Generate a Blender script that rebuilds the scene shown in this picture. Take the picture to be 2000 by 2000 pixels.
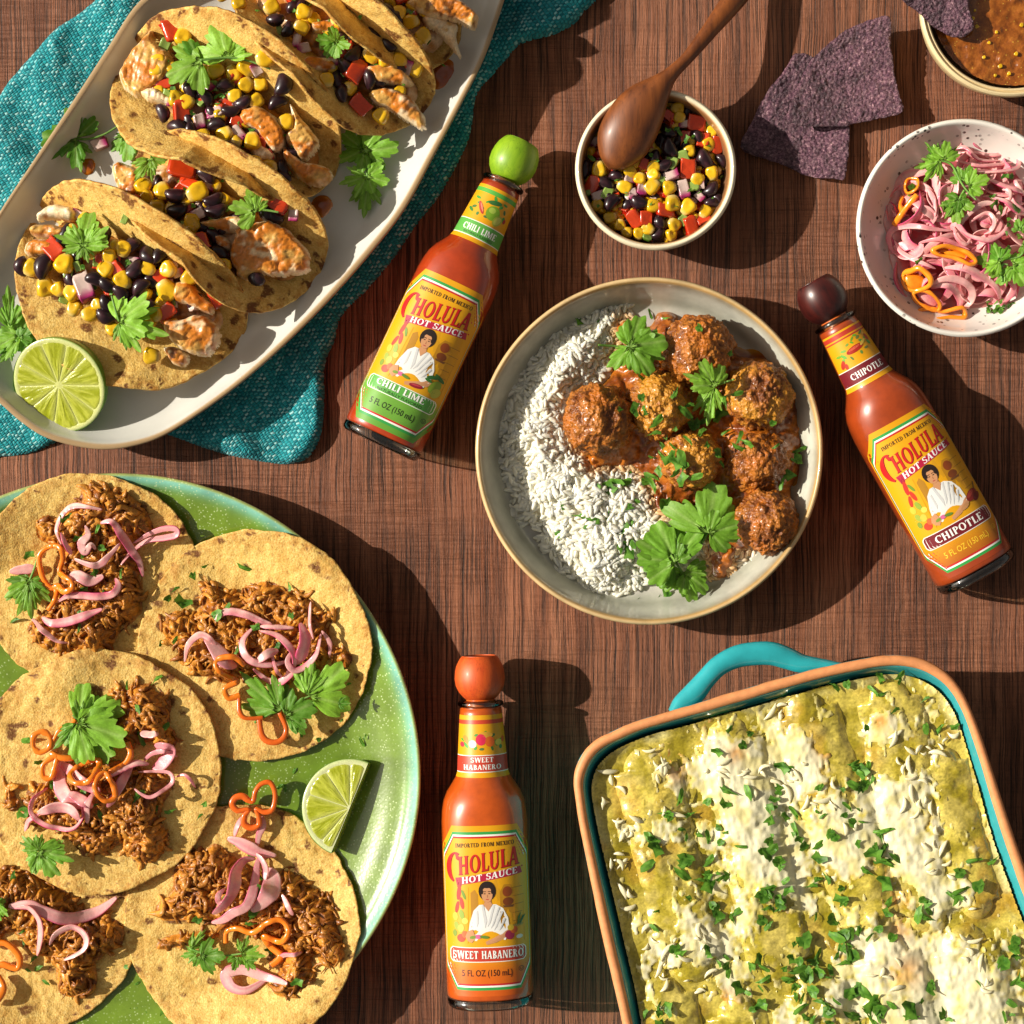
import bpy, math, random
import numpy as np
from mathutils import Vector, Matrix, Euler

# ------------------------------------------------------------------ camera, light
SC = bpy.context.scene
for o in list(bpy.data.objects):
    bpy.data.objects.remove(o)
S = 0.571 / 2000.0          # metres of table per photograph pixel
H = 1.15                    # camera height over the table
MM = 0.001
cam = bpy.data.cameras.new('camera')
cam.sensor_width = 36.0
cam.lens = 18.0 * H / (1000 * S)
cam.clip_start = 0.05
cam.clip_end = 50.0
camo = bpy.data.objects.new('camera', cam)
camo.location = (0, 0, H)
SC.collection.objects.link(camo)
SC.camera = camo

ELEV = math.radians(31.0)
SUN_DIR = Vector((math.cos(ELEV) * 0.988, -math.cos(ELEV) * 0.152, -math.sin(ELEV)))   # the way light travels
wd = bpy.data.worlds.new('World')
SC.world = wd
wd.use_nodes = True
nt = wd.node_tree
bg = nt.nodes['Background']
sky = nt.nodes.new('ShaderNodeTexSky')
sky.sky_type = 'NISHITA'
sky.sun_disc = False
sky.sun_elevation = ELEV
sky.sun_rotation = math.atan2(-SUN_DIR.x, -SUN_DIR.y)
sky.dust_density = 4.0
sky.ozone_density = 0.6
hs = nt.nodes.new('ShaderNodeHueSaturation')
hs.inputs['Saturation'].default_value = 0.15
hs.inputs['Value'].default_value = 1.0
nt.links.new(sky.outputs[0], hs.inputs['Color'])
wm = nt.nodes.new('ShaderNodeMix')
wm.data_type = 'RGBA'
wm.blend_type = 'MULTIPLY'
wm.inputs[0].default_value = 1.0
wm.inputs[7].default_value = (1.0, 0.93, 0.82, 1)         # dusty warm sky
nt.links.new(hs.outputs[0], wm.inputs[6])
nt.links.new(wm.outputs[2], bg.inputs['Color'])
bg.inputs['Strength'].default_value = 0.058
sl = bpy.data.lights.new('sun', 'SUN')
sl.energy = 5.0
sl.angle = math.radians(0.55)
sl.color = (1.0, 0.93, 0.80)
slo = bpy.data.objects.new('sun', sl)
slo.rotation_euler = SUN_DIR.to_track_quat('-Z', 'Y').to_euler()
slo.location = (-2, 0.3, 1.5)
SC.collection.objects.link(slo)
SC.view_settings.view_transform = 'Standard'
SC.view_settings.look = 'None'
SC.view_settings.exposure = 0.34
SC.view_settings.gamma = 1.0
SC.cycles.max_bounces = 10
SC.cycles.diffuse_bounces = 5
SC.cycles.glossy_bounces = 3
SC.cycles.transmission_bounces = 6
SC.cycles.caustics_refractive = False
SC.cycles.caustics_reflective = False
SC.cycles.use_denoising = True

RND = random.Random(11)
NP = np.random.default_rng(11)

# ------------------------------------------------------------------ numeric helpers
def W(px, py, z, zr=None):
    """table point under photograph pixel (px, py); zr = the height the pixel was read at"""
    if zr is None:
        zr = z
    k = (1 - zr / H) * S
    return np.stack(np.broadcast_arrays((np.asarray(px, float) - 1000) * k, (1000 - np.asarray(py, float)) * k, np.asarray(z, float)), -1)

def _h(ix, iy, iz, seed):
    n = (ix * 374761393 + iy * 668265263 + iz * 1442695041 + seed * 1274126177) & 0xffffffff
    n = ((n ^ (n >> 13)) * 1274126177) & 0xffffffff
    n = n ^ (n >> 16)
    return (n & 0xffff) / 32767.5 - 1.0

def vn(x, y, z=0.0, seed=0):
    x, y, z = np.broadcast_arrays(np.asarray(x, float), np.asarray(y, float), np.asarray(z, float))
    ix, iy, iz = np.floor(x).astype(np.int64), np.floor(y).astype(np.int64), np.floor(z).astype(np.int64)
    fx, fy, fz = x - ix, y - iy, z - iz
    fx, fy, fz = [f * f * (3 - 2 * f) for f in (fx, fy, fz)]
    r = 0
    for a in (0, 1):
        for b in (0, 1):
            for c in (0, 1):
                w = (fx if a else 1 - fx) * (fy if b else 1 - fy) * (fz if c else 1 - fz)
                r = r + w * _h(ix + a, iy + b, iz + c, seed)
    return r

def fbm(x, y, z=0.0, octv=4, seed=0, gain=0.5):
    r, a, f, t = 0, 1.0, 1.0, 0
    for i in range(octv):
        r = r + a * vn(np.asarray(x) * f + 17.3 * i, np.asarray(y) * f, np.asarray(z) * f, seed + i)
        t += a
        a *= gain
        f *= 2.03
    return r / t

def ss(a, b, x):
    t = np.clip((np.asarray(x, float) - a) / (b - a), 0, 1)
    return t * t * (3 - 2 * t)

def lerp(a, b, t):
    return a + (b - a) * t

def mixc(a, b, t):
    a, b = np.asarray(a, float), np.asarray(b, float)
    t = np.asarray(t)[..., None]
    return a * (1 - t) + b * t

def cr(pts, n, closed=False):
    """Catmull-Rom through pts, n samples"""
    P = np.asarray(pts, float)
    m = len(P)
    if closed:
        u = np.linspace(0, m, n, endpoint=False)
    else:
        u = np.linspace(0, m - 1, n)
    i = np.minimum(np.floor(u).astype(int), m - 1 if closed else m - 2)
    t = (u - i)[:, None]
    if closed:
        a, b, c, d = P[(i - 1) % m], P[i % m], P[(i + 1) % m], P[(i + 2) % m]
    else:
        a, b, c, d = P[np.maximum(i - 1, 0)], P[i], P[i + 1], P[np.minimum(i + 2, m - 1)]
    return 0.5 * (2 * b + (c - a) * t + (2 * a - 5 * b + 4 * c - d) * t * t + (3 * b - a - 3 * c + d) * t ** 3)

def sdf(poly, X, Y):
    """signed distance (+ inside) to a closed polygon and the nearest boundary point"""
    P = np.asarray(poly, float)
    E = np.roll(P, -1, 0) - P
    L = (E * E).sum(1) + 1e-12
    shp = np.shape(X)
    x, y = np.ravel(X), np.ravel(Y)
    d, bx, by = np.empty(len(x)), np.empty(len(x)), np.empty(len(x))
    ey = np.where(np.abs(E[:, 1]) < 1e-12, 1e-12, E[:, 1])
    y1 = P[:, 1] + E[:, 1]
    step = max(1, 400000 // len(P))
    for i in range(0, len(x), step):
        u, v = x[i:i + step, None], y[i:i + step, None]
        dx, dy = u - P[:, 0], v - P[:, 1]
        t = (dx * E[:, 0] + dy * E[:, 1]) / L
        np.clip(t, 0, 1, out=t)
        rx, ry = dx - t * E[:, 0], dy - t * E[:, 1]
        q = rx * rx + ry * ry
        k = q.argmin(1)
        r = np.arange(len(k))
        cross = ((P[:, 1] > v) != (y1 > v)) & (dx < dy * E[:, 0] / ey)
        ins = cross.sum(1) % 2 == 1
        dd = np.sqrt(q[r, k])
        d[i:i + step] = np.where(ins, dd, -dd)
        bx[i:i + step] = u[:, 0] - rx[r, k]
        by[i:i + step] = v[:, 0] - ry[r, k]
    return d.reshape(shp), bx.reshape(shp), by.reshape(shp)

# ------------------------------------------------------------------ objects
LOC = {}
def mesh_from(name, V, faces, col=None, smooth=True, mat=None):
    V = np.ascontiguousarray(V, np.float32)
    arrs = [np.asarray(f, np.int64) for f in faces if len(f)]
    me = bpy.data.meshes.new(name)
    me.vertices.add(len(V))
    me.vertices.foreach_set('co', V.ravel())
    lv = np.concatenate([a.ravel() for a in arrs]).astype(np.int32)
    tot = np.concatenate([np.full(len(a), a.shape[1]) for a in arrs])
    st = np.concatenate([[0], np.cumsum(tot)[:-1]]).astype(np.int32)
    me.loops.add(len(lv))
    me.polygons.add(len(tot))
    me.loops.foreach_set('vertex_index', lv)
    me.polygons.foreach_set('loop_start', st)
    me.polygons.foreach_set('use_smooth', np.full(len(tot), smooth))
    me.update(calc_edges=True)
    if col is not None:
        c = np.asarray(col, np.float32)
        if c.ndim == 1:
            c = np.tile(c, (len(V), 1))
        if c.shape[1] == 3:
            c = np.concatenate([c, np.ones((len(c), 1), np.float32)], 1)
        a = me.color_attributes.new('Col', 'FLOAT_COLOR', 'POINT')
        a.data.foreach_set('color', np.ascontiguousarray(c).ravel())
    me.validate()
    if mat is not None:
        me.materials.append(mat)
    return me

def tag(o, label=None, cat=None, group=None, kind=None):
    if label: o['label'] = label
    if cat: o['category'] = cat
    if group: o['group'] = group
    if kind: o['kind'] = kind
    return o

def link(o, parent=None, loc=(0, 0, 0)):
    SC.collection.objects.link(o)
    loc = Vector([float(v) for v in loc])
    if parent is not None:
        o.parent = parent
        o.location = loc - LOC[parent.name]
    else:
        o.location = loc
    LOC[o.name] = loc
    return o

def thing(name, label, cat, loc, group=None):
    o = bpy.data.objects.new(name, None)
    o.empty_display_size = 0.01
    link(o, None, loc)
    return tag(o, label, cat, group)

def put(name, V, faces, mat, parent=None, col=None, smooth=True, local=False):
    """one mesh object; V in world coordinates (or in the parent's frame with local=True)"""
    V = np.asarray(V, float)
    if local:
        o = bpy.data.objects.new(name, mesh_from(name, V, faces, col, smooth, mat))
        SC.collection.objects.link(o)
        o.parent = parent
        LOC[o.name] = LOC[parent.name].copy()
        return o
    og = np.array([V[:, 0].mean(), V[:, 1].mean(), V[:, 2].min()])
    o = bpy.data.objects.new(name, mesh_from(name, V - og, faces, col, smooth, mat))
    return link(o, parent, og)

def inst(name, me, parent, loc, rot=(0, 0, 0), scale=(1, 1, 1)):
    o = bpy.data.objects.new(name, me)
    link(o, parent, loc)
    o.rotation_euler = rot
    o.scale = scale if hasattr(scale, '__len__') else (scale,) * 3
    return o

class Bag:
    """collects several shapes into one mesh"""
    def __init__(s):
        s.V, s.F, s.C, s.n = [], [], [], 0
    def add(s, V, faces, col=(1, 1, 1)):
        V = np.asarray(V, float)
        for f in faces:
            if len(f):
                s.F.append(np.asarray(f) + s.n)
        c = np.asarray(col, float)
        if c.ndim == 1:
            c = np.tile(c[:3], (len(V), 1))
        s.V.append(V)
        s.C.append(c[:, :3])
        s.n += len(V)
    def put(s, name, mat, parent=None, smooth=True, local=False):
        q = [f for f in s.F if f.shape[1] == 4]
        t = [f for f in s.F if f.shape[1] == 3]
        fs = ([np.concatenate(q)] if q else []) + ([np.concatenate(t)] if t else [])
        return put(name, np.concatenate(s.V), fs, mat, parent, np.concatenate(s.C), smooth, local)

def grid_faces(nu, nv, wrapv=False, wrapu=False, off=0, flip=False):
    u = np.arange(nu if wrapu else nu - 1)
    v = np.arange(nv if wrapv else nv - 1)
    U, V_ = np.meshgrid(u, v, indexing='ij')
    a = U * nv + V_
    b = ((U + 1) % nu) * nv + V_
    c = ((U + 1) % nu) * nv + (V_ + 1) % nv
    d = U * nv + (V_ + 1) % nv
    f = np.stack([a, b, c, d], -1).reshape(-1, 4) + off
    return f[:, ::-1] if flip else f

def sweep(path, wid, thk, nseg=8, tilt=0.0, closed=False, caps=True, up=(0, 0, 1.0), sq=1.0):
    """elliptic section wid x thk along a path; returns V (n*nseg), faces, (t, phi) per vertex"""
    P = np.asarray(path, float)
    n = len(P)
    T = (np.roll(P, -1, 0) - np.roll(P, 1, 0)) if closed else np.gradient(P, axis=0)
    T /= np.linalg.norm(T, axis=1)[:, None] + 1e-12
    up = np.broadcast_to(np.asarray(up, float), P.shape)
    B = np.cross(T, up)
    ln = np.linalg.norm(B, axis=1)
    B = np.where(ln[:, None] < 1e-3, np.array([1.0, 0, 0]), B / (ln[:, None] + 1e-12))
    N = np.cross(B, T)
    tl = np.broadcast_to(np.asarray(tilt, float), (n,))[:, None]
    B, N = B * np.cos(tl) + N * np.sin(tl), -B * np.sin(tl) + N * np.cos(tl)
    ph = np.linspace(0, 2 * np.pi, nseg, endpoint=False)
    w = np.broadcast_to(np.asarray(wid, float), (n,))[:, None, None]
    h = np.broadcast_to(np.asarray(thk, float), (n,))[:, None, None]
    V = P[:, None] + B[:, None] * (w / 2 * (np.sign(np.cos(ph)) * np.abs(np.cos(ph)) ** sq)[None, :, None]) + N[:, None] * (h / 2 * (np.sign(np.sin(ph)) * np.abs(np.sin(ph)) ** sq)[None, :, None])
    V = V.reshape(-1, 3)
    F = [grid_faces(n, nseg, True, closed)]
    tt = np.repeat(np.linspace(0, 1, n), nseg)
    pp = np.tile(ph, n)
    if caps and not closed:
        V = np.concatenate([V, P[:1], P[-1:]])
        i = np.arange(nseg)
        j = (i + 1) % nseg
        F.append(np.stack([i, j, np.full(nseg, n * nseg)], 1))
        o = (n - 1) * nseg
        F.append(np.stack([o + j, o + i, np.full(nseg, n * nseg + 1)], 1))
        tt = np.concatenate([tt, [0, 1]])
        pp = np.concatenate([pp, [0, 0]])
    return V, F, tt, pp

def pad_grid(poly, step):
    P = np.asarray(poly, float)
    x0, y0 = P.min(0) - step
    x1, y1 = P.max(0) + step * 2
    X, Y = np.meshgrid(np.arange(x0, x1, step), np.arange(y0, y1, step), indexing='ij')
    d, bx, by = sdf(P, X, Y)
    snap = (d < 0) & (d > -0.75 * step) | (d >= 0) & (d < 0.2 * step)
    X = np.where(snap, bx, X)
    Y = np.where(snap, by, Y)
    ok = (d >= 0) | snap
    d = np.where(snap, 0, np.maximum(d, 0))
    nu, nv = X.shape
    f = grid_faces(nu, nv)
    keep = ok.ravel()[f].all(1)
    f = f[keep]
    used, inv = np.unique(f, return_inverse=True)
    return X.ravel()[used], Y.ravel()[used], d.ravel()[used], inv.reshape(-1, 4)

def radial(outline, profile, center=None, n=None):
    """rings of a vessel: outline (n,2) px read at the rim; profile [(inset_px, z_m, colour)...] -> V builder"""
    O = np.asarray(outline, float)
    c = O.mean(0) if center is None else np.asarray(center, float)
    D = O - c
    L = np.linalg.norm(D, axis=1)[:, None]
    rings, cols = [], []
    for ins, z, colr in profile:
        i0 = .5 * L.min()
        if ins <= i0:
            k = 1 - ins / L
        else:                                            # beyond this, close in evenly on the middle
            k = (1 - i0 / L) * (1 - min((ins - i0) / (L.min() - i0), .97))
        rings.append(np.concatenate([c + D * k, np.full((len(O), 1), z)], 1))
        cols.append(np.tile(np.asarray(colr, float), (len(O), 1)))
    return np.array(rings), np.array(cols), c

def vessel(name, outline, profile, zr, mat, parent, center=None, dense=5, jit=0.0):
    """closed pot: profile from the middle of the underside, over the rim, to the middle of the inside"""
    pr = [(p[0], p[1] / MM, *p[2]) for p in profile]
    pr = cr(pr, (len(pr) - 1) * dense + 1)
    prof = [(p[0], p[1] * MM, p[2:5]) for p in pr]
    R, C, c = radial(outline, prof, center)
    nr, na, _ = R.shape
    V = W(R[..., 0], R[..., 1], R[..., 2], zr).reshape(-1, 3)
    f = grid_faces(nr, na, True, flip=True)
    Cc = C.reshape(-1, 3)
    e = np.concatenate([V, [V[:na].mean(0)], [V[-na:].mean(0)]])
    i = np.arange(na)
    j = (i + 1) % na
    t1 = np.stack([j, i, np.full(na, len(V))], 1)
    o = (nr - 1) * na
    t2 = np.stack([o + i, o + j, np.full(na, len(V) + 1)], 1)
    Cc = np.concatenate([Cc, Cc[:1], Cc[-1:]])
    return put(name, e, [f, t1[:, ::-1], t2[:, ::-1]], mat, parent, Cc)

def circle(cx, cy, r, n=128, wob=0.0, seed=0):
    a = np.linspace(0, 2 * np.pi, n, endpoint=False)
    rr = r * (1 + wob * vn(np.cos(a) * 1.5 + 9, np.sin(a) * 1.5 + 9, 0, seed))
    return np.stack([cx + rr * np.cos(a), cy + rr * np.sin(a)], 1)

# ------------------------------------------------------------------ materials
class M:
    def __init__(s, name):
        s.m = bpy.data.materials.new(name)
        s.m.use_nodes = True
        s.t = s.m.node_tree
        s.t.nodes.clear()
        s.out = s.n('ShaderNodeOutputMaterial')
        s._tc = None
    def n(s, typ, **kw):
        d = s.t.nodes.new(typ)
        for k, v in kw.items():
            setattr(d, k, v)
        return d
    def l(s, a, b):
        if hasattr(a, 'is_output'):
            s.t.links.new(a, b)
        else:
            try:
                b.default_value = a
            except Exception:
                b.default_value = (*a, 1.0) if len(a) == 3 else a
    def co(s, which='Object'):
        if s._tc is None:
            s._tc = s.n('ShaderNodeTexCoord')
        return s._tc.outputs[which]
    def map(s, scale=(1, 1, 1), rot=(0, 0, 0), loc=(0, 0, 0), vec=None):
        d = s.n('ShaderNodeMapping')
        d.inputs['Scale'].default_value = scale
        d.inputs['Rotation'].default_value = rot
        d.inputs['Location'].default_value = loc
        s.l(vec if vec is not None else s.co(), d.inputs['Vector'])
        return d.outputs[0]
    def noise(s, scale, detail=3.0, rough=0.55, vec=None, dist=0.0):
        d = s.n('ShaderNodeTexNoise')
        d.inputs['Scale'].default_value = scale
        d.inputs['Detail'].default_value = detail
        d.inputs['Roughness'].default_value = rough
        d.inputs['Distortion'].default_value = dist
        s.l(vec if vec is not None else s.co(), d.inputs['Vector'])
        return d.outputs['Fac']
    def vor(s, scale, vec=None, feature='F1', out='Distance', rand=1.0):
        d = s.n('ShaderNodeTexVoronoi', feature=feature)
        d.inputs['Scale'].default_value = scale
        d.inputs['Randomness'].default_value = rand
        s.l(vec if vec is not None else s.co(), d.inputs['Vector'])
        return d.outputs[out]
    def ramp(s, fac, stops, interp='LINEAR'):
        d = s.n('ShaderNodeValToRGB')
        d.color_ramp.interpolation = interp
        e = d.color_ramp.elements
        while len(e) < len(stops):
            e.new(0.5)
        for q, (p, c) in zip(e, stops):
            q.position = p
            c = (c, c, c) if not hasattr(c, '__len__') else c
            q.color = (*c[:3], 1)
        s.l(fac, d.inputs[0])
        return d.outputs[0]
    def mix(s, fac, a, b, mode='MIX'):
        d = s.n('ShaderNodeMix', data_type='RGBA', blend_type=mode)
        s.l(fac, d.inputs[0])
        s.l(a, d.inputs[6])
        s.l(b, d.inputs[7])
        return d.outputs[2]
    def mul(s, col, k):
        """colour times a grey value"""
        d = s.n('ShaderNodeVectorMath', operation='MULTIPLY')
        s.l(col, d.inputs[0])
        s.l(k, d.inputs[1])
        return d.outputs[0]
    def ma(s, op, a, b=0.0, c=0.0):
        d = s.n('ShaderNodeMath', operation=op)
        s.l(a, d.inputs[0])
        s.l(b, d.inputs[1])
        s.l(c, d.inputs[2])
        return d.outputs[0]
    def rng(s, x, a, b, c, d_):
        d = s.n('ShaderNodeMapRange')
        s.l(x, d.inputs[0])
        for i, v in enumerate((a, b, c, d_)):
            d.inputs[i + 1].default_value = v
        return d.outputs[0]
    def col(s, name='Col'):
        return s.n('ShaderNodeAttribute', attribute_name=name).outputs['Color']
    def rand(s):
        return s.n('ShaderNodeObjectInfo').outputs['Random']
    def bump(s, h, strength=0.5, dist=0.0005, nrm=None):
        d = s.n('ShaderNodeBump')
        d.inputs['Strength'].default_value = strength
        d.inputs['Distance'].default_value = dist
        s.l(h, d.inputs['Height'])
        if nrm is not None:
            s.l(nrm, d.inputs['Normal'])
        return d.outputs[0]
    def bsdf(s, color, rough=0.5, normal=None, trans=None, **kw):
        p = s.n('ShaderNodeBsdfPrincipled')
        s.l(color, p.inputs['Base Color'])
        s.l(rough, p.inputs['Roughness'])
        if normal is not None:
            s.l(normal, p.inputs['Normal'])
        for k, v in kw.items():
            s.l(v, p.inputs[k.replace('_', ' ')])
        sh = p.outputs[0]
        if trans is not None:
            t = s.n('ShaderNodeBsdfTranslucent')
            s.l(trans[1], t.inputs[0])
            mx = s.n('ShaderNodeMixShader')
            mx.inputs[0].default_value = trans[0]
            s.l(sh, mx.inputs[1])
            s.l(t.outputs[0], mx.inputs[2])
            sh = mx.outputs[0]
        s.l(sh, s.out.inputs[0])
        return s.m

MAT = {}
def colmat(name, rough=0.4, nscale=600, namp=0.25, bscale=900, bstr=0.3, bdist=0.0003, coat=0.0, coatr=0.1, spec=0.5, trans=None, randv=0.0, sss=0.0, sssr=(1, .6, .3), detail=4.0, bvor=False, sscale=0.004):
    m = M(name)
    c = m.col()
    f = m.rng(m.noise(nscale, detail), 0.25, 0.75, 1 - namp, 1 + namp)
    c = m.mul(c, f)
    if randv:
        c = m.mul(c, m.rng(m.rand(), 0, 1, 1 - randv, 1 + randv))
    h = m.noise(bscale, detail)
    if bvor:
        h = m.ma('ADD', h, m.vor(bscale * 0.8))
    nb = m.bump(h, bstr, bdist) if bstr else None
    kw = dict(Coat_Weight=coat, Coat_Roughness=coatr, Specular_IOR_Level=spec)
    if sss:
        kw.update(Subsurface_Weight=sss, Subsurface_Radius=sssr, Subsurface_Scale=sscale)
    MAT[name] = m.bsdf(c, rough, nb, None if trans is None else (trans, c), **kw)
    return MAT[name]

def make_materials():
    # table: dark brown weathered board, fine long grain down the picture, saw marks across it
    m = M('weathered_wood')
    big = m.noise(9, 3, 0.5)
    warp = m.noise(28, 3, 0.5)
    v = m.n('ShaderNodeVectorMath', operation='ADD')
    m.l(m.co(), v.inputs[0])
    wv = m.n('ShaderNodeVectorMath', operation='SCALE')
    m.l(m.n('ShaderNodeTexNoise').outputs['Color'], wv.inputs[0])
    wn = wv.inputs[0].links[0].from_node
    wn.inputs['Scale'].default_value = 22
    m.l(m.co(), wn.inputs['Vector'])
    wv.inputs['Scale'].default_value = 0.0035
    m.l(wv.outputs[0], v.inputs[1])
    vec = v.outputs[0]
    g1 = m.noise(1.0, 6, 0.68, m.map((620, 9, 1), vec=vec))
    g2 = m.noise(1.0, 4, 0.62, m.map((1350, 17, 1), vec=vec))
    sawm = m.noise(1.0, 4, 0.62, m.map((24, 900, 1), loc=(3, 7, 0)))
    saw2 = m.noise(1.0, 2, 0.5, m.map((6, 330, 1), loc=(1, 2, 0)))
    pore = m.ramp(g1, [(0.37, 0.0), (0.42, 0.7), (0.48, 1.0)])
    pore2 = m.ramp(g2, [(0.37, 0.0), (0.47, 1.0)])
    sawl = m.ramp(sawm, [(0.36, 0.0), (0.50, 1.0)])
    saw2l = m.ramp(saw2, [(0.30, 0.0), (0.42, 1.0)])
    patch = m.ramp(m.noise(7, 3, 0.5, m.map((1, .6, 1), loc=(.4, .1, 0))), [(0.42, 0.0), (0.56, 1.0)])
    sawk = m.mix(patch, m.rng(sawl, 0, 1, .75, 1), (1, 1, 1))
    base = m.ramp(m.noise(1.0, 4, 0.6, m.map((120, 6, 1), vec=vec)), [(0.25, (.125, .038, .016)), (0.5, (.215, .073, .032)), (0.75, (.345, .135, .066))])
    base = m.mul(base, m.rng(big, 0.3, 0.7, 0.8, 1.18))
    c = m.mul(base, m.rng(pore, 0, 1, 0.24, 1.05))
    c = m.mul(c, m.rng(pore2, 0, 1, 0.30, 1.05))
    c = m.mix(patch, m.mul(c, m.rng(sawl, 0, 1, 0.78, 1.0)), c)
    c = m.mul(c, m.rng(saw2l, 0, 1, 0.90, 1.0))
    spk = m.ramp(m.noise(2600, 2), [(0.70, 0.0), (0.80, 1.0)])
    c = m.mix(m.ma('MULTIPLY', spk, 0.35), c, (.45, .30, .22))
    hgt = m.ma('ADD', m.ma('ADD', m.ma('MULTIPLY', g1, 0.8), m.ma('MULTIPLY', pore, 0.5)), m.ma('MULTIPLY', pore2, 0.40))
    hgt = m.ma('ADD', hgt, m.ma('MULTIPLY', m.ma('MULTIPLY', sawl, m.ma('SUBTRACT', 1.25, patch)), 0.16))
    hgt = m.ma('ADD', hgt, m.ma('MULTIPLY', saw2l, 0.12))
    MAT['wood'] = m.bsdf(c, m.rng(g2, 0, 1, 0.42, 0.72), m.bump(hgt, 1.0, 0.0015), Specular_IOR_Level=0.30)

    # teal basket weave
    m = M('teal_weave')
    uv = m.n('ShaderNodeSeparateXYZ')
    wob = m.n('ShaderNodeTexNoise')
    wob.inputs['Scale'].default_value = 130
    m.l(m.co(), wob.inputs['Vector'])
    sc = m.n('ShaderNodeVectorMath', operation='SCALE')
    m.l(wob.outputs['Color'], sc.inputs[0])
    sc.inputs['Scale'].default_value = 0.0035
    ad = m.n('ShaderNodeVectorMath', operation='ADD')
    m.l(m.map((1, 1, 1), rot=(0, 0, math.radians(-33))), ad.inputs[0])
    m.l(sc.outputs[0], ad.inputs[1])
    m.l(ad.outputs[0], uv.inputs[0])
    u = m.ma('MULTIPLY', uv.outputs[0], 1 / 0.0021)
    w = m.ma('MULTIPLY', uv.outputs[1], 1 / 0.00125)
    fu, fw = m.ma('FLOOR', u), m.ma('FLOOR', w)
    par = m.ma('ABSOLUTE', m.ma('MODULO', m.ma('ADD', fu, fw), 2.0))
    par = m.ma('GREATER_THAN', par, 0.5)
    hu = m.ma('ABSOLUTE', m.ma('SINE', m.ma('MULTIPLY', u, math.pi)))
    hw = m.ma('ABSOLUTE', m.ma('SINE', m.ma('MULTIPLY', w, math.pi)))
    # warp floats: long across u, round in w
    ha = m.ma('MULTIPLY', m.ma('POWER', hw, 0.7), m.ma('POWER', hu, 0.35))
    hb = m.ma('MULTIPLY', m.ma('POWER', hu, 0.7), m.ma('POWER', hw, 0.35))
    hh = m.n('ShaderNodeMix')
    m.l(par, hh.inputs[0]); m.l(ha, hh.inputs[2]); m.l(hb, hh.inputs[3])
    hgt = hh.outputs[0]
    wnA = m.n('ShaderNodeTexWhiteNoise', noise_dimensions='2D')
    cb = m.n('ShaderNodeCombineXYZ')
    m.l(fu, cb.inputs[0]); m.l(fw, cb.inputs[1])
    m.l(cb.outputs[0], wnA.inputs['Vector'])
    slub = m.ramp(wnA.outputs['Value'], [(0.0, (.0, .13, .16)), (0.6, (.002, .21, .245)), (1.0, (.012, .30, .33))])
    slub2 = m.ramp(wnA.outputs['Value'], [(0.0, (.01, .25, .29)), (0.5, (.045, .35, .38)), (0.8, (.16, .48, .50)), (1.0, (.32, .60, .60))])
    c = m.mix(par, slub, slub2)
    c = m.mul(c, m.rng(hgt, 0, 0.7, 0.42, 1.1))
    c = m.mul(c, m.rng(m.noise(3500, 2), 0.3, 0.7, 0.78, 1.2))
    c = m.mul(c, m.rng(m.noise(30, 3), 0.3, 0.7, 0.85, 1.15))
    MAT['weave'] = m.bsdf(c, 0.85, m.bump(m.ma('ADD', hgt, m.ma('MULTIPLY', m.noise(4000, 2), 0.25)), 0.8, 0.0006), Specular_IOR_Level=0.2, Sheen_Weight=0.15)

    # glazes (colour zones come from the mesh)
    def glaze(name, rough, speck=None, mott=0.1, ms=40, spscale=500, spth=0.08, bstr=0.05, coat=0.6):
        m = M(name)
        c = m.col()
        c = m.mul(c, m.rng(m.noise(ms, 4, 0.6), 0.3, 0.7, 1 - mott, 1 + mott))
        if speck is not None:
            sp = m.vor(spscale)
            gate = m.noise(spscale * 0.33, 2)
            k = m.ma('MULTIPLY', m.ma('LESS_THAN', sp, spth), m.rng(gate, 0.45, 0.6, 0.0, 1.0))
            c = m.mix(k, c, speck)
        MAT[name] = m.bsdf(c, rough, m.bump(m.noise(220, 3), bstr, 0.0004), Coat_Weight=coat, Coat_Roughness=0.08)
    glaze('platter_glaze', 0.32, (.42, .36, .30), 0.06, 30, 260, 0.05, coat=0.35)
    glaze('stoneware', 0.3, (.30, .26, .24), 0.22, 55, 900, 0.10)
    glaze('speckled', 0.3, (.05, .035, .03), 0.03, 40, 250, 0.24)
    glaze('cream_bowl', 0.4, (.45, .30, .16), 0.1, 90, 600, 0.10, coat=0.3)
    glaze('teal_glaze', 0.25, None, 0.12, 90)
    glaze('terracotta', 0.55, (.40, .16, .07), 0.14, 240, 700, 0.09, coat=0.0)
    # lime plate: pale dots all over the glaze
    m = M('lime_glaze')
    c = m.col()
    c = m.mul(c, m.rng(m.noise(50, 4, 0.6), 0.3, 0.7, 0.72, 1.22))
    sp = m.vor(560, rand=0.9)
    k = m.ramp(sp, [(0.14, 1.0), (0.30, 0.0)])
    k = m.mul(k, m.rng(m.noise(45, 2), 0.35, 0.65, 0.10, 0.75))
    c = m.mix(k, c, (.66, .78, .42))
    MAT['lime_glaze'] = m.bsdf(c, 0.28, m.bump(sp, 0.12, 0.0003), Coat_Weight=0.8, Coat_Roughness=0.06)

    # corn tortilla: Col.r = edge toast, Col.g = char, Col.b = sauce stain
    m = M('tortilla')
    sep = m.n('ShaderNodeSeparateColor')
    m.l(m.col(), sep.inputs[0])
    fine = m.noise(950, 5, 0.65)
    c = m.ramp(fine, [(0.26, (.46, .25, .048)), (0.42, (.66, .42, .105)), (0.60, (.77, .545, .180)), (0.8, (.88, .69, .31))])
    c = m.mix(m.rng(m.noise(85, 4, .6), 0.45, 0.70, 0.0, 0.75), c, (.50, .27, .05))
    c = m.mix(m.rng(m.noise(330, 3, .6), 0.56, 0.72, 0.0, 0.7), c, (.40, .17, .03))
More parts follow.
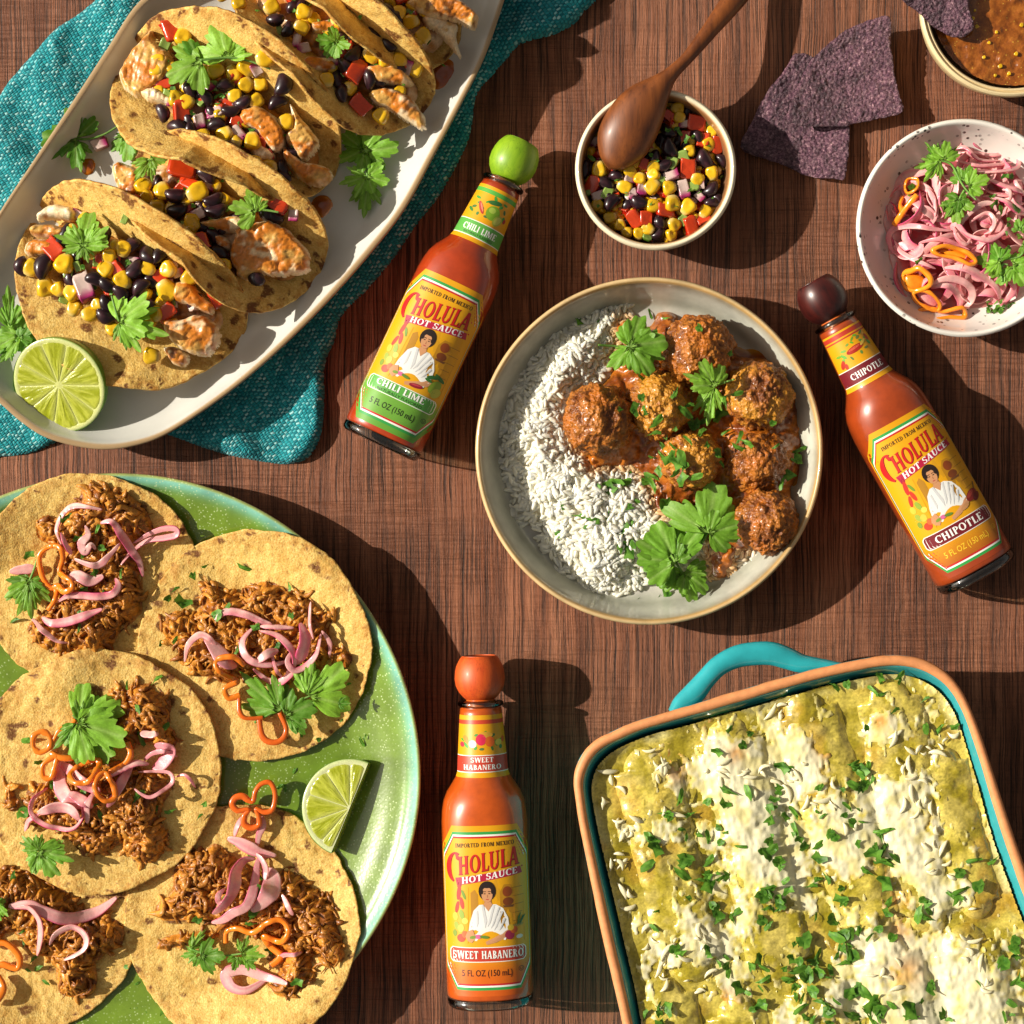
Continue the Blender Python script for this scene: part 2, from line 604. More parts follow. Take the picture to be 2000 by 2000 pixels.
    c = m.mul(c, m.rng(m.vor(1500), 0.0, 0.5, 0.80, 1.05))
    et = m.ma('MULTIPLY', sep.outputs[0], m.rng(m.noise(260, 3), 0.40, 0.62, 0.0, 1.0))
    c = m.mix(m.ma('MULTIPLY', et, 0.75), c, (.43, .17, .025))
    ch = m.ma('MULTIPLY', sep.outputs[1], m.rng(m.noise(700, 4), 0.33, 0.55, 0.35, 1.0))
    c = m.mix(m.ramp(ch, [(0.10, 0.0), (0.55, 0.92)]), c, (.13, .038, .010))
    c = m.mix(m.ma('MULTIPLY', sep.outputs[2], 0.8), c, (.48, .13, .008))
    hg = m.ma('ADD', m.noise(520, 5, 0.6), m.ma('MULTIPLY', m.vor(900), -0.35))
    MAT['tortilla'] = m.bsdf(c, 0.62, m.bump(hg, 0.45, 0.0011), Specular_IOR_Level=0.25)

    # blue corn chip
    m = M('blue_corn_chip')
    f = m.noise(620, 6, 0.75)
    c = m.ramp(f, [(0.32, (.026, .008, .020)), (0.46, (.090, .034, .058)), (0.58, (.23, .115, .145)), (0.72, (.58, .38, .38))])
    c = m.mul(c, m.rng(m.noise(90, 3), 0.3, 0.7, 0.55, 1.35))
    hg = m.ma('ADD', m.noise(420, 6, 0.7), m.ma('MULTIPLY', m.vor(520), -0.6))
    MAT['chip'] = m.bsdf(c, 0.45, m.bump(hg, 1.0, 0.0026), Specular_IOR_Level=0.5)

    colmat('fish', 0.42, 700, 0.22, 800, 0.45, 0.0005, coat=0.25, coatr=0.25, sss=0.0)
    colmat('pork', 0.42, 700, 0.40, 900, 0.6, 0.0009, coat=0.22, coatr=0.2, spec=.35, detail=6)
    colmat('meat', 0.40, 800, 0.40, 700, 0.7, 0.0011, coat=0.25, coatr=0.15, spec=.35, detail=6, bvor=True)
    colmat('curry', 0.30, 500, 0.38, 600, 0.5, 0.0009, coat=0.45, coatr=0.1, spec=.4, detail=5)
    colmat('onion', 0.34, 500, 0.12, 700, 0.25, 0.0004, coat=0.3, coatr=0.12, trans=0.22)
    colmat('pepper', 0.25, 500, 0.12, 900, 0.12, 0.0003, coat=0.7, coatr=0.08, randv=0.08)
    colmat('leaf', 0.48, 700, 0.18, 1300, 0.35, 0.0003, trans=0.28, randv=0.22, spec=0.35)
    colmat('lime_flesh', 0.2, 900, 0.10, 1100, 0.35, 0.0004, coat=0.6, coatr=0.08, trans=0.3)
    colmat('lime_rind', 0.32, 300, 0.12, 1300, 0.35, 0.0004, coat=0.3)
    colmat('rice', 0.42, 300, 0.03, 500, 0.05, 0.0002, coat=0.08, sss=0.6, sssr=(1, .9, .7), sscale=0.0014)
    colmat('cheese', 0.36, 300, 0.08, 350, 0.2, 0.0006, coat=0.35, coatr=0.2, detail=5)
    colmat('salsa_verde', 0.26, 700, 0.34, 500, 0.25, 0.0006, coat=0.8, coatr=0.1, detail=5)
    colmat('print', 0.42, 100, 0.02, 100, 0.0, coat=0.15, spec=0.4)
    colmat('gloss_sauce', 0.16, 300, 0.10, 300, 0.05, 0.0002, coat=1.0, coatr=0.04)
    # corn, beans: colour from the mesh, shade per kernel
    colmat('corn', 0.24, 500, 0.06, 500, 0.08, 0.0003, coat=0.5, coatr=0.1, randv=0.14, trans=0.12)
    colmat('bean', 0.30, 260, 0.3, 800, 0.1, 0.0003, coat=0.25, coatr=0.12, randv=0.35, spec=.35)

    def woodcap(name, a, b, rough=0.35, sc=(260, 40, 260), coat=.25):
        m = M(name)
        g = m.noise(1, 4, 0.6, m.map(sc))
        c = m.ramp(g, [(0.3, a), (0.7, b)])
        p = m.ramp(m.noise(1, 2, 0.5, m.map((sc[0] * 7, sc[1] * 3, sc[2] * 7))), [(0.3, 0.72), (0.45, 1.0)])
        MAT[name] = m.bsdf(m.mul(c, p), rough, m.bump(g, 0.12, 0.0003), Coat_Weight=coat, Coat_Roughness=0.2)
    woodcap('cap_green', (.15, .30, .006), (.27, .44, .015), .45, coat=.08)
    woodcap('cap_orange', (.50, .055, .006), (.66, .105, .012), .5, coat=.05)
    woodcap('cap_dark', (.018, .004, .004), (.075, .009, .006), 0.36, coat=.12)
    woodcap('spoon_wood', (.075, .018, .004), (.24, .068, .013), 0.46, (150, 18, 150), .06)

    m = M('clear_glass')
    tr = m.n('ShaderNodeBsdfTransparent')
    m.l((.80, .84, .78), tr.inputs[0])
    gl = m.n('ShaderNodeBsdfGlossy')
    gl.inputs['Roughness'].default_value = 0.06
    fr = m.n('ShaderNodeFresnel')
    fr.inputs['IOR'].default_value = 1.7
    mx = m.n('ShaderNodeMixShader')
    m.l(m.ma('ADD', fr.outputs[0], 0.06), mx.inputs[0])
    m.l(tr.outputs[0], mx.inputs[1])
    m.l(gl.outputs[0], mx.inputs[2])
    m.l(mx.outputs[0], m.out.inputs[0])
    MAT['glass'] = m.m

    # chunky salsa in the top bowl
    m = M('red_salsa')
    n1 = m.noise(180, 5, 0.65)
    c = m.ramp(n1, [(0.3, (.13, .030, .004)), (0.5, (.27, .075, .009)), (0.7, (.42, .14, .02))])
    k = m.ma('LESS_THAN', m.vor(330), 0.12)
    c = m.mix(m.ma('MULTIPLY', k, 0.8), c, (.62, .36, .05))
    MAT['salsa'] = m.bsdf(c, 0.2, m.bump(n1, 0.6, 0.0016), Coat_Weight=0.8, Coat_Roughness=0.08)

make_materials()
# ------------------------------------------------------------------ the table
def build_table():
    hx, hy, t = 1.2, 1.0, 0.035
    V = np.array([(x, y, z) for z in (-t, 0) for y in (-hy, hy) for x in (-hx, hx)], float)
    F = [(4, 5, 7, 6), (0, 2, 3, 1), (0, 1, 5, 4), (2, 6, 7, 3), (1, 3, 7, 5), (0, 4, 6, 2)]
    o = bpy.data.objects.new('table_top', mesh_from('table_top', V, [F], None, False, MAT['wood']))
    link(o)
    tag(o, 'dark brown weathered wooden table top under all the dishes', kind='structure')
build_table()

# ------------------------------------------------------------------ small food pieces (shared meshes)
def ball(nu=9, nv=14):
    u = np.linspace(0, np.pi, nu + 2)[1:-1]
    v = np.linspace(0, 2 * np.pi, nv, endpoint=False)
    U, V_ = np.meshgrid(u, v, indexing='ij')
    P = np.stack([np.sin(U) * np.cos(V_), np.sin(U) * np.sin(V_), np.cos(U)], -1).reshape(-1, 3)
    P = np.concatenate([P, [[0, 0, 1], [0, 0, -1]]])
    F = grid_faces(nu, nv, True)
    i = np.arange(nv)
    j = (i + 1) % nv
    n = nu * nv
    t1 = np.stack([i, j, np.full(nv, n)], 1)
    o = (nu - 1) * nv
    t2 = np.stack([o + j, o + i, np.full(nv, n + 1)], 1)
    return P, [F, t1, t2]

def spow(a, p):
    return np.sign(a) * np.abs(a) ** p

SH = {}
def make_pieces():
    P, F = ball(9, 14)
    for k in range(3):                                   # sweetcorn kernels
        q = np.stack([spow(P[:, 0], .60), spow(P[:, 1], .70), spow(P[:, 2], .60)], 1)
        q /= np.maximum(np.linalg.norm(q, axis=1) / 1.16, 1)[:, None]
        tp = 1 - (0.16 + .06 * k) * q[:, 1]
        x = q[:, 0] * 4.4 * tp
        y = q[:, 1] * 5.0
        z = q[:, 2] * (3.1 + .3 * k) * tp
        dim = np.exp(-((x / 2.0) ** 2 + ((y + 1.8) / 2.2) ** 2)) * (q[:, 2] > 0) * (1.0 + .35 * k)
        z = z - dim
        n = vn(P[:, 0] * 2 + k * 5, P[:, 1] * 2, P[:, 2] * 2, 3)
        Vv = np.stack([x, y, z], 1) * (1 + .09 * n[:, None]) * MM
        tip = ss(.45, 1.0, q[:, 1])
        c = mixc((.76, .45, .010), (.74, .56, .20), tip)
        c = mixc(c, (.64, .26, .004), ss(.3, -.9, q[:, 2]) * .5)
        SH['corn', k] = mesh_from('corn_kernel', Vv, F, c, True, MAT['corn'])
    for k in range(3):                                   # black beans
        x = P[:, 0] * (6.2 + .4 * k)
        y = P[:, 1] * 4.2
        z = P[:, 2] * 3.8
        y = y + 0.045 * x * x * (0.7 + .2 * k) - 0.6
        n = vn(P[:, 0] * 2 + k * 7, P[:, 1] * 2, P[:, 2] * 2, 5)
        Vv = np.stack([x, y, z], 1) * (1 + .04 * n[:, None]) * MM
        hil = np.exp(-((P[:, 0] / .22) ** 2 + ((P[:, 1] - .95) / .16) ** 2 + ((P[:, 2]) / .4) ** 2))
        c = mixc((.016, .006, .009), (.26, .17, .16), np.clip(hil, 0, 1))
        c = mixc(c, (.052, .016, .022), ss(-.2, .9, n))
        SH['bean', k] = mesh_from('black_bean', Vv, F, c, True, MAT['bean'])
    def dice(nm, k, dx, dy, dz, ca, cb, axis, pw=.38):
        n = [vn(P[:, 0] * 1.7 + k * 9, P[:, 1] * 1.7, P[:, 2] * 1.7, 20 + i) for i in range(3)]
        q = spow(P, pw)
        q = q / np.maximum(np.abs(q).max(1), .82)[:, None]
        Vv = (q + np.stack(n, 1) * .24) * np.array([dx, dy, dz]) / 2 * MM
        c = mixc(ca, cb, ss(.2, .75, q[:, axis]))
        return mesh_from(nm, Vv, F, c, True, MAT['pepper' if 'pepper' in nm else 'onion'])
    for k in range(4):
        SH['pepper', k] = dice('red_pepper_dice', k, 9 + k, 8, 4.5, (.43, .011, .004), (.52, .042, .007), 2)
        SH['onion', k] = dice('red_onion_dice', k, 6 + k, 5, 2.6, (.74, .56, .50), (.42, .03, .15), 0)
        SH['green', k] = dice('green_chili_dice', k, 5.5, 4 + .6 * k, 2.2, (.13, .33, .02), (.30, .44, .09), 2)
    for k in range(6):                                   # flakes of chopped coriander
        r = random.Random(100 + k)
        n = 11
        ang = np.linspace(0, 2 * np.pi, n, endpoint=False) + np.array([r.uniform(-.25, .25) for _ in range(n)])
        rad = np.array([r.uniform(.35, 1.25) for _ in range(n)])
        pts = np.stack([rad * np.cos(ang) * 2.5, rad * np.sin(ang) * (.75 + .25 * k)], 1)
        rings = np.concatenate([pts * .5, pts])
        bend = r.uniform(-.22, .22)
        tw = r.uniform(-.25, .25)
        xy = np.concatenate([rings, [[0, 0]]])
        z = bend * xy[:, 0] ** 2 * .6 + tw * xy[:, 0] * xy[:, 1] * .5 + np.array([r.uniform(-.25, .25) for _ in xy])
        Vv = np.concatenate([xy, z[:, None]], 1) * MM
        i = np.arange(n)
        j = (i + 1) % n
        q = np.stack([i, i + n, j + n, j], 1)
        t = np.stack([np.full(n, 2 * n), i, j], 1)
        c = mixc((.030, .125, .008), (.15, .34, .035), np.array([r.random() for _ in xy]))
        SH['flake', k] = mesh_from('cilantro_piece', Vv, [q, t], c, True, MAT['leaf'])
make_pieces()

NAMES = {'corn': 'corn_kernel', 'bean': 'black_bean', 'pepper': 'red_pepper_dice', 'onion': 'red_onion_dice', 'green': 'green_chili_dice', 'flake': 'cilantro_piece'}
NVAR = {'corn': 3, 'bean': 3, 'pepper': 4, 'onion': 4, 'green': 4, 'flake': 6}

def piece(kind, px, py, z, parent, scale=1.0, yaw=None, tip=None, zr=None, label=None, stretch=None):
    me = SH[kind, RND.randrange(NVAR[kind])]
    p = W(px, py, z, zr)
    t = 0.35 if tip is None else tip
    rot = (RND.uniform(-t, t), RND.uniform(-t, t), RND.uniform(0, 6.28) if yaw is None else yaw)
    s = scale * RND.uniform(.9, 1.1)
    sc = (s, s * RND.uniform(.92, 1.08), s) if stretch is None else (s * stretch, s, s)
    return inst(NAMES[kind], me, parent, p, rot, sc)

# ------------------------------------------------------------------ cilantro
def leaf_mesh(seed, nang=120, nr=7, broad=False):
    """one broad coriander leaf, base at the origin, unit length along +y; V, F, colour"""
    r = random.Random(seed)
    tips, lens, deep = [], [], []
    def lobe(c, L, sub, spread):
        for i in range(sub):
            f = (i / (sub - 1)) * 2 - 1
            tips.append(c + f * spread + r.uniform(-2, 2))
            lens.append(L * (1 - .24 * abs(f) ** 1.5) * r.uniform(.93, 1.06))
            deep.append(i == sub - 1)
    if broad:
        sa, fan = 58 + r.uniform(-6, 6), 104
        lobe(-sa, .80 + r.uniform(-.06, .06), 4, 25)
        lobe(0 + r.uniform(-5, 5), 1.0, 4, 22)
        lobe(sa, .80 + r.uniform(-.06, .06), 4, 25)
    else:
        sa, fan = 43 + r.uniform(-4, 4), 72
        lobe(-sa, .82 + r.uniform(-.08, .05), 3, 15)
        lobe(0 + r.uniform(-4, 4), 1.0, 3, 15)
        lobe(sa, .82 + r.uniform(-.08, .05), 3, 15)
    A, R_ = [-fan], [.14]
    for i, (t, l) in enumerate(zip(tips, lens)):
        A.append(t)
        R_.append(l)
        if i < len(tips) - 1:
            A.append((t + tips[i + 1]) / 2)
            R_.append(min(l, lens[i + 1]) * (r.uniform(.58, .72) if deep[i] else r.uniform(.91, .96)))
    A.append(fan)
    R_.append(.14)
    th = np.linspace(-fan, fan, nang)
    k = np.clip(np.searchsorted(A, th) - 1, 0, len(A) - 2)
    A, R_ = np.array(A), np.array(R_)
    f = (th - A[k]) / (A[k + 1] - A[k])
    up = R_[k + 1] > R_[k]
    g = np.where(up, f ** .55, 1 - (1 - f) ** .55)       # rounded teeth, sharp valleys
    rad = (R_[k] + (R_[k + 1] - R_[k]) * g) * (1 + .05 * fbm(th / 9 + seed, seed, 0, 2, seed))
    s = np.linspace(0, 1, nr + 1)[1:] ** .85
    t = np.radians(th)
    X = s[:, None] * (rad * np.sin(t))[None]
    Y = s[:, None] * (rad * np.cos(t))[None]
    lob = np.array([-sa, 0, sa])
    da = np.min(np.abs(th[:, None] - lob[None]), 1)
    Z = -.07 * s[:, None] ** 2 + 0.05 * s[:, None] * (1 - np.exp(-(da / 14.0) ** 2))[None] + .07 * fbm(X * 3 + seed * 3.7, Y * 3, 0, 3, seed) + .03 * fbm(X * 11, Y * 11, seed, 2, seed + 5)
    at = np.array(tips)
    dv = np.min(np.abs(th[:, None] - at[None]), 1)
    vein = np.exp(-(da[None] * s[:, None] / 2.2) ** 2) * .9 + np.exp(-(dv[None] / 1.3) ** 2) * .22 * ss(.25, .6, s)[:, None]
    V = np.stack([X, Y, Z], -1).reshape(-1, 3)
    V = np.concatenate([V, [[0, 0, 0]]])
    F = grid_faces(nr, nang)
    i = np.arange(nang - 1)
    tr = np.stack([np.full(nang - 1, nr * nang), i + 1, i], 1)
    vein = np.concatenate([np.clip(vein, 0, 1).ravel(), [1.0]])
    return V, [F, tr], vein

def frame(d, roll, pitch):
    y = np.array([d[0], d[1], 0.0])
    y /= np.linalg.norm(y)
    x = np.array([y[1], -y[0], 0.0])
    z = np.array([0, 0, 1.0])
    y2 = y * math.cos(pitch) + z * math.sin(pitch)
    z2 = -y * math.sin(pitch) + z * math.cos(pitch)
    x3 = x * math.cos(roll) + z2 * math.sin(roll)
    z3 = -x * math.sin(roll) + z2 * math.cos(roll)
    return np.stack([x3, y2, z3], 0)

LSEED = [0]
def leaf(base, tip, z, parent, roll=None, pitch=None, wide=1.0, zr=None, curl=None, tone=None, name='cilantro_leaf'):
    LSEED[0] += 1
    sd = LSEED[0]
    r = random.Random(sd * 13)
    V, F, vein = leaf_mesh(sd, broad=wide >= .9)
    b, t = W(*base, z, zr), W(*tip, z, zr)
    L = np.linalg.norm(t - b) * 1.04
    curl = r.uniform(-.35, .15) if curl is None else curl
    roll = r.uniform(-.35, .35) if roll is None else roll
    pitch = r.uniform(-.05, .25) if pitch is None else pitch
    V = V * np.array([wide * 1.12, 1, 1])
    V[:, 2] += curl * V[:, 0] ** 2 - .12 * curl * V[:, 1] ** 2
    P = b + (V * L) @ frame(t - b, roll, pitch)
    tn = r.uniform(0, 1) if tone is None else tone
    c = mixc(lerp(np.array((.075, .24, .012)), np.array((.24, .47, .040)), tn), (.38, .54, .16), vein * .5)
    return put(name, P, F, MAT['leaf'], parent, c)

def stem(pts, z, parent, w=5.0, zr=None, name='stem'):
    p = np.array([(q[0], q[1], z if len(q) < 3 else q[2]) for q in pts], float)
    p = cr(p, max(10, 6 * len(p)))
    P = W(p[:, 0], p[:, 1], p[:, 2], z if zr is None else zr)
    V, F, tt, pp = sweep(P, w * S * np.linspace(1, .75, len(P)), w * S * np.linspace(.9, .7, len(P)), 7)
    return put(name, V, F, MAT['leaf'], parent, mixc((.16, .36, .05), (.26, .46, .12), tt))

# ------------------------------------------------------------------ ribbons of onion and pepper
def ribbon(pts, w, parent, zf=None, thk=3.2, tilt=0.0, lift=0.0, zr=None, pink=.5, name='onion_strip', mat='onion', cols=None, closed=False, n=None, nseg=16, taper=True, zadd=0.0):
    """strip through photograph points; zf(px,py) gives the height it lies on, (x, y, dz) adds height"""
    p = np.array([(q[0], q[1], q[2] * MM if len(q) > 2 else 0.0) for q in pts], float)
    n = n or max(14, 7 * len(p))
    p = cr(p, n, closed)
    m = n
    t = np.linspace(0, 1, m)
    if callable(zf):
        base = zf(p[:, 0], p[:, 1])
        k = np.array([.25, .5, .25])
        for _ in range(4):                               # a strip bridges small dips
            base = np.maximum(base, np.convolve(np.pad(base, 1, mode='edge'), k, 'valid'))
    else:
        base = np.full(m, float(zf))
    z = base + p[:, 2] + lift * MM * (np.sin(np.pi * t) if not closed else 1) + zadd
    zr_ = float(np.mean(z)) if zr is None else zr
    P = W(p[:, 0], p[:, 1], z, zr_)
    wid = np.full(m, float(w))
    if taper and not closed:
        wid = w * np.clip(np.sin(np.pi * np.clip(t * .96 + .02, 0, 1)) ** .6, .14, 1)
    tl = tilt if np.ndim(tilt) == 0 else np.interp(t, np.linspace(0, 1, len(tilt)), tilt)
    sd = (p[0, 0] * .37 + p[0, 1] * .53) % 50
    jag = 1 + .20 * vn(t * 5 + sd, 0, 0, 7) if not closed else 1 + .28 * vn(np.cos(t * 6.283) * 1.8 + sd, np.sin(t * 6.283) * 1.8, 0, 7)
    V, F, tt, pp = sweep(P, wid * jag * S, thk * S * (np.clip(wid / w, .4, 1)), nseg, tl, closed, sq=.55 if mat == 'onion' else .7)
    if cols is None:
        a, b, c2 = (.94, .64, .55), (.90, .33, .36), (.66, .035, .18)
        side = .5 + .5 * np.cos(pp)
        c = mixc(a, b, np.clip(.25 + pink * .8 + .25 * vn(tt * 7, pp * 0, 0, int(w * 7)), 0, 1))
        xx = np.cos(pp) * w / 6.0 + sd
        c = mixc(c, (.86, .22, .31), np.clip(.5 + .5 * np.sin(xx * 2.4 + 2 * vn(tt * 3, sd, 0, 9)), 0, 1) ** 3 * .55)   # veins run along the strip
        c = mixc(c, (.94, .74, .66), np.clip(.5 + .5 * np.sin(xx * 1.5 + 1.7), 0, 1) ** 4 * .5)
        c = mixc(c, c2, side ** 4 * np.clip(.35 + pink, 0, 1))
    else:
        side = .5 + .5 * np.sin(pp)
        c = mixc(cols[0], cols[1], side)
    return put(name, V, F, MAT[mat], parent, c)

ORG = ((.66, .10, .006), (.80, .20, .010))
REDO = ((.58, .045, .005), (.72, .12, .008))
def ring(pts, parent, zf, w=9, thk=13, cols=ORG, lift=1.0, zr=None, name='habanero_ring', zadd=0.0, closed=True):
    return ribbon(pts, w, parent, zf, thk, 0, lift, zr, name=name, mat='pepper', cols=cols, closed=closed, n=12 * len(pts), zadd=zadd, taper=False)

def flake(px, py, z, parent, s=1.0, tip=.5, zr=None):
    return piece('flake', px, py, z, parent, s, tip=tip, zr=zr)

def lump_pad(name, poly, step, zf, colf, mat, parent, zr, bottom=None):
    """heightfield patch inside a photograph polygon; zf, colf take (px, py, distance to the edge)"""
    X, Y, d, F = pad_grid(poly, step)
    z = zf(X, Y, d)
    V = W(X, Y, z, zr)
    return put(name, V, [F[:, ::-1]], MAT[mat], parent, colf(X, Y, d))
# ------------------------------------------------------------------ napkin
PLATTER = [(985, 0), (1010, -90), (1015, -170), (985, -240), (920, -275), (830, -280), (720, -262), (600, -215), (480, -140), (370, -60), (275, 0), (210, 94), (137, 206), (60, 322), (0, 413), (-60, 515), (-95, 610), (-85, 690), (-45, 752), (0, 788), (40, 823), (84, 852), (140, 870), (200, 878), (258, 872), (320, 851), (400, 801), (480, 741), (560, 670), (640, 590), (720, 500), (790, 410), (850, 300), (903, 200), (948, 108)]
PLATTER = cr(PLATTER, 220, True)
PLC = (470, 270)
NAP = [(185, -2), (109, 54), (72, 94), (36, 134), (0, 181), (-60, 300), (-130, 480), (-160, 700), (-120, 850), (-60, 893), (0, 892), (62, 884), (112, 862), (180, 838), (260, 830), (335, 852), (395, 874), (450, 890), (520, 903), (565, 906), (602, 893), (626, 850), (633, 780), (633, 722), (641, 690), (652, 668), (664, 622), (692, 590), (722, 560), (772, 500), (812, 440), (852, 390), (882, 340), (912, 280), (922, 240), (930, 186), (958, 150), (988, 116), (1012, 88), (1042, 76), (1082, 66), (1122, 45), (1142, 20), (1166, -2), (1190, -60), (1160, -160), (1040, -300), (820, -350), (560, -330), (360, -180)]
NAP = cr(NAP, 260, True)

def build_napkin():
    def zf(X, Y, d):
        dp = -sdf(PLATTER, X, Y)[0]                       # distance outside the platter rim
        free = ss(-70, 10, dp)
        e = np.clip(d / 20, 0, 1)
        edge = np.sqrt(1 - (1 - e) ** 2)
        # long soft folds running with the platter edge and fanning at the corner
        r1 = np.sin((X * .62 - Y * .30) / 17 + 2.2 * fbm(X / 160, Y / 160, 0, 2, 3)) * ss(520, 360, X) * ss(0, 250, Y + X)
        r2 = np.sin((X * .9 + Y * .25) / 23 + 2.5 * fbm(X / 120, Y / 120, 0, 2, 5)) * ss(560, 760, Y)
        r3 = np.sin((X * .5 + Y * .86) / 21 + 2.0 * fbm(X / 110, Y / 110, 0, 2, 6)) * ss(880, 980, X)
        f = 1.1 * r1 + 1.6 * r2 + 1.5 * r3 + 1.8 * fbm(X / 60, Y / 60, 0, 3, 4)
        return (0.5 + edge * (3.2 + free * np.clip(2.0 + 1.6 * f, 0, 8))) * MM
    o = lump_pad('napkin', NAP, 4.0, zf, lambda X, Y, d: np.ones((len(X), 3)), 'weave', None, 3 * MM)
    o.data.materials[0] = MAT['weave']
    tag(o, 'teal woven cloth napkin crumpled under the white oval platter', 'napkin')
build_napkin()

# ------------------------------------------------------------------ oval platter
PZ = 10.5 * MM                                            # its inside floor
def build_platter():
    w, tan, wi = (.60, .585, .54), (.36, .245, .13), (.60, .59, .55)
    prof = [(300, 6.5 * MM, tan), (150, 6 * MM, tan), (120, 6.2 * MM, tan), (60, 9 * MM, tan), (14, 18 * MM, tan), (2, 23 * MM, tan), (0, 25 * MM, tan), (3, 26 * MM, tan), (10, 26 * MM, (.40, .28, .16)), (15, 24.6 * MM, w), (26, 20 * MM, wi), (48, 14.5 * MM, wi), (80, 11.3 * MM, wi), (120, 10.5 * MM, wi), (180, 10.5 * MM, wi), (310, 10.5 * MM, wi)]
    o = vessel('oval_platter', PLATTER, prof, 25 * MM, MAT['platter_glaze'], None, PLC, 4)
    tag(o, 'white oval stoneware platter with bare tan rim on the teal napkin', 'platter')
build_platter()

# ------------------------------------------------------------------ tacos
class Taco:
    """a tortilla folded into an open V; a runs along the fold, b across it (+ towards the viewer's lower left)"""
    ZR = 20 * MM
    def __init__(s, c, ang, R, front, back, z0, seed, droop=8):
        s.c, s.R, s.z0, s.seed, s.droop = np.array(c, float), R, z0, seed, droop
        t = math.radians(ang)
        s.d = np.array([math.cos(t), math.sin(t)])
        s.n = np.array([-math.sin(t), math.cos(t)])
        s.front, s.back = front, back
        s.ta = np.linspace(-1, 1, 61)
        s.tb = np.linspace(-1, 1, 121)
        A, B = np.meshgrid(s.ta * R, s.tb * R, indexing='ij')
        s.tw, s.tz = s.cross(A, B)
    def cross(s, a, b):
        t = a / s.R
        kn = np.linspace(-1, 1, 5)
        af = np.radians(np.interp(t, kn, s.front))
        ab = np.radians(np.interp(t, kn, s.back))
        al = np.where(b > 0, af, ab)
        m = np.abs(b)
        w, z = 0, 0
        N = 28
        for k in range(N):
            q = m * (k + .5) / N
            th = al * ss(0, 30, q) - np.radians(s.droop) * (q / s.R) ** 2
            w = w + np.cos(th) * m / N
            z = z + np.sin(th) * m / N
        return w * np.sign(b), z * S + s.z0
    def aw(s, x, y):
        rx, ry = np.asarray(x, float) - s.c[0], np.asarray(y, float) - s.c[1]
        return rx * s.d[0] + ry * s.d[1], rx * s.n[0] + ry * s.n[1]
    def surf(s, x, y):
        a, w = s.aw(x, y)
        a, w = np.atleast_1d(a), np.atleast_1d(w)
        i = np.clip(np.rint((a / s.R + 1) * 30).astype(int), 0, 60)
        out = np.empty(a.shape)
        for k in np.unique(i):
            m = i == k
            out[m] = np.interp(w[m], s.tw[k], s.tz[k])
        return out
    def pile(s, x, y, top=25.0):
        a, w = s.aw(x, y)
        h = s.z0 + (top - 13 * np.clip(np.abs(a) / s.R, 0, 1) ** 3 - 4.0 * np.clip((np.abs(w - 8) - 30) / 60, 0, 3) ** 1.5) * MM
        return np.maximum(h, s.surf(x, y) + 0.6 * MM)
    def P(s, x, y, z):
        return W(x, y, z, s.ZR)
    def shell(s, parent):
        nr, na = 56, 240
        rr = np.linspace(0, 1, nr + 1)[1:] ** .8
        th = np.linspace(0, 2 * np.pi, na, endpoint=False)
        wob = 1 + .022 * fbm(np.cos(th) * 2.5 + s.seed, np.sin(th) * 2.5, 0, 3, s.seed) + .009 * fbm(np.cos(th) * 16, np.sin(th) * 16, s.seed, 2, s.seed + 1)
        A = rr[:, None] * (s.R * wob * np.cos(th))[None]
        B = rr[:, None] * (s.R * wob * np.sin(th))[None]
        w, z = s.cross(A, B)
        # gentle waves in the flaps
        wave = 3.2 * fbm(A / 90 + s.seed * 3, B / 90, 0, 2, s.seed + 4) * ss(.45, 1, rr)[:, None]
        X = s.c[0] + A * s.d[0] + w * s.n[0]
        Y = s.c[1] + A * s.d[1] + w * s.n[1]
        V = s.P(X, Y, z)
        V[..., 2] += wave * MM * .8
        du = np.gradient(V, axis=0)
        dv = (np.roll(V, -1, 1) - np.roll(V, 1, 1))
        N = np.cross(du, dv)
        N /= np.linalg.norm(N, axis=-1)[..., None] + 1e-12
        N = np.where(N[..., 2:3] < 0, N, N) 
        mid = np.array([0.0, 0, 1])
        sg = np.sign((N[:6] @ mid).mean())
        N = N * sg
        rel = .35 * fbm(A / 9, B / 9, s.seed, 3, s.seed + 6) + .3 * np.maximum(vn(A / 14, B / 14, s.seed, s.seed + 8), 0)
        top = V + N * (rel * MM)[..., None]
        thk = 2.1 * MM * (1 - .35 * ss(.94, 1, rr))[:, None, None]
        bot = V - N * thk
        edge = np.broadcast_to(ss(.80, 1.0, rr)[:, None], A.shape)
        spots = ss(.12, .42, fbm(A / 13 + 5, B / 13, s.seed, 4, s.seed + 11, .7)) * (0.10 + 1.1 * ss(.84, .98, rr)[:, None]) * (.25 + .75 * ss(-.25, .25, fbm(A / 70, B / 70, s.seed, 2, s.seed + 19)))
        spots = spots + ss(.50, .78, vn(A / 21, B / 21, s.seed, s.seed + 13)) * .75 * ss(.3, .6, rr)[:, None]
        under = ss(.25, .55, fbm(A / 12, B / 9, 3, 3, s.seed + 15)) * .9
        ctop = np.stack([edge, np.clip(spots, 0, 1), ss(.5, .2, rr)[:, None] * np.ones_like(A) * .5], -1)
        cbot = np.stack([edge, np.clip(under, 0, 1), np.zeros_like(A)], -1)
        n1 = nr * na
        VV = np.concatenate([top.reshape(-1, 3), bot.reshape(-1, 3), [top[0].mean(0)], [bot[0].mean(0)]])
        C = np.concatenate([ctop.reshape(-1, 3), cbot.reshape(-1, 3), [ctop[0, 0]], [cbot[0, 0]]])
        f1 = grid_faces(nr, na, True)
        f2 = grid_faces(nr, na, True, off=n1, flip=True)
        i = np.arange(na)
        j = (i + 1) % na
        o = (nr - 1) * na
        rim = np.stack([o + i, n1 + o + i, n1 + o + j, o + j], 1)
        t1 = np.stack([i, j, np.full(na, 2 * n1)], 1)
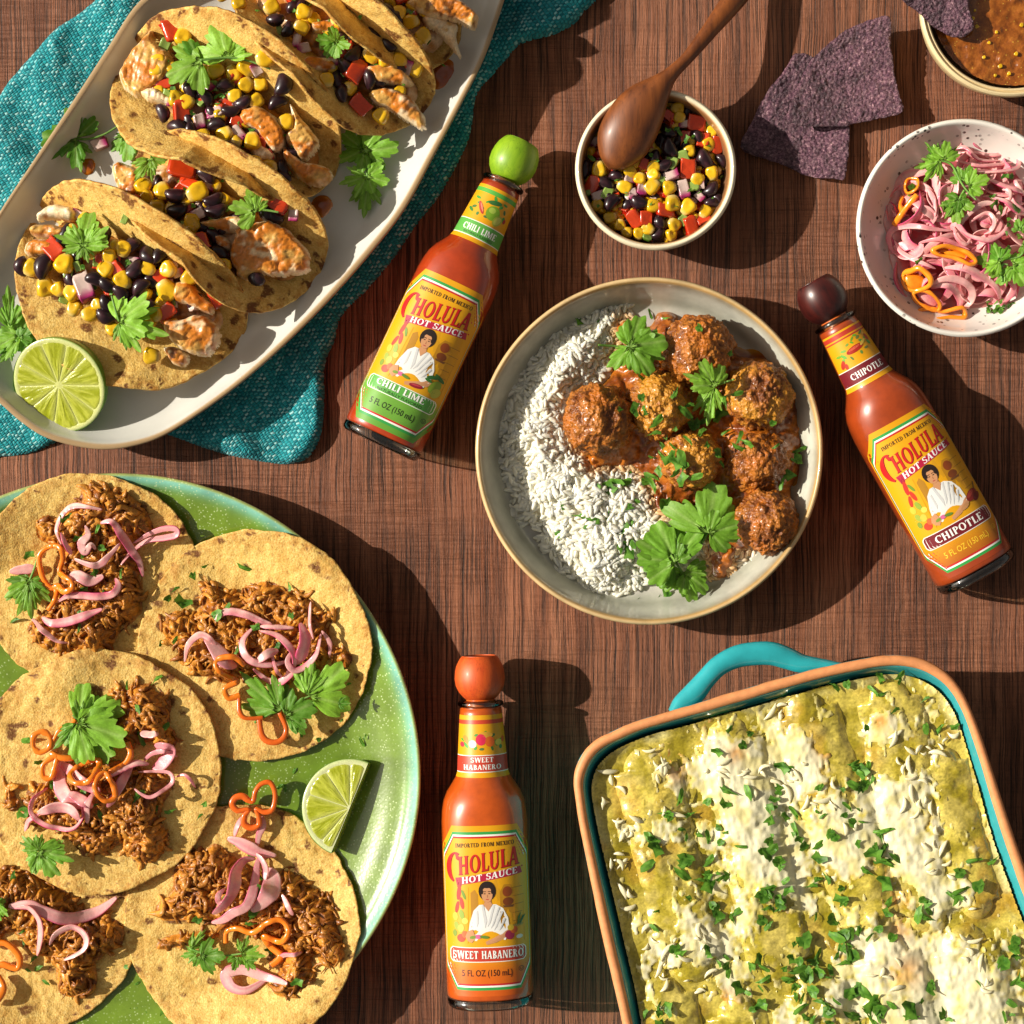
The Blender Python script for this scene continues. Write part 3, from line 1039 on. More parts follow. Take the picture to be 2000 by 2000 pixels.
        t2 = np.stack([n1 + j, n1 + i, np.full(na, 2 * n1 + 1)], 1)
        return put('tortilla', VV, [f1, f2, rim, t1, t2], MAT['tortilla'], parent, C)
    def bed(s, parent, lo, hi, wid=62, off=8):
        """the main piece of fish filling the fold, mostly covered"""
        t = np.linspace(0, 2 * np.pi, 60, endpoint=False)
        a = (lo + hi) / 2 + (hi - lo) / 2 * spow(np.cos(t), .8)
        w = off + wid * spow(np.sin(t), .8)
        poly = np.stack([s.c[0] + a * s.d[0] + w * s.n[0], s.c[1] + a * s.d[1] + w * s.n[1]], 1)
        sd = s.seed
        def zf(X, Y, d):
            return s.pile(X, Y) - 5.5 * MM + 2.2 * MM * fbm(X / 22, Y / 22, sd, 3, sd) - 8 * MM * (1 - ss(0, 16, d))
        def cf(X, Y, d):
            n = fbm(X / 26, Y / 26, sd, 3, sd + 2)
            c = mixc((.46, .17, .020), (.72, .50, .30), ss(0, .5, n))
            return mixc(c, (.16, .055, .014), ss(.15, .5, fbm(X / 12, Y / 12, sd, 2, sd + 3)))
        return lump_pad('fish_filling', poly, 4, zf, cf, 'fish', parent, s.ZR)

def chunk(poly, parent, zf, zr, th=5.0, flesh=0.0, ang=0.0, seed=1, char=.5, tilt=(0, 0), flakes=1.0, name='fish_piece', orange=.5):
    """a seared piece of white fish: browned top, pale flaky sides"""
    P = cr(poly, max(40, 12 * len(poly)), True)
    c = P.mean(0)
    an = np.linspace(0, 6.283, len(P), endpoint=False)
    P = c + (P - c) * (1 + .10 * fbm(np.cos(an) * 4 + seed, np.sin(an) * 4, seed, 3, seed + 9))[:, None]
    ca, sa = math.cos(math.radians(ang)), math.sin(math.radians(ang))
    def z(X, Y, d):
        e = np.clip(d / 11, 0, 1)
        up = np.sqrt(1 - (1 - e) ** 2)
        u = (X - c[0]) * ca + (Y - c[1]) * sa
        ph = u / 15 + 1.7 * fbm(X / 28, Y / 28, seed, 3, seed)
        saw = ph - np.floor(ph)
        base = zf(X, Y)
        base = base * .35 + base.mean() * .65
        return base + (th * up + flakes * saw * .6 * up + .5 * fbm(X / 9, Y / 9, seed, 3, seed + 1) + 1.4 * fbm(X / 24, Y / 24, seed, 2, seed + 2)) * MM + ((X - c[0]) * tilt[0] + (Y - c[1]) * tilt[1]) * S - 4.5 * MM * (1 - up)
    def cf(X, Y, d):
        n = fbm(X / 30, Y / 30, seed, 3, seed + 4)
        n2 = fbm(X / 9, Y / 9, seed, 3, seed + 5)
        u = (X - c[0]) * ca + (Y - c[1]) * sa
        ph = u / 15 + 1.7 * fbm(X / 28, Y / 28, seed, 3, seed)
        gap = ss(.25, .0, ph - np.floor(ph))
        n3 = fbm(X / 18, Y / 18, seed, 3, seed + 7)
        o = mixc((.66, .37, .085), (.60, .185, .012), ss(-.30, .20, n + orange - .5))
        o = mixc(o, (.17, .05, .010), ss(.10, .42, n2 + .4 * n3) * char)
        pale = mixc((.86, .73, .50), (.80, .57, .32), ss(-.2, .4, n3))
        k = np.clip(ss(6, 1, d + 7 * n2) + ss(.05, .30, n3 * .8 + n * .5 + flesh - .32), 0, 1)
        col = mixc(o, pale, k)
        return mixc(col, (.40, .18, .06), gap * .22 * (1 - k) + gap * .30 * k)
    return lump_pad(name, P, 2.6, z, cf, 'fish', parent, zr)

def C1(L):   return [(q[0] / 2.76, q[1] / 2.76, *q[2:]) for q in L]              # crops of the photograph used for reading positions
def C2(L):   return [(q[0] / 2.76, 350 + q[1] / 2.76, *q[2:]) for q in L]
def C6(L):   return [(400 + q[0] / 3.22, q[1] / 3.22, *q[2:]) for q in L]

def scatter(t, root, items, sc):
    for kind, pts in items.items():
        for q in pts:
            x, y = q[0], q[1]
            k = q[2] if len(q) > 2 else 1.0
            r = {'corn': 2.6, 'bean': 3.2, 'pepper': 2.0, 'onion': 1.6, 'green': 1.6, 'flake': 1.0}[kind] * sc * k
            z = float(t.pile(x, y)[0]) + r * MM * .75 + (q[3] * MM if len(q) > 3 else 0)
            piece(kind, x, y, z, root, sc * k, zr=t.ZR)

def filler(t, root, n, lo, hi, wid, sc, avoid=()):
    """small pieces tucked between the ones that show on top"""
    for _ in range(n):
        a, w = RND.uniform(lo, hi), RND.gauss(6, wid)
        x, y = t.c[0] + a * t.d[0] + w * t.n[0], t.c[1] + a * t.d[1] + w * t.n[1]
        k = RND.choices(['corn', 'bean', 'pepper', 'onion', 'green', 'flake'], [4, 3, 1.8, 2.4, 2.4, 4])[0]
        z = float(t.pile(x, y)[0]) + (2.6 if k == 'flake' else RND.uniform(-1.0, .6)) * MM
        piece(k, x, y, z, root, sc * RND.uniform(.7, .95), zr=t.ZR)

def on(t, x, y, dz=5.0):
    return float(t.pile(x, y)[0]) + dz * MM

GT = 'fish tacos on the oval platter'
def taco_root(t, label):
    p = W(t.c[0], t.c[1], PZ, t.ZR)
    return thing('fish_taco', label, 'taco', p, GT)

def build_tacos():
    # back right, cut by the top of the frame
    t = Taco((712, -34), 37, 216, [55, 60, 66, 58, 40], [60, 66, 70, 70, 60], PZ + 1.5 * MM, 5)
    r = taco_root(t, 'fish taco cut off by the top edge, farthest along the white platter')
    t.shell(r); t.bed(r, -150, 190)
    chunk(C6([(1285, 60), (1400, 20), (1520, 25), (1650, 70), (1725, 160), (1700, 225), (1610, 185), (1560, 170), (1420, 150), (1330, 110)]), r, lambda x, y: t.pile(x, y, 30), t.ZR, 5, -.3, 20, 3, .8, orange=.55)
    chunk(C6([(1380, 130), (1480, 130), (1590, 170), (1585, 250), (1615, 385), (1560, 330), (1470, 230), (1390, 190)]), r, lambda x, y: t.pile(x, y, 26), t.ZR, 4, .9, 60, 4, .2)
    scatter(t, r, {'corn': C6([(1305, 180), (1380, 260), (1230, 130), (1050, 10), (1330, 300)]), 'bean': C6([(1145, 120), (1200, 160), (960, 20), (870, 10)]), 'pepper': C6([(1250, 30), (1345, 5), (1420, -30)]), 'flake': C6([(1410, 300), (1500, 420), (1180, 90)])}, .88)
    filler(t, r, 60, -160, 150, 24, .8)
    x, y = C6([(1040, -10)])[0]
    leaf((x, y), C6([(1060, 115)])[0], on(t, x, y, 8), r, zr=t.ZR, tone=.8, wide=1.1)
    leaf((x, y), C6([(900, 60)])[0], on(t, x, y, 6), r, zr=t.ZR, tone=.3)
    leaf((x, y), C6([(800, 5)])[0], on(t, x, y, 6), r, zr=t.ZR, tone=.6)

    # behind the big one, upper right
    t = Taco((660, 80), 37, 214, [52, 60, 62, 48, 22], [62, 70, 74, 72, 62], PZ + 1.5 * MM, 4)
    r = taco_root(t, 'fish taco between the big middle taco and the one at the top edge')
    t.shell(r); t.bed(r, -190, 190)
    chunk(C6([(1030, 470), (1110, 440), (1220, 455), (1300, 520), (1310, 570), (1190, 560), (1090, 560)]), r, t.pile, t.ZR, 5, .1, 95, 11, .4, orange=.7)
    chunk(C6([(1030, 610), (1120, 575), (1250, 600), (1350, 690), (1395, 790), (1380, 830), (1290, 790), (1180, 720), (1090, 690)]), r, t.pile, t.ZR, 5.5, .35, 75, 12, .25)
    chunk(C6([(640, 420), (720, 395), (830, 430), (840, 480), (720, 500), (650, 480)]), r, t.pile, t.ZR, 3.5, -.6, 30, 13, .3, orange=.9)
    chunk(C6([(690, 190), (790, 170), (880, 210), (870, 260), (760, 250), (700, 240)]), r, t.pile, t.ZR, 4, -.6, 30, 14, .6, orange=.8)
    scatter(t, r, {'corn': C6([(440, 90), (230, 50), (130, 10), (650, 130), (630, 220, 1), (865, 180, 1.1), (1060, 390), (1145, 425), (1235, 420), (1335, 460), (1120, 750), (930, 590), (790, 560)]),
                   'bean': C6([(465, 170), (545, 235), (950, 390), (845, 540), (1050, 540), (880, 630), (1170, 330), (1060, 270), (900, 470)]),
                   'pepper': C6([(965, 490, 1.25), (990, 690, 1.3), (910, 340, .8)]), 'onion': C6([(640, 345, 1.2), (1285, 460, 1.1), (600, 300)]),
                   'green': C6([(900, 500), (1040, 290), (1130, 310), (960, 190)]), 'flake': C6([(560, 110), (350, 100), (1000, 170), (1110, 370), (1180, 350), (940, 620), (760, 240)])}, .86)
    filler(t, r, 50, -170, 170, 24, .9)
    b = C6([(850, 330)])[0]
    leaf(b, C6([(850, 265)])[0], on(t, *b, 9), r, zr=t.ZR, tone=1, wide=1.2)
    leaf(b, C6([(725, 310)])[0], on(t, *b, 8), r, zr=t.ZR, tone=.3)
    leaf(b, C6([(850, 440)])[0], on(t, *b, 8), r, zr=t.ZR, tone=.5)

    # the big middle taco
    t = Taco((447, 219), 30, 235, [34, 44, 60, 60, 40], [52, 54, 55, 54, 46], PZ + 1.5 * MM, 3)
    r = taco_root(t, 'largest fish taco, in the middle of the platter, with two bright cilantro leaves')
    t.shell(r); t.bed(r, -190, 200)
    chunk(C1([(770, 250), (820, 190), (850, 200), (860, 260), (930, 300), (950, 380), (900, 480), (830, 520), (760, 540), (690, 500), (660, 420), (700, 330)]), r, t.pile, t.ZR, 5, -.25, 20, 21, .55)
    chunk(C1([(780, 520), (860, 500), (960, 560), (985, 600), (900, 590), (820, 570)]), r, t.pile, t.ZR, 3.5, 1, 20, 22, .1)
    chunk(C1([(1310, 640), (1400, 600), (1480, 640), (1540, 720), (1550, 820), (1480, 840), (1400, 740), (1330, 700)]), r, t.pile, t.ZR, 6, -.1, 60, 23, .3, orange=.9)
    chunk(C1([(1570, 570), (1640, 660), (1720, 760), (1720, 830), (1650, 890), (1590, 830), (1550, 760), (1590, 690)]), r, t.pile, t.ZR, 6, 0, 70, 24, .8)
    chunk(C1([(1540, 800), (1640, 880), (1760, 910), (1800, 960), (1760, 1010), (1690, 1015), (1600, 960), (1540, 880)]), r, t.pile, t.ZR, 6, .2, 40, 25, .3, orange=.8)
    chunk(C1([(1350, 800), (1430, 800), (1500, 860), (1480, 900), (1400, 890)]), r, t.pile, t.ZR, 3, 1, 40, 26, 0)
    scatter(t, r, {'corn': C1([(1018, 235, 1.1), (875, 365), (875, 415), (1190, 420), (1280, 425), (1360, 410), (1465, 380, 1.1), (1350, 490), (1420, 485), (1290, 555), (1400, 580), (1040, 585), (1120, 785, 1.15), (1240, 755), (1290, 800), (1385, 790, 1.1), (1385, 915), (1470, 930), (1560, 690), (985, 570)]),
                   'bean': C1([(905, 640), (1055, 510), (1140, 560), (1245, 500), (1275, 635), (990, 720), (1060, 745), (1195, 705), (1555, 500, 1.15), (1515, 580), (1250, 850, 1.3), (1535, 980), (1330, 590)]),
                   'pepper': C1([(955, 205, 1.1), (1005, 640, 1.1), (1300, 690, .7)]), 'onion': C1([(1130, 490, 1.3), (1310, 750, 1.2), (1100, 690, 1.2), (1180, 640), (1410, 420)]),
                   'green': C1([(915, 265, 1.2), (1180, 500), (1110, 580), (930, 545)]), 'flake': C1([(1020, 690), (1200, 590), (1190, 680), (1230, 620), (1300, 520), (1380, 560), (1120, 770), (1340, 810), (1060, 740), (1280, 410), (1500, 980)])}, .92)
    filler(t, r, 80, -150, 170, 28, .95)
    b = C1([(1265, 375)])[0]
    leaf(b, C1([(1215, 170)])[0], on(t, *b, 11), r, zr=t.ZR, tone=1, wide=1.15, roll=.1, pitch=.15)
    leaf(b, C1([(1385, 250)])[0], on(t, *b, 11), r, zr=t.ZR, tone=.9, wide=.8)
    b2 = C1([(1120, 385)])[0]
    leaf(b2, C1([(930, 460)])[0], on(t, *b2, 10), r, zr=t.ZR, tone=.95, wide=1.0, roll=-.15)
    leaf(b2, C1([(1050, 265)])[0], on(t, *b2, 7), r, zr=t.ZR, tone=.1)
    stem(C1([(1120, 385), (1265, 372), (1380, 390), (1490, 432)]), on(t, *b, 11.5), r, zr=t.ZR)
    x = C1([(650, 800), (690, 690), (760, 740), (740, 850)])

    # behind the front one
    t = Taco((436, 428), 31, 214, [56, 62, 64, 44, 24], [56, 60, 62, 58, 42], PZ + 1.5 * MM, 2)
    r = taco_root(t, 'fish taco tucked between the big middle taco and the front one')
    t.shell(r); t.bed(r, -180, 180)
    chunk(C1([(610, 900), (680, 890), (760, 930), (790, 1000), (740, 1080), (680, 1090), (640, 1020)]), r, t.pile, t.ZR, 4, -.6, 30, 31, .7, orange=.6)
    chunk(C2([(1100, 260), (1200, 230), (1330, 225), (1380, 290), (1290, 310), (1180, 300)]), r, t.pile, t.ZR, 4.5, .3, 10, 32, .3)
    chunk(C2([(1280, 320), (1380, 260), (1480, 240), (1580, 300), (1680, 430), (1670, 500), (1560, 540), (1440, 530), (1330, 560), (1270, 480)]), r, t.pile, t.ZR, 6, .12, 50, 33, .35, orange=.75)
    chunk(C2([(1180, 320), (1250, 340), (1260, 400), (1200, 390)]), r, t.pile, t.ZR, 4, .3, 10, 34, .3)
    scatter(t, r, {'corn': C1([(800, 1025), (820, 1085), (910, 1055), (1090, 1065, 1.2), (1020, 1300, 1.15), (870, 1140), (930, 1230), (1060, 1240)]) + C2([(1060, 260), (1050, 310), (1230, 495), (890, 250)]),
                   'pepper': C1([(1010, 920, 1.7), (1045, 1015), (755, 1130)]) + C2([(1090, 370, 1.1), (1520, 165)]),
                   'bean': C1([(975, 1080), (985, 1160), (840, 1180), (1140, 970), (1180, 1110), (1190, 1165, 1.1)]) + C2([(1400, 545), (1500, 220), (1200, 420), (1460, 200)]),
                   'onion': C1([(1150, 1030), (1090, 1180, 1.3)]) + C2([(1230, 450), (1600, 215)]), 'green': C2([(1345, 365), (1030, 260)]), 'flake': C1([(985, 1070), (990, 1180), (860, 1180), (1110, 970), (1220, 1000), (1000, 1010)]) + C2([(1035, 320), (1400, 500)])}, .90)
    filler(t, r, 50, -150, 140, 22, .9)
    b = C1([(845, 890)])[0]
    leaf(b, C1([(760, 1010)])[0], on(t, *b, 9), r, zr=t.ZR, tone=.9, wide=.8)
    leaf(b, C1([(935, 900)])[0], on(t, *b, 9), r, zr=t.ZR, tone=1, wide=.9)
    b = C1([(1410, 1180)])[0]
    leaf(b, C1([(1275, 1140)])[0], on(t, *b, 10), r, zr=t.ZR, tone=1, wide=1.0)
    leaf(b, C1([(1440, 1060)])[0], on(t, *b, 10), r, zr=t.ZR, tone=1, wide=.75)
    stem(C1([(1400, 1165), (1470, 1170), (1530, 1180)]), on(t, *b, 9), r, zr=t.ZR)

    # the front one
    t = Taco((264, 535), 31, 236, [20, 22, 23, 22, 18], [58, 64, 66, 64, 52], PZ + 1.2 * MM, 1, 12)
    r = taco_root(t, 'fish taco nearest the lime half, its front flap lying wide open')
    t.shell(r); t.bed(r, -180, 195, 55, 5)
    chunk(C2([(230, 190), (300, 150), (400, 165), (440, 200), (410, 240), (300, 230), (220, 240)]), r, t.pile, t.ZR, 6, .9, 80, 41, .3)
    chunk(C2([(190, 270), (290, 255), (380, 285), (370, 330), (280, 330), (200, 320)]), r, t.pile, t.ZR, 6, -.1, 80, 42, .6)
    chunk(C2([(160, 360), (240, 330), (340, 360), (340, 430), (240, 430), (160, 420)]), r, t.pile, t.ZR, 4, -.3, 80, 43, .7, orange=.9)
    chunk(C2([(960, 580), (1050, 575), (1110, 640), (1180, 700), (1150, 740), (1050, 700), (960, 670)]), r, t.pile, t.ZR, 6, -.1, 60, 44, .3, orange=.8)
    chunk(C2([(890, 770), (980, 765), (1100, 740), (1180, 800), (1200, 870), (1140, 960), (1030, 940), (940, 880)]), r, t.pile, t.ZR, 7, .35, 55, 45, .3, orange=.8)
    chunk(C2([(895, 920), (960, 910), (1030, 960), (1010, 1015), (940, 1000)]), r, t.pile, t.ZR, 5, -.1, 40, 46, 1.0)
    scatter(t, r, {'corn': C2([(195, 490), (385, 470, 1.1), (270, 590, 1.15), (345, 610), (415, 625), (425, 710), (510, 740, 1.1), (560, 690, .9), (610, 505), (625, 440), (700, 570), (700, 400), (830, 505), (940, 510, 1.15), (930, 615, 1.15), (1045, 550), (840, 960, 1.15), (630, 815), (870, 745), (820, 780)]),
                   'bean': C2([(265, 480, 1.2), (135, 480), (555, 560), (620, 590), (760, 510), (790, 600), (610, 690), (605, 750), (740, 380), (830, 430), (895, 430), (690, 640)]),
                   'pepper': C2([(320, 400, 1.1), (665, 505), (1195, 640, 1.2), (925, 730)]), 'onion': C2([(485, 600, 1.7), (985, 525)]), 'green': C2([(370, 660), (400, 530), (455, 490), (560, 470), (725, 255)]),
                   'flake': C2([(290, 500), (430, 450), (600, 590), (650, 560), (780, 590), (940, 600), (1050, 505), (1170, 625), (720, 470), (540, 600), (820, 620)])}, .92)
    filler(t, r, 60, -150, 140, 24, .95)
    b = C2([(500, 390)])[0]
    for tip, w in (((540, 205), .9), ((365, 330), .8), ((520, 480), .75), ((640, 300), .7), ((400, 430), .7)):
        leaf(b, C2([tip])[0], on(t, *b, 9), r, zr=t.ZR, tone=.8, wide=w, roll=.1)
    b = C2([(690, 790)])[0]
    leaf(b, C2([(850, 660)])[0], on(t, *b, 12), r, zr=t.ZR, tone=.9, wide=.9)
    leaf(b, C2([(940, 860)])[0], on(t, *b, 12), r, zr=t.ZR, tone=.7, wide=.8)
    leaf(b, C2([(720, 930)])[0], on(t, *b, 9), r, zr=t.ZR, tone=.5, wide=.6)
    stem(C2([(690, 790), (670, 730), (650, 655)]), on(t, *b, 12), r, zr=t.ZR)
build_tacos()

# ------------------------------------------------------------------ on the platter
def sauce_drop(poly, label, seed):
    P = cr(poly, 60, True)
    o = lump_pad('sauce_drop', P, 2.2, lambda X, Y, d: PZ + 0.2 * MM + 1.6 * MM * np.sqrt(np.clip(d / 14, 0, 1)) + .2 * MM * vn(X / 12, Y / 12, seed, 3), lambda X, Y, d: mixc((.50, .15, .012), (.30, .055, .006), ss(0, 16, d)), 'gloss_sauce', None, PZ)
    tag(o, label, 'sauce drop', 'drops of hot sauce on the platter')
sauce_drop(C1([(1680, 1090), (1720, 1055), (1770, 1060), (1795, 1105), (1770, 1150), (1735, 1175), (1695, 1150)]), 'round hot sauce drop right of the taco tucked behind the front one', 1)
sauce_drop(C1([(425, 890), (450, 860), (495, 855), (515, 890), (495, 935), (455, 940)]), 'small hot sauce drop beside the dark cilantro sprig left of the big taco', 2)
sauce_drop(C6([(1440, 400), (1530, 370), (1590, 410), (1615, 440), (1590, 510), (1520, 570), (1440, 560), (1400, 480)]), 'wide smear of hot sauce under the tip of the topmost taco', 3)

def sprig(label, leaves, stems, z, group=None, tone=.5, dz=1.0, name='cilantro_sprig', zr=None):
    b = leaves[0][0]
    r = thing(name, label, 'cilantro sprig', W(b[0], b[1], z), group)
    for i, q in enumerate(leaves):
        leaf(q[0], q[1], z + (dz + 1.2 * (i % 3)) * MM, r, wide=q[2] if len(q) > 2 else 1.0, tone=q[3] if len(q) > 3 else tone, zr=zr, pitch=RND.uniform(.05, .3))
    for s_ in stems:
        stem(s_, z + (dz + .6) * MM, r, zr=zr)
    return r

GS = 'cilantro sprigs laid on the platter'
sprig('dark cilantro sprig lying flat on the platter left of the largest taco', [(C1([(425, 750)])[0], C1([(225, 740)])[0], 1.1, .15), (C1([(420, 740)])[0], C1([(370, 590)])[0], 1.1, .15), (C1([(410, 750)])[0], C1([(260, 840)])[0], 1.0, .1), (C1([(405, 760)])[0], C1([(445, 915)])[0], .7, .5), (C1([(420, 740)])[0], C1([(460, 630)])[0], .6, .7)], [C1([(400, 745), (470, 750), (560, 725), (650, 670)])], PZ, GS, dz=4)
sprig('small cilantro leaf poking out under the left end of the largest taco', [(C1([(690, 720)])[0], C1([(680, 890)])[0], .9, .4), (C1([(690, 730)])[0], C1([(620, 740)])[0], .7, .3), (C1([(690, 740)])[0], C1([(760, 800)])[0], .7, .5)], [], PZ, GS)
sprig('leafy cilantro sprig lying on the bare platter right of the largest taco', [(C6([(1000, 940)])[0], C6([(860, 830)])[0], 1.0, .5), (C6([(1005, 950)])[0], C6([(840, 1020)])[0], .9, .5), (C6([(1010, 950)])[0], C6([(1225, 930)])[0], .9, .6), (C6([(1015, 960)])[0], C6([(1140, 1050)])[0], .7, .6), (C6([(1020, 1110)])[0], C6([(850, 1170)])[0], .85, .8), (C6([(1025, 1110)])[0], C6([(1160, 1150)])[0], .9, .7), (C6([(1020, 1150)])[0], C6([(1000, 1370)])[0], .75, .8), (C6([(1000, 900)])[0], C6([(1060, 800)])[0], .8, .3)], [C6([(1010, 860), (1015, 1000), (1025, 1160)])], PZ, GS, dz=5.5)
sprig('cilantro bunch at the left edge of the platter behind the lime half', [((40, 655), (5, 600), .9, .6), ((40, 655), (-20, 680), .8, .9), ((40, 660), (62, 640), .9, .2), ((20, 680), (0, 710), .8, .6), ((40, 655), (75, 680), .9, .3), ((20, 640), (20, 560), .6, .5)], [[(0, 690), (30, 665), (62, 640)]], PZ, GS, .5, 8)
tag(inst('red_onion_dice', SH['onion', 1], None, W(195, 281, PZ + 1.8 * MM), (0, 0, .4), 1.2), 'single pale onion dice lying under the dark cilantro stem on the platter', 'onion piece')

# ------------------------------------------------------------------ limes
def lime_face(bag_add, cut, nseg, R, a0, a1, rot=0.0):
    pass

def build_lime_half():
    c = (115, 752)
    z = 26 * MM
    Rm = 27.0 * MM
    root = thing('lime_half', 'juicy lime half with its cut face up at the lower end of the platter', 'lime', W(c[0], c[1], PZ, z))
    n = np.array([-.24, -.33, .91])
    n /= np.linalg.norm(n)
    x = np.cross(n, [0.31, .95, 0])
    x /= np.linalg.norm(x)
    y = np.cross(n, x)
    Fm = np.stack([x, y, n], 0)
    O = W(c[0], c[1], z)
    # rind: a shallow half with a slightly pointed end
    nu, nv = 26, 90
    u = np.linspace(0, np.pi / 2, nu)
    v = np.linspace(0, 2 * np.pi, nv, endpoint=False)
    U, V_ = np.meshgrid(u, v, indexing='ij')
    rr = Rm * (1 + .02 * vn(np.cos(V_) * 2, np.sin(V_) * 2, U, 4))
    P = np.stack([rr * np.cos(U) * np.cos(V_), rr * np.cos(U) * np.sin(V_) * .985, -Rm * .94 * np.sin(U) ** 1.1], -1).reshape(-1, 3)
    V = O + P @ Fm
    cc = mixc((.095, .26, .012), (.24, .40, .03), ss(-.2, .6, vn(P[:, 0] * 120, P[:, 1] * 120, P[:, 2] * 120, 5)))
    put('rind', V, [grid_faces(nu, nv, True)], MAT['lime_rind'], root, cc)
    # pith ring and core under the segments
    r = np.array([.0, .1, .5, .86, .9, .945, .975, 1.0])
    zz = np.array([.2, .0, -.4, -.2, .25, .35, .2, -.3]) * MM
    P = np.stack([r[:, None] * Rm * np.cos(v), r[:, None] * Rm * np.sin(v) * .985, np.broadcast_to(zz[:, None], (8, nv))], -1).reshape(-1, 3)
    rc = np.repeat(r, nv)
    cc = mixc((.72, .74, .26), (.74, .78, .34), ss(.9, .96, rc))
    cc = mixc(cc, (.16, .34, .015), ss(.972, .995, rc))
    put('pith', O + P @ Fm, [grid_faces(8, nv, True)[:, ::-1]], MAT['lime_flesh'], root, cc)
    ns = 10
    edges = np.linspace(0, 2 * np.pi, ns + 1)
    edges[1:-1] += NP.uniform(-.07, .07, ns - 1)
    for k in range(ns):
        a0, a1 = edges[k] + .35, edges[k + 1] + .35
        segment(root, O, Fm, Rm * .94, a0, a1, k)
    return root

def segment(root, O, Fm, R, a0, a1, k, r0=.055, asp=.985):
    nr, na = 34, 30
    s = np.linspace(r0, 1, nr)
    t = np.linspace(0, 1, na)
    Sx, T = np.meshgrid(s, t, indexing='ij')
    gap = .016 / np.maximum(Sx, .12) * .55 + .008
    A = a0 + gap * .5 + (a1 - a0 - gap) * T
    cap = 1 - .07 * np.abs(2 * T - 1) ** 4
    rad = R * (r0 + (Sx - r0) / (1 - r0) * (cap - r0))
    ed = np.minimum(np.minimum(T, 1 - T) * Sx * (a1 - a0) * 9, np.minimum((Sx - r0) * 9, (1 - Sx) * 16))
    puff = np.clip(ed, 0, 1) ** .5
    st = vn(A * 14 + k * 7, Sx * 4.5 + 3, k, 31)           # juice sacs run outwards
    st2 = vn(A * 34 + k * 3, Sx * 9, k, 32)
    z = (-.15 + .55 * puff + .20 * st * puff + .12 * st2 * puff) * MM
    P = np.stack([rad * np.cos(A), rad * np.sin(A) * asp, z], -1).reshape(-1, 3)
    c = mixc((.37, .41, .014), (.55, .58, .065), ss(-.5, .7, (st + .5 * st2)).ravel())
    c = mixc((.70, .72, .24), c, puff.ravel() ** .6)
    put('segment', O + P @ Fm, [grid_faces(nr, na)], MAT['lime_flesh'], root, c)
build_lime_half()
# ------------------------------------------------------------------ lime green plate and its five tostadas
GPC, GPR = (228, 1517), 590
GF = 7.5 * MM
def gz(x, y):
    """height of the plate's upper face"""
    r = np.hypot(np.asarray(x, float) - GPC[0], np.asarray(y, float) - GPC[1])
    return GF + 14.5 * MM * ss(430, 590, r)

def build_green_plate():
    g, gd, tq, br = (.145, .235, .018), (.12, .21, .016), (.22, .52, .40), (.28, .23, .08)
    prof = [(585, 1.2 * MM, gd), (300, 1 * MM, gd), (270, 0.6 * MM, gd), (250, 1.5 * MM, gd), (120, 8 * MM, gd), (12, 19 * MM, gd), (2, 21.5 * MM, br), (0, 22.6 * MM, br), (4, 23.2 * MM, (.34, .46, .16)), (9, 22.8 * MM, tq), (22, 21.2 * MM, (.16, .34, .14)), (34, 19 * MM, (.15, .26, .035)), (60, 16.2 * MM, g), (90, 12.5 * MM, g), (130, 9 * MM, g), (170, 7.6 * MM, g), (240, GF, g), (400, GF, g), (580, GF, g)]
    o = vessel('green_plate', circle(*GPC, GPR, 200, .012, 3), prof, 22 * MM, MAT['lime_glaze'], None, GPC, 4)
    tag(o, 'large round lime green glazed plate with turquoise rim holding the tostadas', 'plate')
build_green_plate()

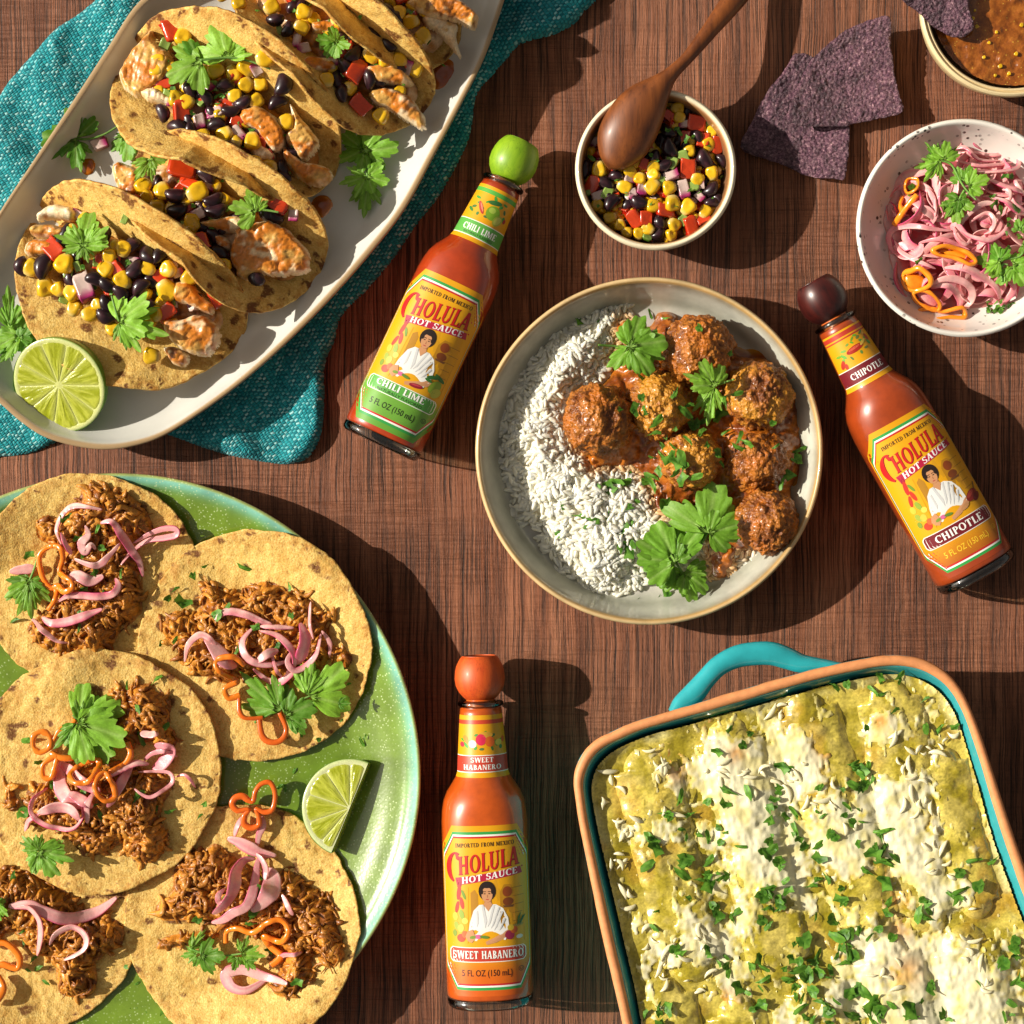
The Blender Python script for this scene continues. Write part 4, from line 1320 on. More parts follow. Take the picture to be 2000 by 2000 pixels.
class Tost:
    def __init__(s, c, R, z0, tilt, seed, bumps=()):
        s.c, s.R, s.z0, s.tilt, s.seed, s.bumps = c, R, z0 * MM, tilt, seed, bumps
        s.ZR = s.z0 + 2 * MM
    def surf(s, x, y):
        x, y = np.asarray(x, float), np.asarray(y, float)
        z = s.z0 + ((x - s.c[0]) * s.tilt[0] + (y - s.c[1]) * s.tilt[1]) * S
        z = z + .9 * MM * fbm(x / 70, y / 70, s.seed, 2, s.seed)
        for bx, by, br, bh in s.bumps:
            z = z + bh * MM * np.exp(-((x - bx) ** 2 + (y - by) ** 2) / br ** 2)
        p = gz(x, y) + 3.0 * MM
        return np.maximum(z, p)
    def shell(s, parent):
        nr, na = 56, 260
        rr = np.linspace(0, 1, nr + 1)[1:] ** .85
        th = np.linspace(0, 2 * np.pi, na, endpoint=False)
        wob = 1 + .034 * fbm(np.cos(th) * 2.2 + s.seed, np.sin(th) * 2.2, 0, 3, s.seed + 40) + .010 * fbm(np.cos(th) * 18, np.sin(th) * 18, s.seed, 2, s.seed + 41)
        X = s.c[0] + rr[:, None] * (s.R * wob * np.cos(th))[None]
        Y = s.c[1] + rr[:, None] * (s.R * wob * np.sin(th))[None]
        z = s.surf(X, Y) + ss(.82, 1, rr)[:, None] * (.9 * fbm(X / 45, Y / 45, s.seed, 2, s.seed + 42)) * MM
        rel = .40 * fbm(X / 9, Y / 9, s.seed, 3, s.seed + 43) + .45 * np.maximum(vn(X / 13, Y / 13, s.seed, s.seed + 44), 0)
        top = W(X, Y, z + rel * MM, s.ZR)
        bot = W(X, Y, z - 2.0 * MM * (1 - .4 * ss(.95, 1, rr))[:, None], s.ZR)
        edge = np.broadcast_to(ss(.78, 1.0, rr)[:, None], X.shape)
        spots = ss(.22, .50, fbm(X / 12 + 5, Y / 12, s.seed, 4, s.seed + 45, .7)) * (.05 + .9 * ss(.84, .98, rr)[:, None])
        spots = spots + ss(.62, .86, vn(X / 24, Y / 24, s.seed, s.seed + 46)) * .7
        n1 = nr * na
        C = np.stack([edge * .8, np.clip(spots, 0, 1), np.zeros_like(X)], -1).reshape(-1, 3)
        VV = np.concatenate([top.reshape(-1, 3), bot.reshape(-1, 3), [top[0].mean(0)], [bot[0].mean(0)]])
        C = np.concatenate([C, C, C[:1], C[:1]])
        i = np.arange(na)
        j = (i + 1) % na
        o = (nr - 1) * na
        rim = np.stack([o + i, n1 + o + i, n1 + o + j, o + j], 1)
        return put('tortilla', VV, [grid_faces(nr, na, True, flip=True), grid_faces(nr, na, True, off=n1), rim[:, ::-1], np.stack([j, i, np.full(na, 2 * n1)], 1), np.stack([n1 + i, n1 + j, np.full(na, 2 * n1 + 1)], 1)], MAT['tortilla'], parent, C)
    def mound(s, x, y, d):
        h = 8.5 * ss(-2, 34, d) + 2.5 * fbm(x / 26, y / 26, s.seed, 2, s.seed + 50)
        return s.surf(x, y) + np.maximum(h * ss(0, 10, d), .3) * MM
    def fibre(s, x, y):
        """torn meat: bundles of fibres, each patch pulled its own way"""
        out, wt = 0, 0
        for k in range(5):
            a = k * math.pi / 5 + s.seed
            w = np.exp(5 * vn(x / 24 + 31 * k, y / 24, s.seed, s.seed + 120 + k))
            u, v = x * math.cos(a) + y * math.sin(a), -x * math.sin(a) + y * math.cos(a)
            out = out + w * (1.9 * np.abs(fbm(u / 30, v / 9, k, 2, s.seed + 130 + k)) * 2 + 1.2 * fbm(u / 22, v / 3.6, k, 2, s.seed + 140 + k))
            wt = wt + w
        return out / wt * 1.5 + 2.6 * fbm(x / 16, y / 16, s.seed, 2, s.seed + 150) - .8
    def pork(s, parent, polys, dens=1.0):
        s.polys = [cr(p, 8 * len(p), True) for p in polys]
        bag = Bag()
        r = np.random.default_rng(s.seed + 60)
        for P in s.polys:
            def zf(X, Y, d):
                return s.mound(X, Y, d) + s.fibre(X, Y) * ss(0, 9, d) * MM
            def cf(X, Y, d):
                n = fbm(X / 15, Y / 15, s.seed, 3, s.seed + 53)
                return mixc((.22, .062, .006), (.56, .215, .022), ss(-.4, .35, n + .22 * s.fibre(X, Y) - .1))
            lump_pad('pork_heap', P, 2.4, zf, cf, 'pork', parent, s.ZR)
            lo, hi = P.min(0), P.max(0)
            area = .5 * abs(np.sum(P[:, 0] * np.roll(P[:, 1], -1) - P[:, 1] * np.roll(P[:, 0], -1)))
            n = int(area / 210 * dens)
            k = 0
            while k < n:
                q = lo + r.random(2) * (hi - lo)
                d = sdf(P, q[:1], q[1:])[0]
                if d[0] < 2:
                    continue
                k += 1
                thin = r.random() < .25 and d[0] > 12
                L = r.uniform(20, 48) if thin else r.uniform(16, 42)
                fl = 5.0 * fbm(q[0] / 34, q[1] / 34, s.seed, 2, s.seed + 54) + r.normal(0, .35)
                m = 7
                t = np.linspace(-.5, .5, m)
                cu = r.normal(0, 1.2)
                x = q[0] + L * (t * np.cos(fl) - cu * t * t * np.sin(fl))
                y = q[1] + L * (t * np.sin(fl) + cu * t * t * np.cos(fl))
                dd = sdf(P, x, y)[0]
                z = s.mound(x, y, np.maximum(dd, 0)) + (r.uniform(.2, 1.9) + r.uniform(-1.3, 1.3) * t * 2 + .5 * np.sin(t * 9 + r.random() * 6)) * MM
                w = (r.uniform(1.6, 3.8) if thin else r.uniform(6, 15)) * (1 - .75 * np.abs(t * 2) ** 2.5) * S * (1 + .22 * r.normal(0, 1, m))
                V, F, tt, pp = sweep(W(x, y, z, s.ZR), np.abs(w) + .3 * MM, np.abs(w) * .55 + .25 * MM, 6, r.normal(0, .5))
                c0 = mixc((.24, .068, .006), (.60, .250, .032), np.array(r.random()))
                c = np.clip(np.asarray(c0) * (1 + .25 * np.sin(pp * 2 + r.random() * 6))[:, None], 0, 1)
                bag.add(V, F, c)
        o = bag.put('pork_shreds', MAT['pork'], parent)
        o['kind'] = 'stuff'
    def top(s, x, y):
        x, y = np.atleast_1d(np.asarray(x, float)), np.atleast_1d(np.asarray(y, float))
        z = s.surf(x, y) + .6 * MM
        for P in s.polys:
            d = sdf(P, x, y)[0]
            z = np.where(d > 0, s.mound(x, y, np.maximum(d, 0)) + 1.8 * MM, z)
        return z

def mapper(ox, oy, k):
    return lambda L: [(ox + q[0] / k, oy + q[1] / k, *q[2:]) for q in L]
TA, TB, TC, TD, TD2 = mapper(0, 900, 4.293), mapper(250, 1000, 3.22), mapper(0, 1250, 3.864), mapper(0, 1600, 2.273), mapper(400, 1500, 6.44)
GTO = 'pulled pork tostadas on the lime green plate'

def dress(t, r, onions=(), rings=(), leaves=(), stems=(), flakes=(), mp=None):
    lay = 0
    for w, pink, lift, pts in onions:
        lay += 1
        ribbon(mp(pts), w, r, t.top, 3.0 + .05 * w, RND.uniform(-.7, .7), lift, t.ZR, pink, zadd=(1.3 + .22 * lay) * MM)
    for cols, closed, w, pts in rings:
        lay += 1
        ring(mp(pts), r, t.top, w, 12, cols, 1.5, t.ZR, closed=closed, zadd=(2.6 + .15 * lay) * MM)
    for i, (b, tip, wd, tn) in enumerate(leaves):
        b_, t_ = mp([b])[0], mp([tip])[0]
        leaf(b_, t_, float(max(t.top(*b_)[0], t.top(*t_)[0])) + (4.0 + .8 * i) * MM, r, wide=wd, tone=tn, zr=t.ZR, pitch=RND.uniform(-.05, .2))
    for sx in stems:
        p = mp(sx)
        stem(p, float(t.top(*p[0])[0]) + 5 * MM, r, zr=t.ZR)
    for q in flakes:
        x, y = mp([q])[0][:2]
        flake(x, y, float(t.top(x, y)[0]) + 1.8 * MM, r, (q[2] if len(q) > 2 else 1.0) * RND.uniform(.9, 1.5), zr=t.ZR)

def build_tostadas():
    def root(t, label):
        return thing('tostada', label, 'tostada', W(t.c[0], t.c[1], GF, t.ZR), GTO)
    # lower left, running off both edges
    t = Tost((50, 1800), 219, 10.2, (-.004, 0), 75)
    r = root(t, 'pork tostada in the bottom left corner, mostly under the others')
    t.shell(r)
    t.pork(r, [TD([(-120, 240), (0, 220), (100, 230), (260, 300), (340, 380), (430, 430), (530, 460), (540, 560), (430, 620), (430, 720), (390, 790), (270, 780), (250, 700), (230, 620), (150, 600), (60, 500), (0, 520), (-100, 560)])])
    dress(t, r, [(27, .45, 1, [(60, 370), (150, 362), (210, 390), (320, 430), (430, 410), (520, 345)]), (14, .35, 3, [(80, 380), (150, 370), (200, 430), (200, 520), (170, 600)]), (15, .1, 2, [(240, 540), (270, 490), (340, 460), (400, 500), (390, 560), (300, 610)])],
          [(ORG, False, 12, [(-40, 560), (30, 545), (90, 600), (85, 655), (20, 640), (-20, 660)]), (ORG, False, 12, [(0, 690), (25, 740), (5, 790), (-30, 800)])],
          [((5, 350), (50, 390), .9, .5), ((5, 350), (10, 460), .8, .6), ((0, 350), (20, 300), .8, .2)], [], [(70, 250, 1.4), (110, 490), (105, 555, 1.3), (150, 620, 1.3), (125, 670), (205, 725), (170, 660), (560, 655, .7)], TD)
    # upper left
    t = Tost((178, 1138), 217, 11, (0, -.006), 71, [(60, 1010, 60, 3)])
    r = root(t, 'pork tostada overhanging the top rim of the green plate')
    t.shell(r)
    t.pork(r, [TA([(720, 240), (870, 210), (960, 230), (1130, 300), (1250, 430), (1290, 590), (1180, 640), (1150, 800), (1190, 960), (1190, 1180), (1170, 1300), (1000, 1450), (870, 1640), (600, 1630), (400, 1600), (270, 1500), (230, 1380), (380, 1250), (480, 1100), (500, 900), (480, 740), (330, 650), (350, 500), (540, 460), (700, 300)])])
    dress(t, r, [(12, .1, 2, [(545, 720), (520, 560), (570, 440), (660, 380), (780, 385), (910, 410)]), (15, .1, 2, [(760, 540), (780, 620), (720, 690), (750, 760), (800, 700), (830, 740)]), (14, .2, 2, [(660, 820), (800, 870), (880, 860), (960, 780), (1040, 690)]),
                 (13, .5, 4, [(1040, 870), (1120, 760), (1250, 670), (1400, 645), (1500, 620), (1495, 570), (1390, 570), (1250, 620), (1130, 690)]), (15, .7, 4, [(890, 520), (990, 510), (1060, 620), (1120, 740), (1180, 850), (1205, 970)]),
                 (15, .6, 2, [(1000, 980), (1030, 1040), (980, 1110), (850, 1130), (700, 1120), (600, 1130), (510, 1180)]), (18, .7, 2, [(370, 1310), (460, 1350), (580, 1345), (700, 1310), (800, 1270), (890, 1235)]), (10, .05, 2, [(250, 1300), (350, 1370), (440, 1440), (520, 1500), (600, 1515)]),
                 (12, .6, 2, [(560, 600), (600, 700), (640, 780)]), (28, .2, 1, [(620, 950), (700, 960), (800, 1000), (900, 960)]), (22, .25, 0, [(90, 930), (200, 910), (310, 900)])],
          [(ORG, True, 11, [(350, 800), (430, 720), (530, 720), (555, 800), (520, 920), (560, 960), (640, 1000), (650, 1060), (580, 1090), (510, 1050), (440, 1060), (370, 960)]), (ORG, False, 10, [(490, 1060), (490, 1150), (430, 1240)])],
          [((265, 1000), (55, 1010), .8, .3), ((265, 1000), (70, 1150), .8, .7), ((265, 1005), (190, 1280), .8, .8), ((270, 1005), (300, 1310), .8, .7), ((275, 1000), (410, 1060), .8, .3)], [[(265, 1000), (300, 910), (330, 810)]],
          [(590, 490, 1.3), (690, 640), (850, 580, 1.4), (880, 730, 1.4), (720, 780, 1.2), (830, 930, 1.3), (1040, 930, 1.3), (730, 1070, 1.3), (250, 780, 1.5), (900, 1075), (700, 1270, 1.3), (690, 1410, 1.3), (130, 1330, 1.5), (760, 960)], TA)
    # right
    t = Tost((497, 1262), 229, 11.5, (-.012, 0), 72, [(300, 1180, 70, 2.0)])
    r = root(t, 'pork tostada at the right of the plate beside the lime wedge and the rim')
    t.shell(r)
    t.pork(r, [TB([(440, 440), (520, 450), (700, 510), (780, 450), (900, 440), (1000, 480), (1150, 530), (1220, 640), (1310, 620), (1270, 740), (1300, 830), (1410, 890), (1390, 960), (1250, 930), (1180, 1000), (1000, 1080), (850, 1040), (700, 1050), (600, 1080), (520, 1040), (400, 1020), (330, 900), (230, 780), (200, 700), (300, 620), (400, 640), (470, 560)])])
    dress(t, r, [(18, .4, 2, [(560, 670), (640, 620), (760, 640), (850, 680), (920, 700)]), (12, .15, 3, [(360, 940), (400, 830), (470, 765), (540, 790), (580, 850)]), (30, .2, 2, [(500, 780), (570, 850), (640, 930), (700, 960)]),
                 (14, .4, 3, [(800, 720), (740, 800), (760, 890), (830, 940), (930, 950), (1010, 930)]), (13, .5, 3, [(850, 740), (960, 770), (1050, 860), (1060, 950), (1010, 1000)]), (26, 1.0, 2, [(1100, 690), (1130, 780), (1110, 880), (1080, 950)]),
                 (14, .6, 4, [(1225, 760), (1200, 880), (1130, 960), (1060, 985), (1020, 930), (1050, 860)]), (9, .2, 3, [(1160, 560), (1160, 680), (1180, 790)]), (9, .15, 3, [(1230, 740), (1280, 820), (1275, 910)]), (13, .6, 2, [(800, 980), (880, 1050), (960, 1065), (1040, 1010), (1080, 980)]),
                 (12, .3, 2, [(850, 710), (950, 715), (1060, 720)]), (7, .5, 2, [(920, 880), (950, 980), (980, 1030)]), (18, .05, 1, [(830, 930), (900, 880), (960, 860)])],
          [(ORG, False, 11, [(750, 950), (690, 900), (600, 910), (580, 960), (640, 1020), (695, 1060), (620, 1105), (640, 1165), (710, 1150)]), (REDO, False, 10, [(705, 1170), (710, 1250), (750, 1290), (850, 1290)]), (REDO, False, 11, [(960, 1260), (1000, 1360), (970, 1430), (900, 1440), (850, 1400), (830, 1300)])],
          [((965, 1240), (710, 1030), .75, .4), ((970, 1240), (840, 1160), .8, .3), ((970, 1230), (980, 1090), .8, .5), ((1140, 1140), (1180, 920), .7, .8), ((1160, 1150), (1370, 960), 1.0, .9), ((1170, 1180), (1230, 1210), .9, .3), ((1000, 1270), (1180, 1190), 1.1, .3), ((1030, 1290), (1140, 1345), .8, .2), ((1330, 1190), (1410, 1190), .8, .1)],
          [[(800, 1320), (960, 1235), (1180, 1140)]],
          [(720, 345, 2.0), (410, 400, 1.4), (305, 485, 1.2), (255, 540), (340, 570, 1.8), (575, 640, 1.2), (635, 600), (1040, 645, 1.3), (1020, 470), (485, 340), (310, 800, 1.3), (220, 815), (820, 720), (950, 840, 1.7), (700, 860), (1090, 1390), (1200, 1430), (1390, 1080), (1340, 1315, .6)], TB)
    # bottom right
    t = Tost((473, 1805), 230, 11.0, (-.012, -.004), 74, [(640, 1780, 60, 1.0)])
    r = root(t, 'pork tostada at the bottom of the plate below the lime wedge')
    t.shell(r)
    t.pork(r, [TD([(770, 230), (830, 130), (900, 140), (960, 110), (1060, 180), (1200, 250), (1290, 210), (1380, 300), (1470, 350), (1500, 450), (1540, 590), (1460, 640), (1390, 590), (1390, 700), (1280, 770), (1210, 740), (1260, 600), (1180, 540), (1060, 500), (960, 480), (870, 450), (720, 450), (690, 390), (760, 320)]), TD([(700, 580), (720, 530), (830, 505), (950, 500), (960, 530), (830, 560)])])
    dress(t, r, [(12, .7, 3, [(480, 600), (420, 720), (370, 860)]), (13, .4, 3, [(720, 600), (740, 720), (690, 830), (660, 1000)]), (22, .3, 2, [(290, 880), (420, 920), (560, 990), (700, 1060), (900, 1100)]), (34, .25, 2, [(720, 1300), (840, 1340), (860, 1480), (760, 1640), (620, 1750)]),
                 (26, .45, 3, [(640, 1140), (510, 1150), (430, 1250), (420, 1400), (370, 1550), (270, 1680), (140, 1790)]), (19, .4, 3, [(680, 1120), (660, 1250), (640, 1500), (560, 1680), (400, 1760), (250, 1870), (100, 1930)]), (12, .7, 4, [(640, 1060), (740, 1150), (780, 1260), (760, 1440)]), (11, .2, 3, [(290, 1470), (220, 1540), (220, 1620), (290, 1690)])],
          [(REDO, True, 11, [(620, 400), (650, 280), (720, 190), (830, 170), (890, 280), (890, 420), (850, 520), (760, 540), (660, 500), (690, 600), (690, 700), (600, 740), (510, 690), (510, 590), (560, 510), (430, 520), (360, 440), (400, 360), (490, 340), (560, 390)])],
          [], [], [(600, 1070, 1.4), (690, 1380), (720, 1520, 1.8), (290, 1590, 1.2), (640, 1760, 2.0), (610, 1850), (360, 930, 1.1)], TD2)
    dress(t, r, [(24, .35, 3, [(1290, 700), (1180, 690), (1080, 660), (1010, 680), (1030, 735), (1100, 750), (1190, 700)]), (12, .5, 2, [(1350, 570), (1270, 590), (1200, 650)]), (10, .1, 1, [(1260, 320), (1290, 370), (1310, 410)])],
          [(ORG, False, 12, [(1005, 545), (1010, 495), (1060, 475), (1130, 490), (1200, 440), (1260, 430), (1292, 480), (1250, 530), (1180, 510), (1205, 560), (1250, 600), (1210, 640)])],
          [((880, 590), (800, 600), .7, .4), ((850, 570), (925, 480), .5, .8), ((890, 600), (930, 660), .9, .3), ((900, 600), (1010, 590), .9, .3), ((1080, 580), (1110, 505), .8, .9), ((1080, 590), (1185, 600), .8, .6), ((1060, 600), (1050, 660), .9, .3), ((1100, 610), (1150, 655), .8, .4)], [[(850, 570), (960, 600), (1080, 590)]],
          [(1335, 690), (880, 440, 1.2), (1120, 450, 1.4), (1200, 580)], TD)
    # on top, lower left
    t = Tost((190, 1507), 240, 16.2, (.006, -.002), 73, [(140, 1310, 55, 4.5), (90, 1330, 60, 3)])
    r = root(t, 'pork tostada lying on top of the others with one large cilantro leaf')
    t.shell(r)
    t.pork(r, [TC([(820, 370), (960, 350), (1130, 330), (1230, 400), (1290, 500), (1270, 620), (1330, 720), (1320, 800), (1250, 860), (1180, 780), (1000, 760), (760, 780), (560, 760), (640, 620), (860, 600), (950, 520), (850, 440)]), TC([(200, 1130), (330, 1080), (420, 1120), (500, 1000), (760, 900), (1000, 960), (1180, 1000), (1290, 1120), (1220, 1260), (1220, 1380), (1280, 1490), (1210, 1640), (1120, 1690), (960, 1620), (900, 1530), (820, 1600), (640, 1640), (590, 1590), (480, 1480), (380, 1440), (240, 1400), (200, 1330)]), TC([(40, 1130), (80, 1070), (110, 1180), (140, 1260), (80, 1300), (30, 1250)])])
    dress(t, r, [(26, .45, 2, [(430, 930), (455, 1020), (480, 1120), (590, 1200), (700, 1240)]), (22, .5, 3, [(440, 920), (560, 990), (700, 1080), (790, 1120)]), (20, .5, 2, [(1000, 930), (960, 1020), (900, 1150), (840, 1240)]), (28, 1.0, 2, [(1170, 800), (1290, 820), (1230, 930), (1150, 960)]),
                 (10, .5, 4, [(1340, 880), (1260, 830), (1160, 850), (1090, 910)]), (10, .35, 4, [(1050, 990), (1180, 985), (1290, 995), (1315, 1060), (1250, 1120), (1150, 1165), (1040, 1105)]), (6, .5, 3, [(1330, 1030), (1400, 1010), (1450, 1050), (1480, 1110)]),
                 (11, .7, 4, [(370, 1110), (285, 1180), (265, 1270), (340, 1350), (480, 1395), (600, 1390), (660, 1310), (650, 1230)]), (22, .25, 2, [(320, 1290), (450, 1240), (580, 1255), (640, 1340)]), (11, .5, 2, [(190, 1440), (240, 1350), (330, 1290)]), (14, .3, 2, [(750, 1120), (700, 1220), (690, 1360)]), (17, .05, 1, [(1080, 690), (1150, 700), (1220, 690)]), (22, .35, 1, [(560, 1130), (650, 1180), (740, 1230)]), (16, .3, 3, [(860, 1010), (940, 960), (1040, 920), (1130, 930)])],
          [(ORG, True, 11, [(270, 800), (270, 720), (330, 685), (390, 720), (390, 800), (320, 840)]), (ORG, False, 10, [(400, 780), (430, 730), (470, 670), (540, 655), (580, 600)]), (ORG, True, 10, [(440, 870), (345, 930), (340, 1020), (400, 1030), (430, 950)]), (ORG, False, 11, [(400, 850), (480, 880), (560, 885)]), (ORG, True, 11, [(560, 1000), (620, 935), (745, 890), (770, 950), (710, 1040), (610, 1050)]), (ORG, False, 11, [(860, 980), (960, 920), (1000, 850), (975, 770)]), (ORG, True, 11, [(790, 1000), (765, 1090), (830, 1180), (905, 1160), (890, 1060), (840, 985)])],
          [((600, 610), (950, 500), 1.0, .9), ((620, 620), (720, 430), .8, .8), ((610, 620), (980, 720), 1.0, .8), ((610, 630), (870, 880), .9, .7), ((600, 620), (600, 930), .8, .6), ((590, 620), (495, 770), .7, .2), ((320, 1570), (190, 1470), .8, .4), ((320, 1575), (350, 1440), .8, .6), ((320, 1575), (280, 1740), .8, .5), ((325, 1570), (590, 1620), .8, .4), ((325, 1575), (480, 1750), .9, .6)],
          [[(610, 620), (560, 560)], [(330, 1575), (250, 1560), (160, 1520)]],
          [(960, 330, 1.4), (1190, 290, 1.2), (1060, 510), (1065, 720, 2.2), (1240, 660, 1.3), (200, 760, 1.5), (300, 920, 1.3), (400, 1090, 1.3), (460, 1170, 1.7), (170, 1300, 1.5), (650, 1130), (1070, 1160, 1.8), (1190, 1270, 1.2), (1280, 1290, 1.2), (1545, 1240, 1.2), (1510, 1330, 1.1), (780, 1310, 1.3), (760, 1220, 1.2), (430, 1420, 1.3)], TC)
build_tostadas()

def build_lime_wedge():
    mp = mapper(560, 1440, 6.44)
    A, B, Cc = [np.array(mp([q])[0]) for q in ((1040, 320), (570, 1460), (800, 865))]
    O = W((A[0] + B[0]) / 2 - 2, (A[1] + B[1]) / 2, GF + 12 * MM)
    root = thing('lime_wedge', 'lime wedge leaning between two tostadas near the right rim of the green plate', 'lime', O * np.array([1, 1, 0]) + np.array([0, 0, GF]))
    ax = W(*A, 0) - W(*B, 0)
    R = np.linalg.norm(ax) / 2 * .985
    y = ax / np.linalg.norm(ax)
    n = np.array([-.12, .03, .99])
    n = n - y * (n @ y)
    n /= np.linalg.norm(n)
    x = np.cross(y, n)
    Fm = np.stack([x, y, n], 0)                            # -x points to the rind
    th = np.linspace(np.pi / 2, 3 * np.pi / 2, 60)
    r = np.array([0, .5, .86, .90, .945, .975, 1.0])
    zz = np.array([0, -.4, -.2, .25, .35, .2, -.3]) * MM
    P = np.stack([r[:, None] * R * np.cos(th), r[:, None] * R * np.sin(th), np.broadcast_to(zz[:, None], (7, 60))], -1).reshape(-1, 3)
    rc = np.repeat(r, 60)
    c = mixc((.78, .80, .46), (.74, .80, .40), ss(.88, .93, rc))
    put('pith', O + P @ Fm, [grid_faces(7, 60)[:, ::-1]], MAT['lime_flesh'], root, mixc(c, (.16, .34, .015), ss(.97, .995, rc)))
    dep = np.linspace(0, 1, 9)
    rad = R * np.sqrt(1 - (dep * .42) ** 2)
    P = np.stack([rad[:, None] * np.cos(th), rad[:, None] * np.sin(th), np.broadcast_to(-dep[:, None] * 11.5 * MM, (9, 60))], -1).reshape(-1, 3)
    put('rind', O + P @ Fm, [grid_faces(9, 60)], MAT['lime_rind'], root, mixc((.10, .28, .012), (.26, .42, .04), ss(-.3, .6, vn(P[:, 0] * 200, P[:, 1] * 200, P[:, 2] * 200, 9))))
    ch = np.linspace(-1, 1, 14)
    P = np.stack([np.broadcast_to((.02 * R), (9, 14)), rad[:, None] * ch[None], np.broadcast_to(-dep[:, None] * 11.5 * MM, (9, 14))], -1).reshape(-1, 3)
    put('cut_side', O + P @ Fm, [grid_faces(9, 14)], MAT['lime_flesh'], root, (.40, .46, .04))
    e = np.radians([92, 112, 147, 185, 222, 252, 268])
    for k in range(6):
        segment(root, O, Fm, R * .92, e[k], e[k + 1], 20 + k, .04, 1.0)
build_lime_wedge()
r = thing('chopped_cilantro', 'scattered dark cilantro bits on the bare green glaze of the plate', 'chopped cilantro', W(705, 1445, GF))
for x, y, s_ in ((705, 1446, 1.3), (712, 1441, .8), (648, 1412, .8), (556, 1540, 1.1), (548, 1535, .8), (268, 1920, 1.0), (262, 1968, .8), (283, 1980, .9), (322, 1980, 1.2), (318, 1960, .9), (575, 1505, .8)):
    flake(x, y, float(gz(x, y)) + .7 * MM, r, s_, .15)
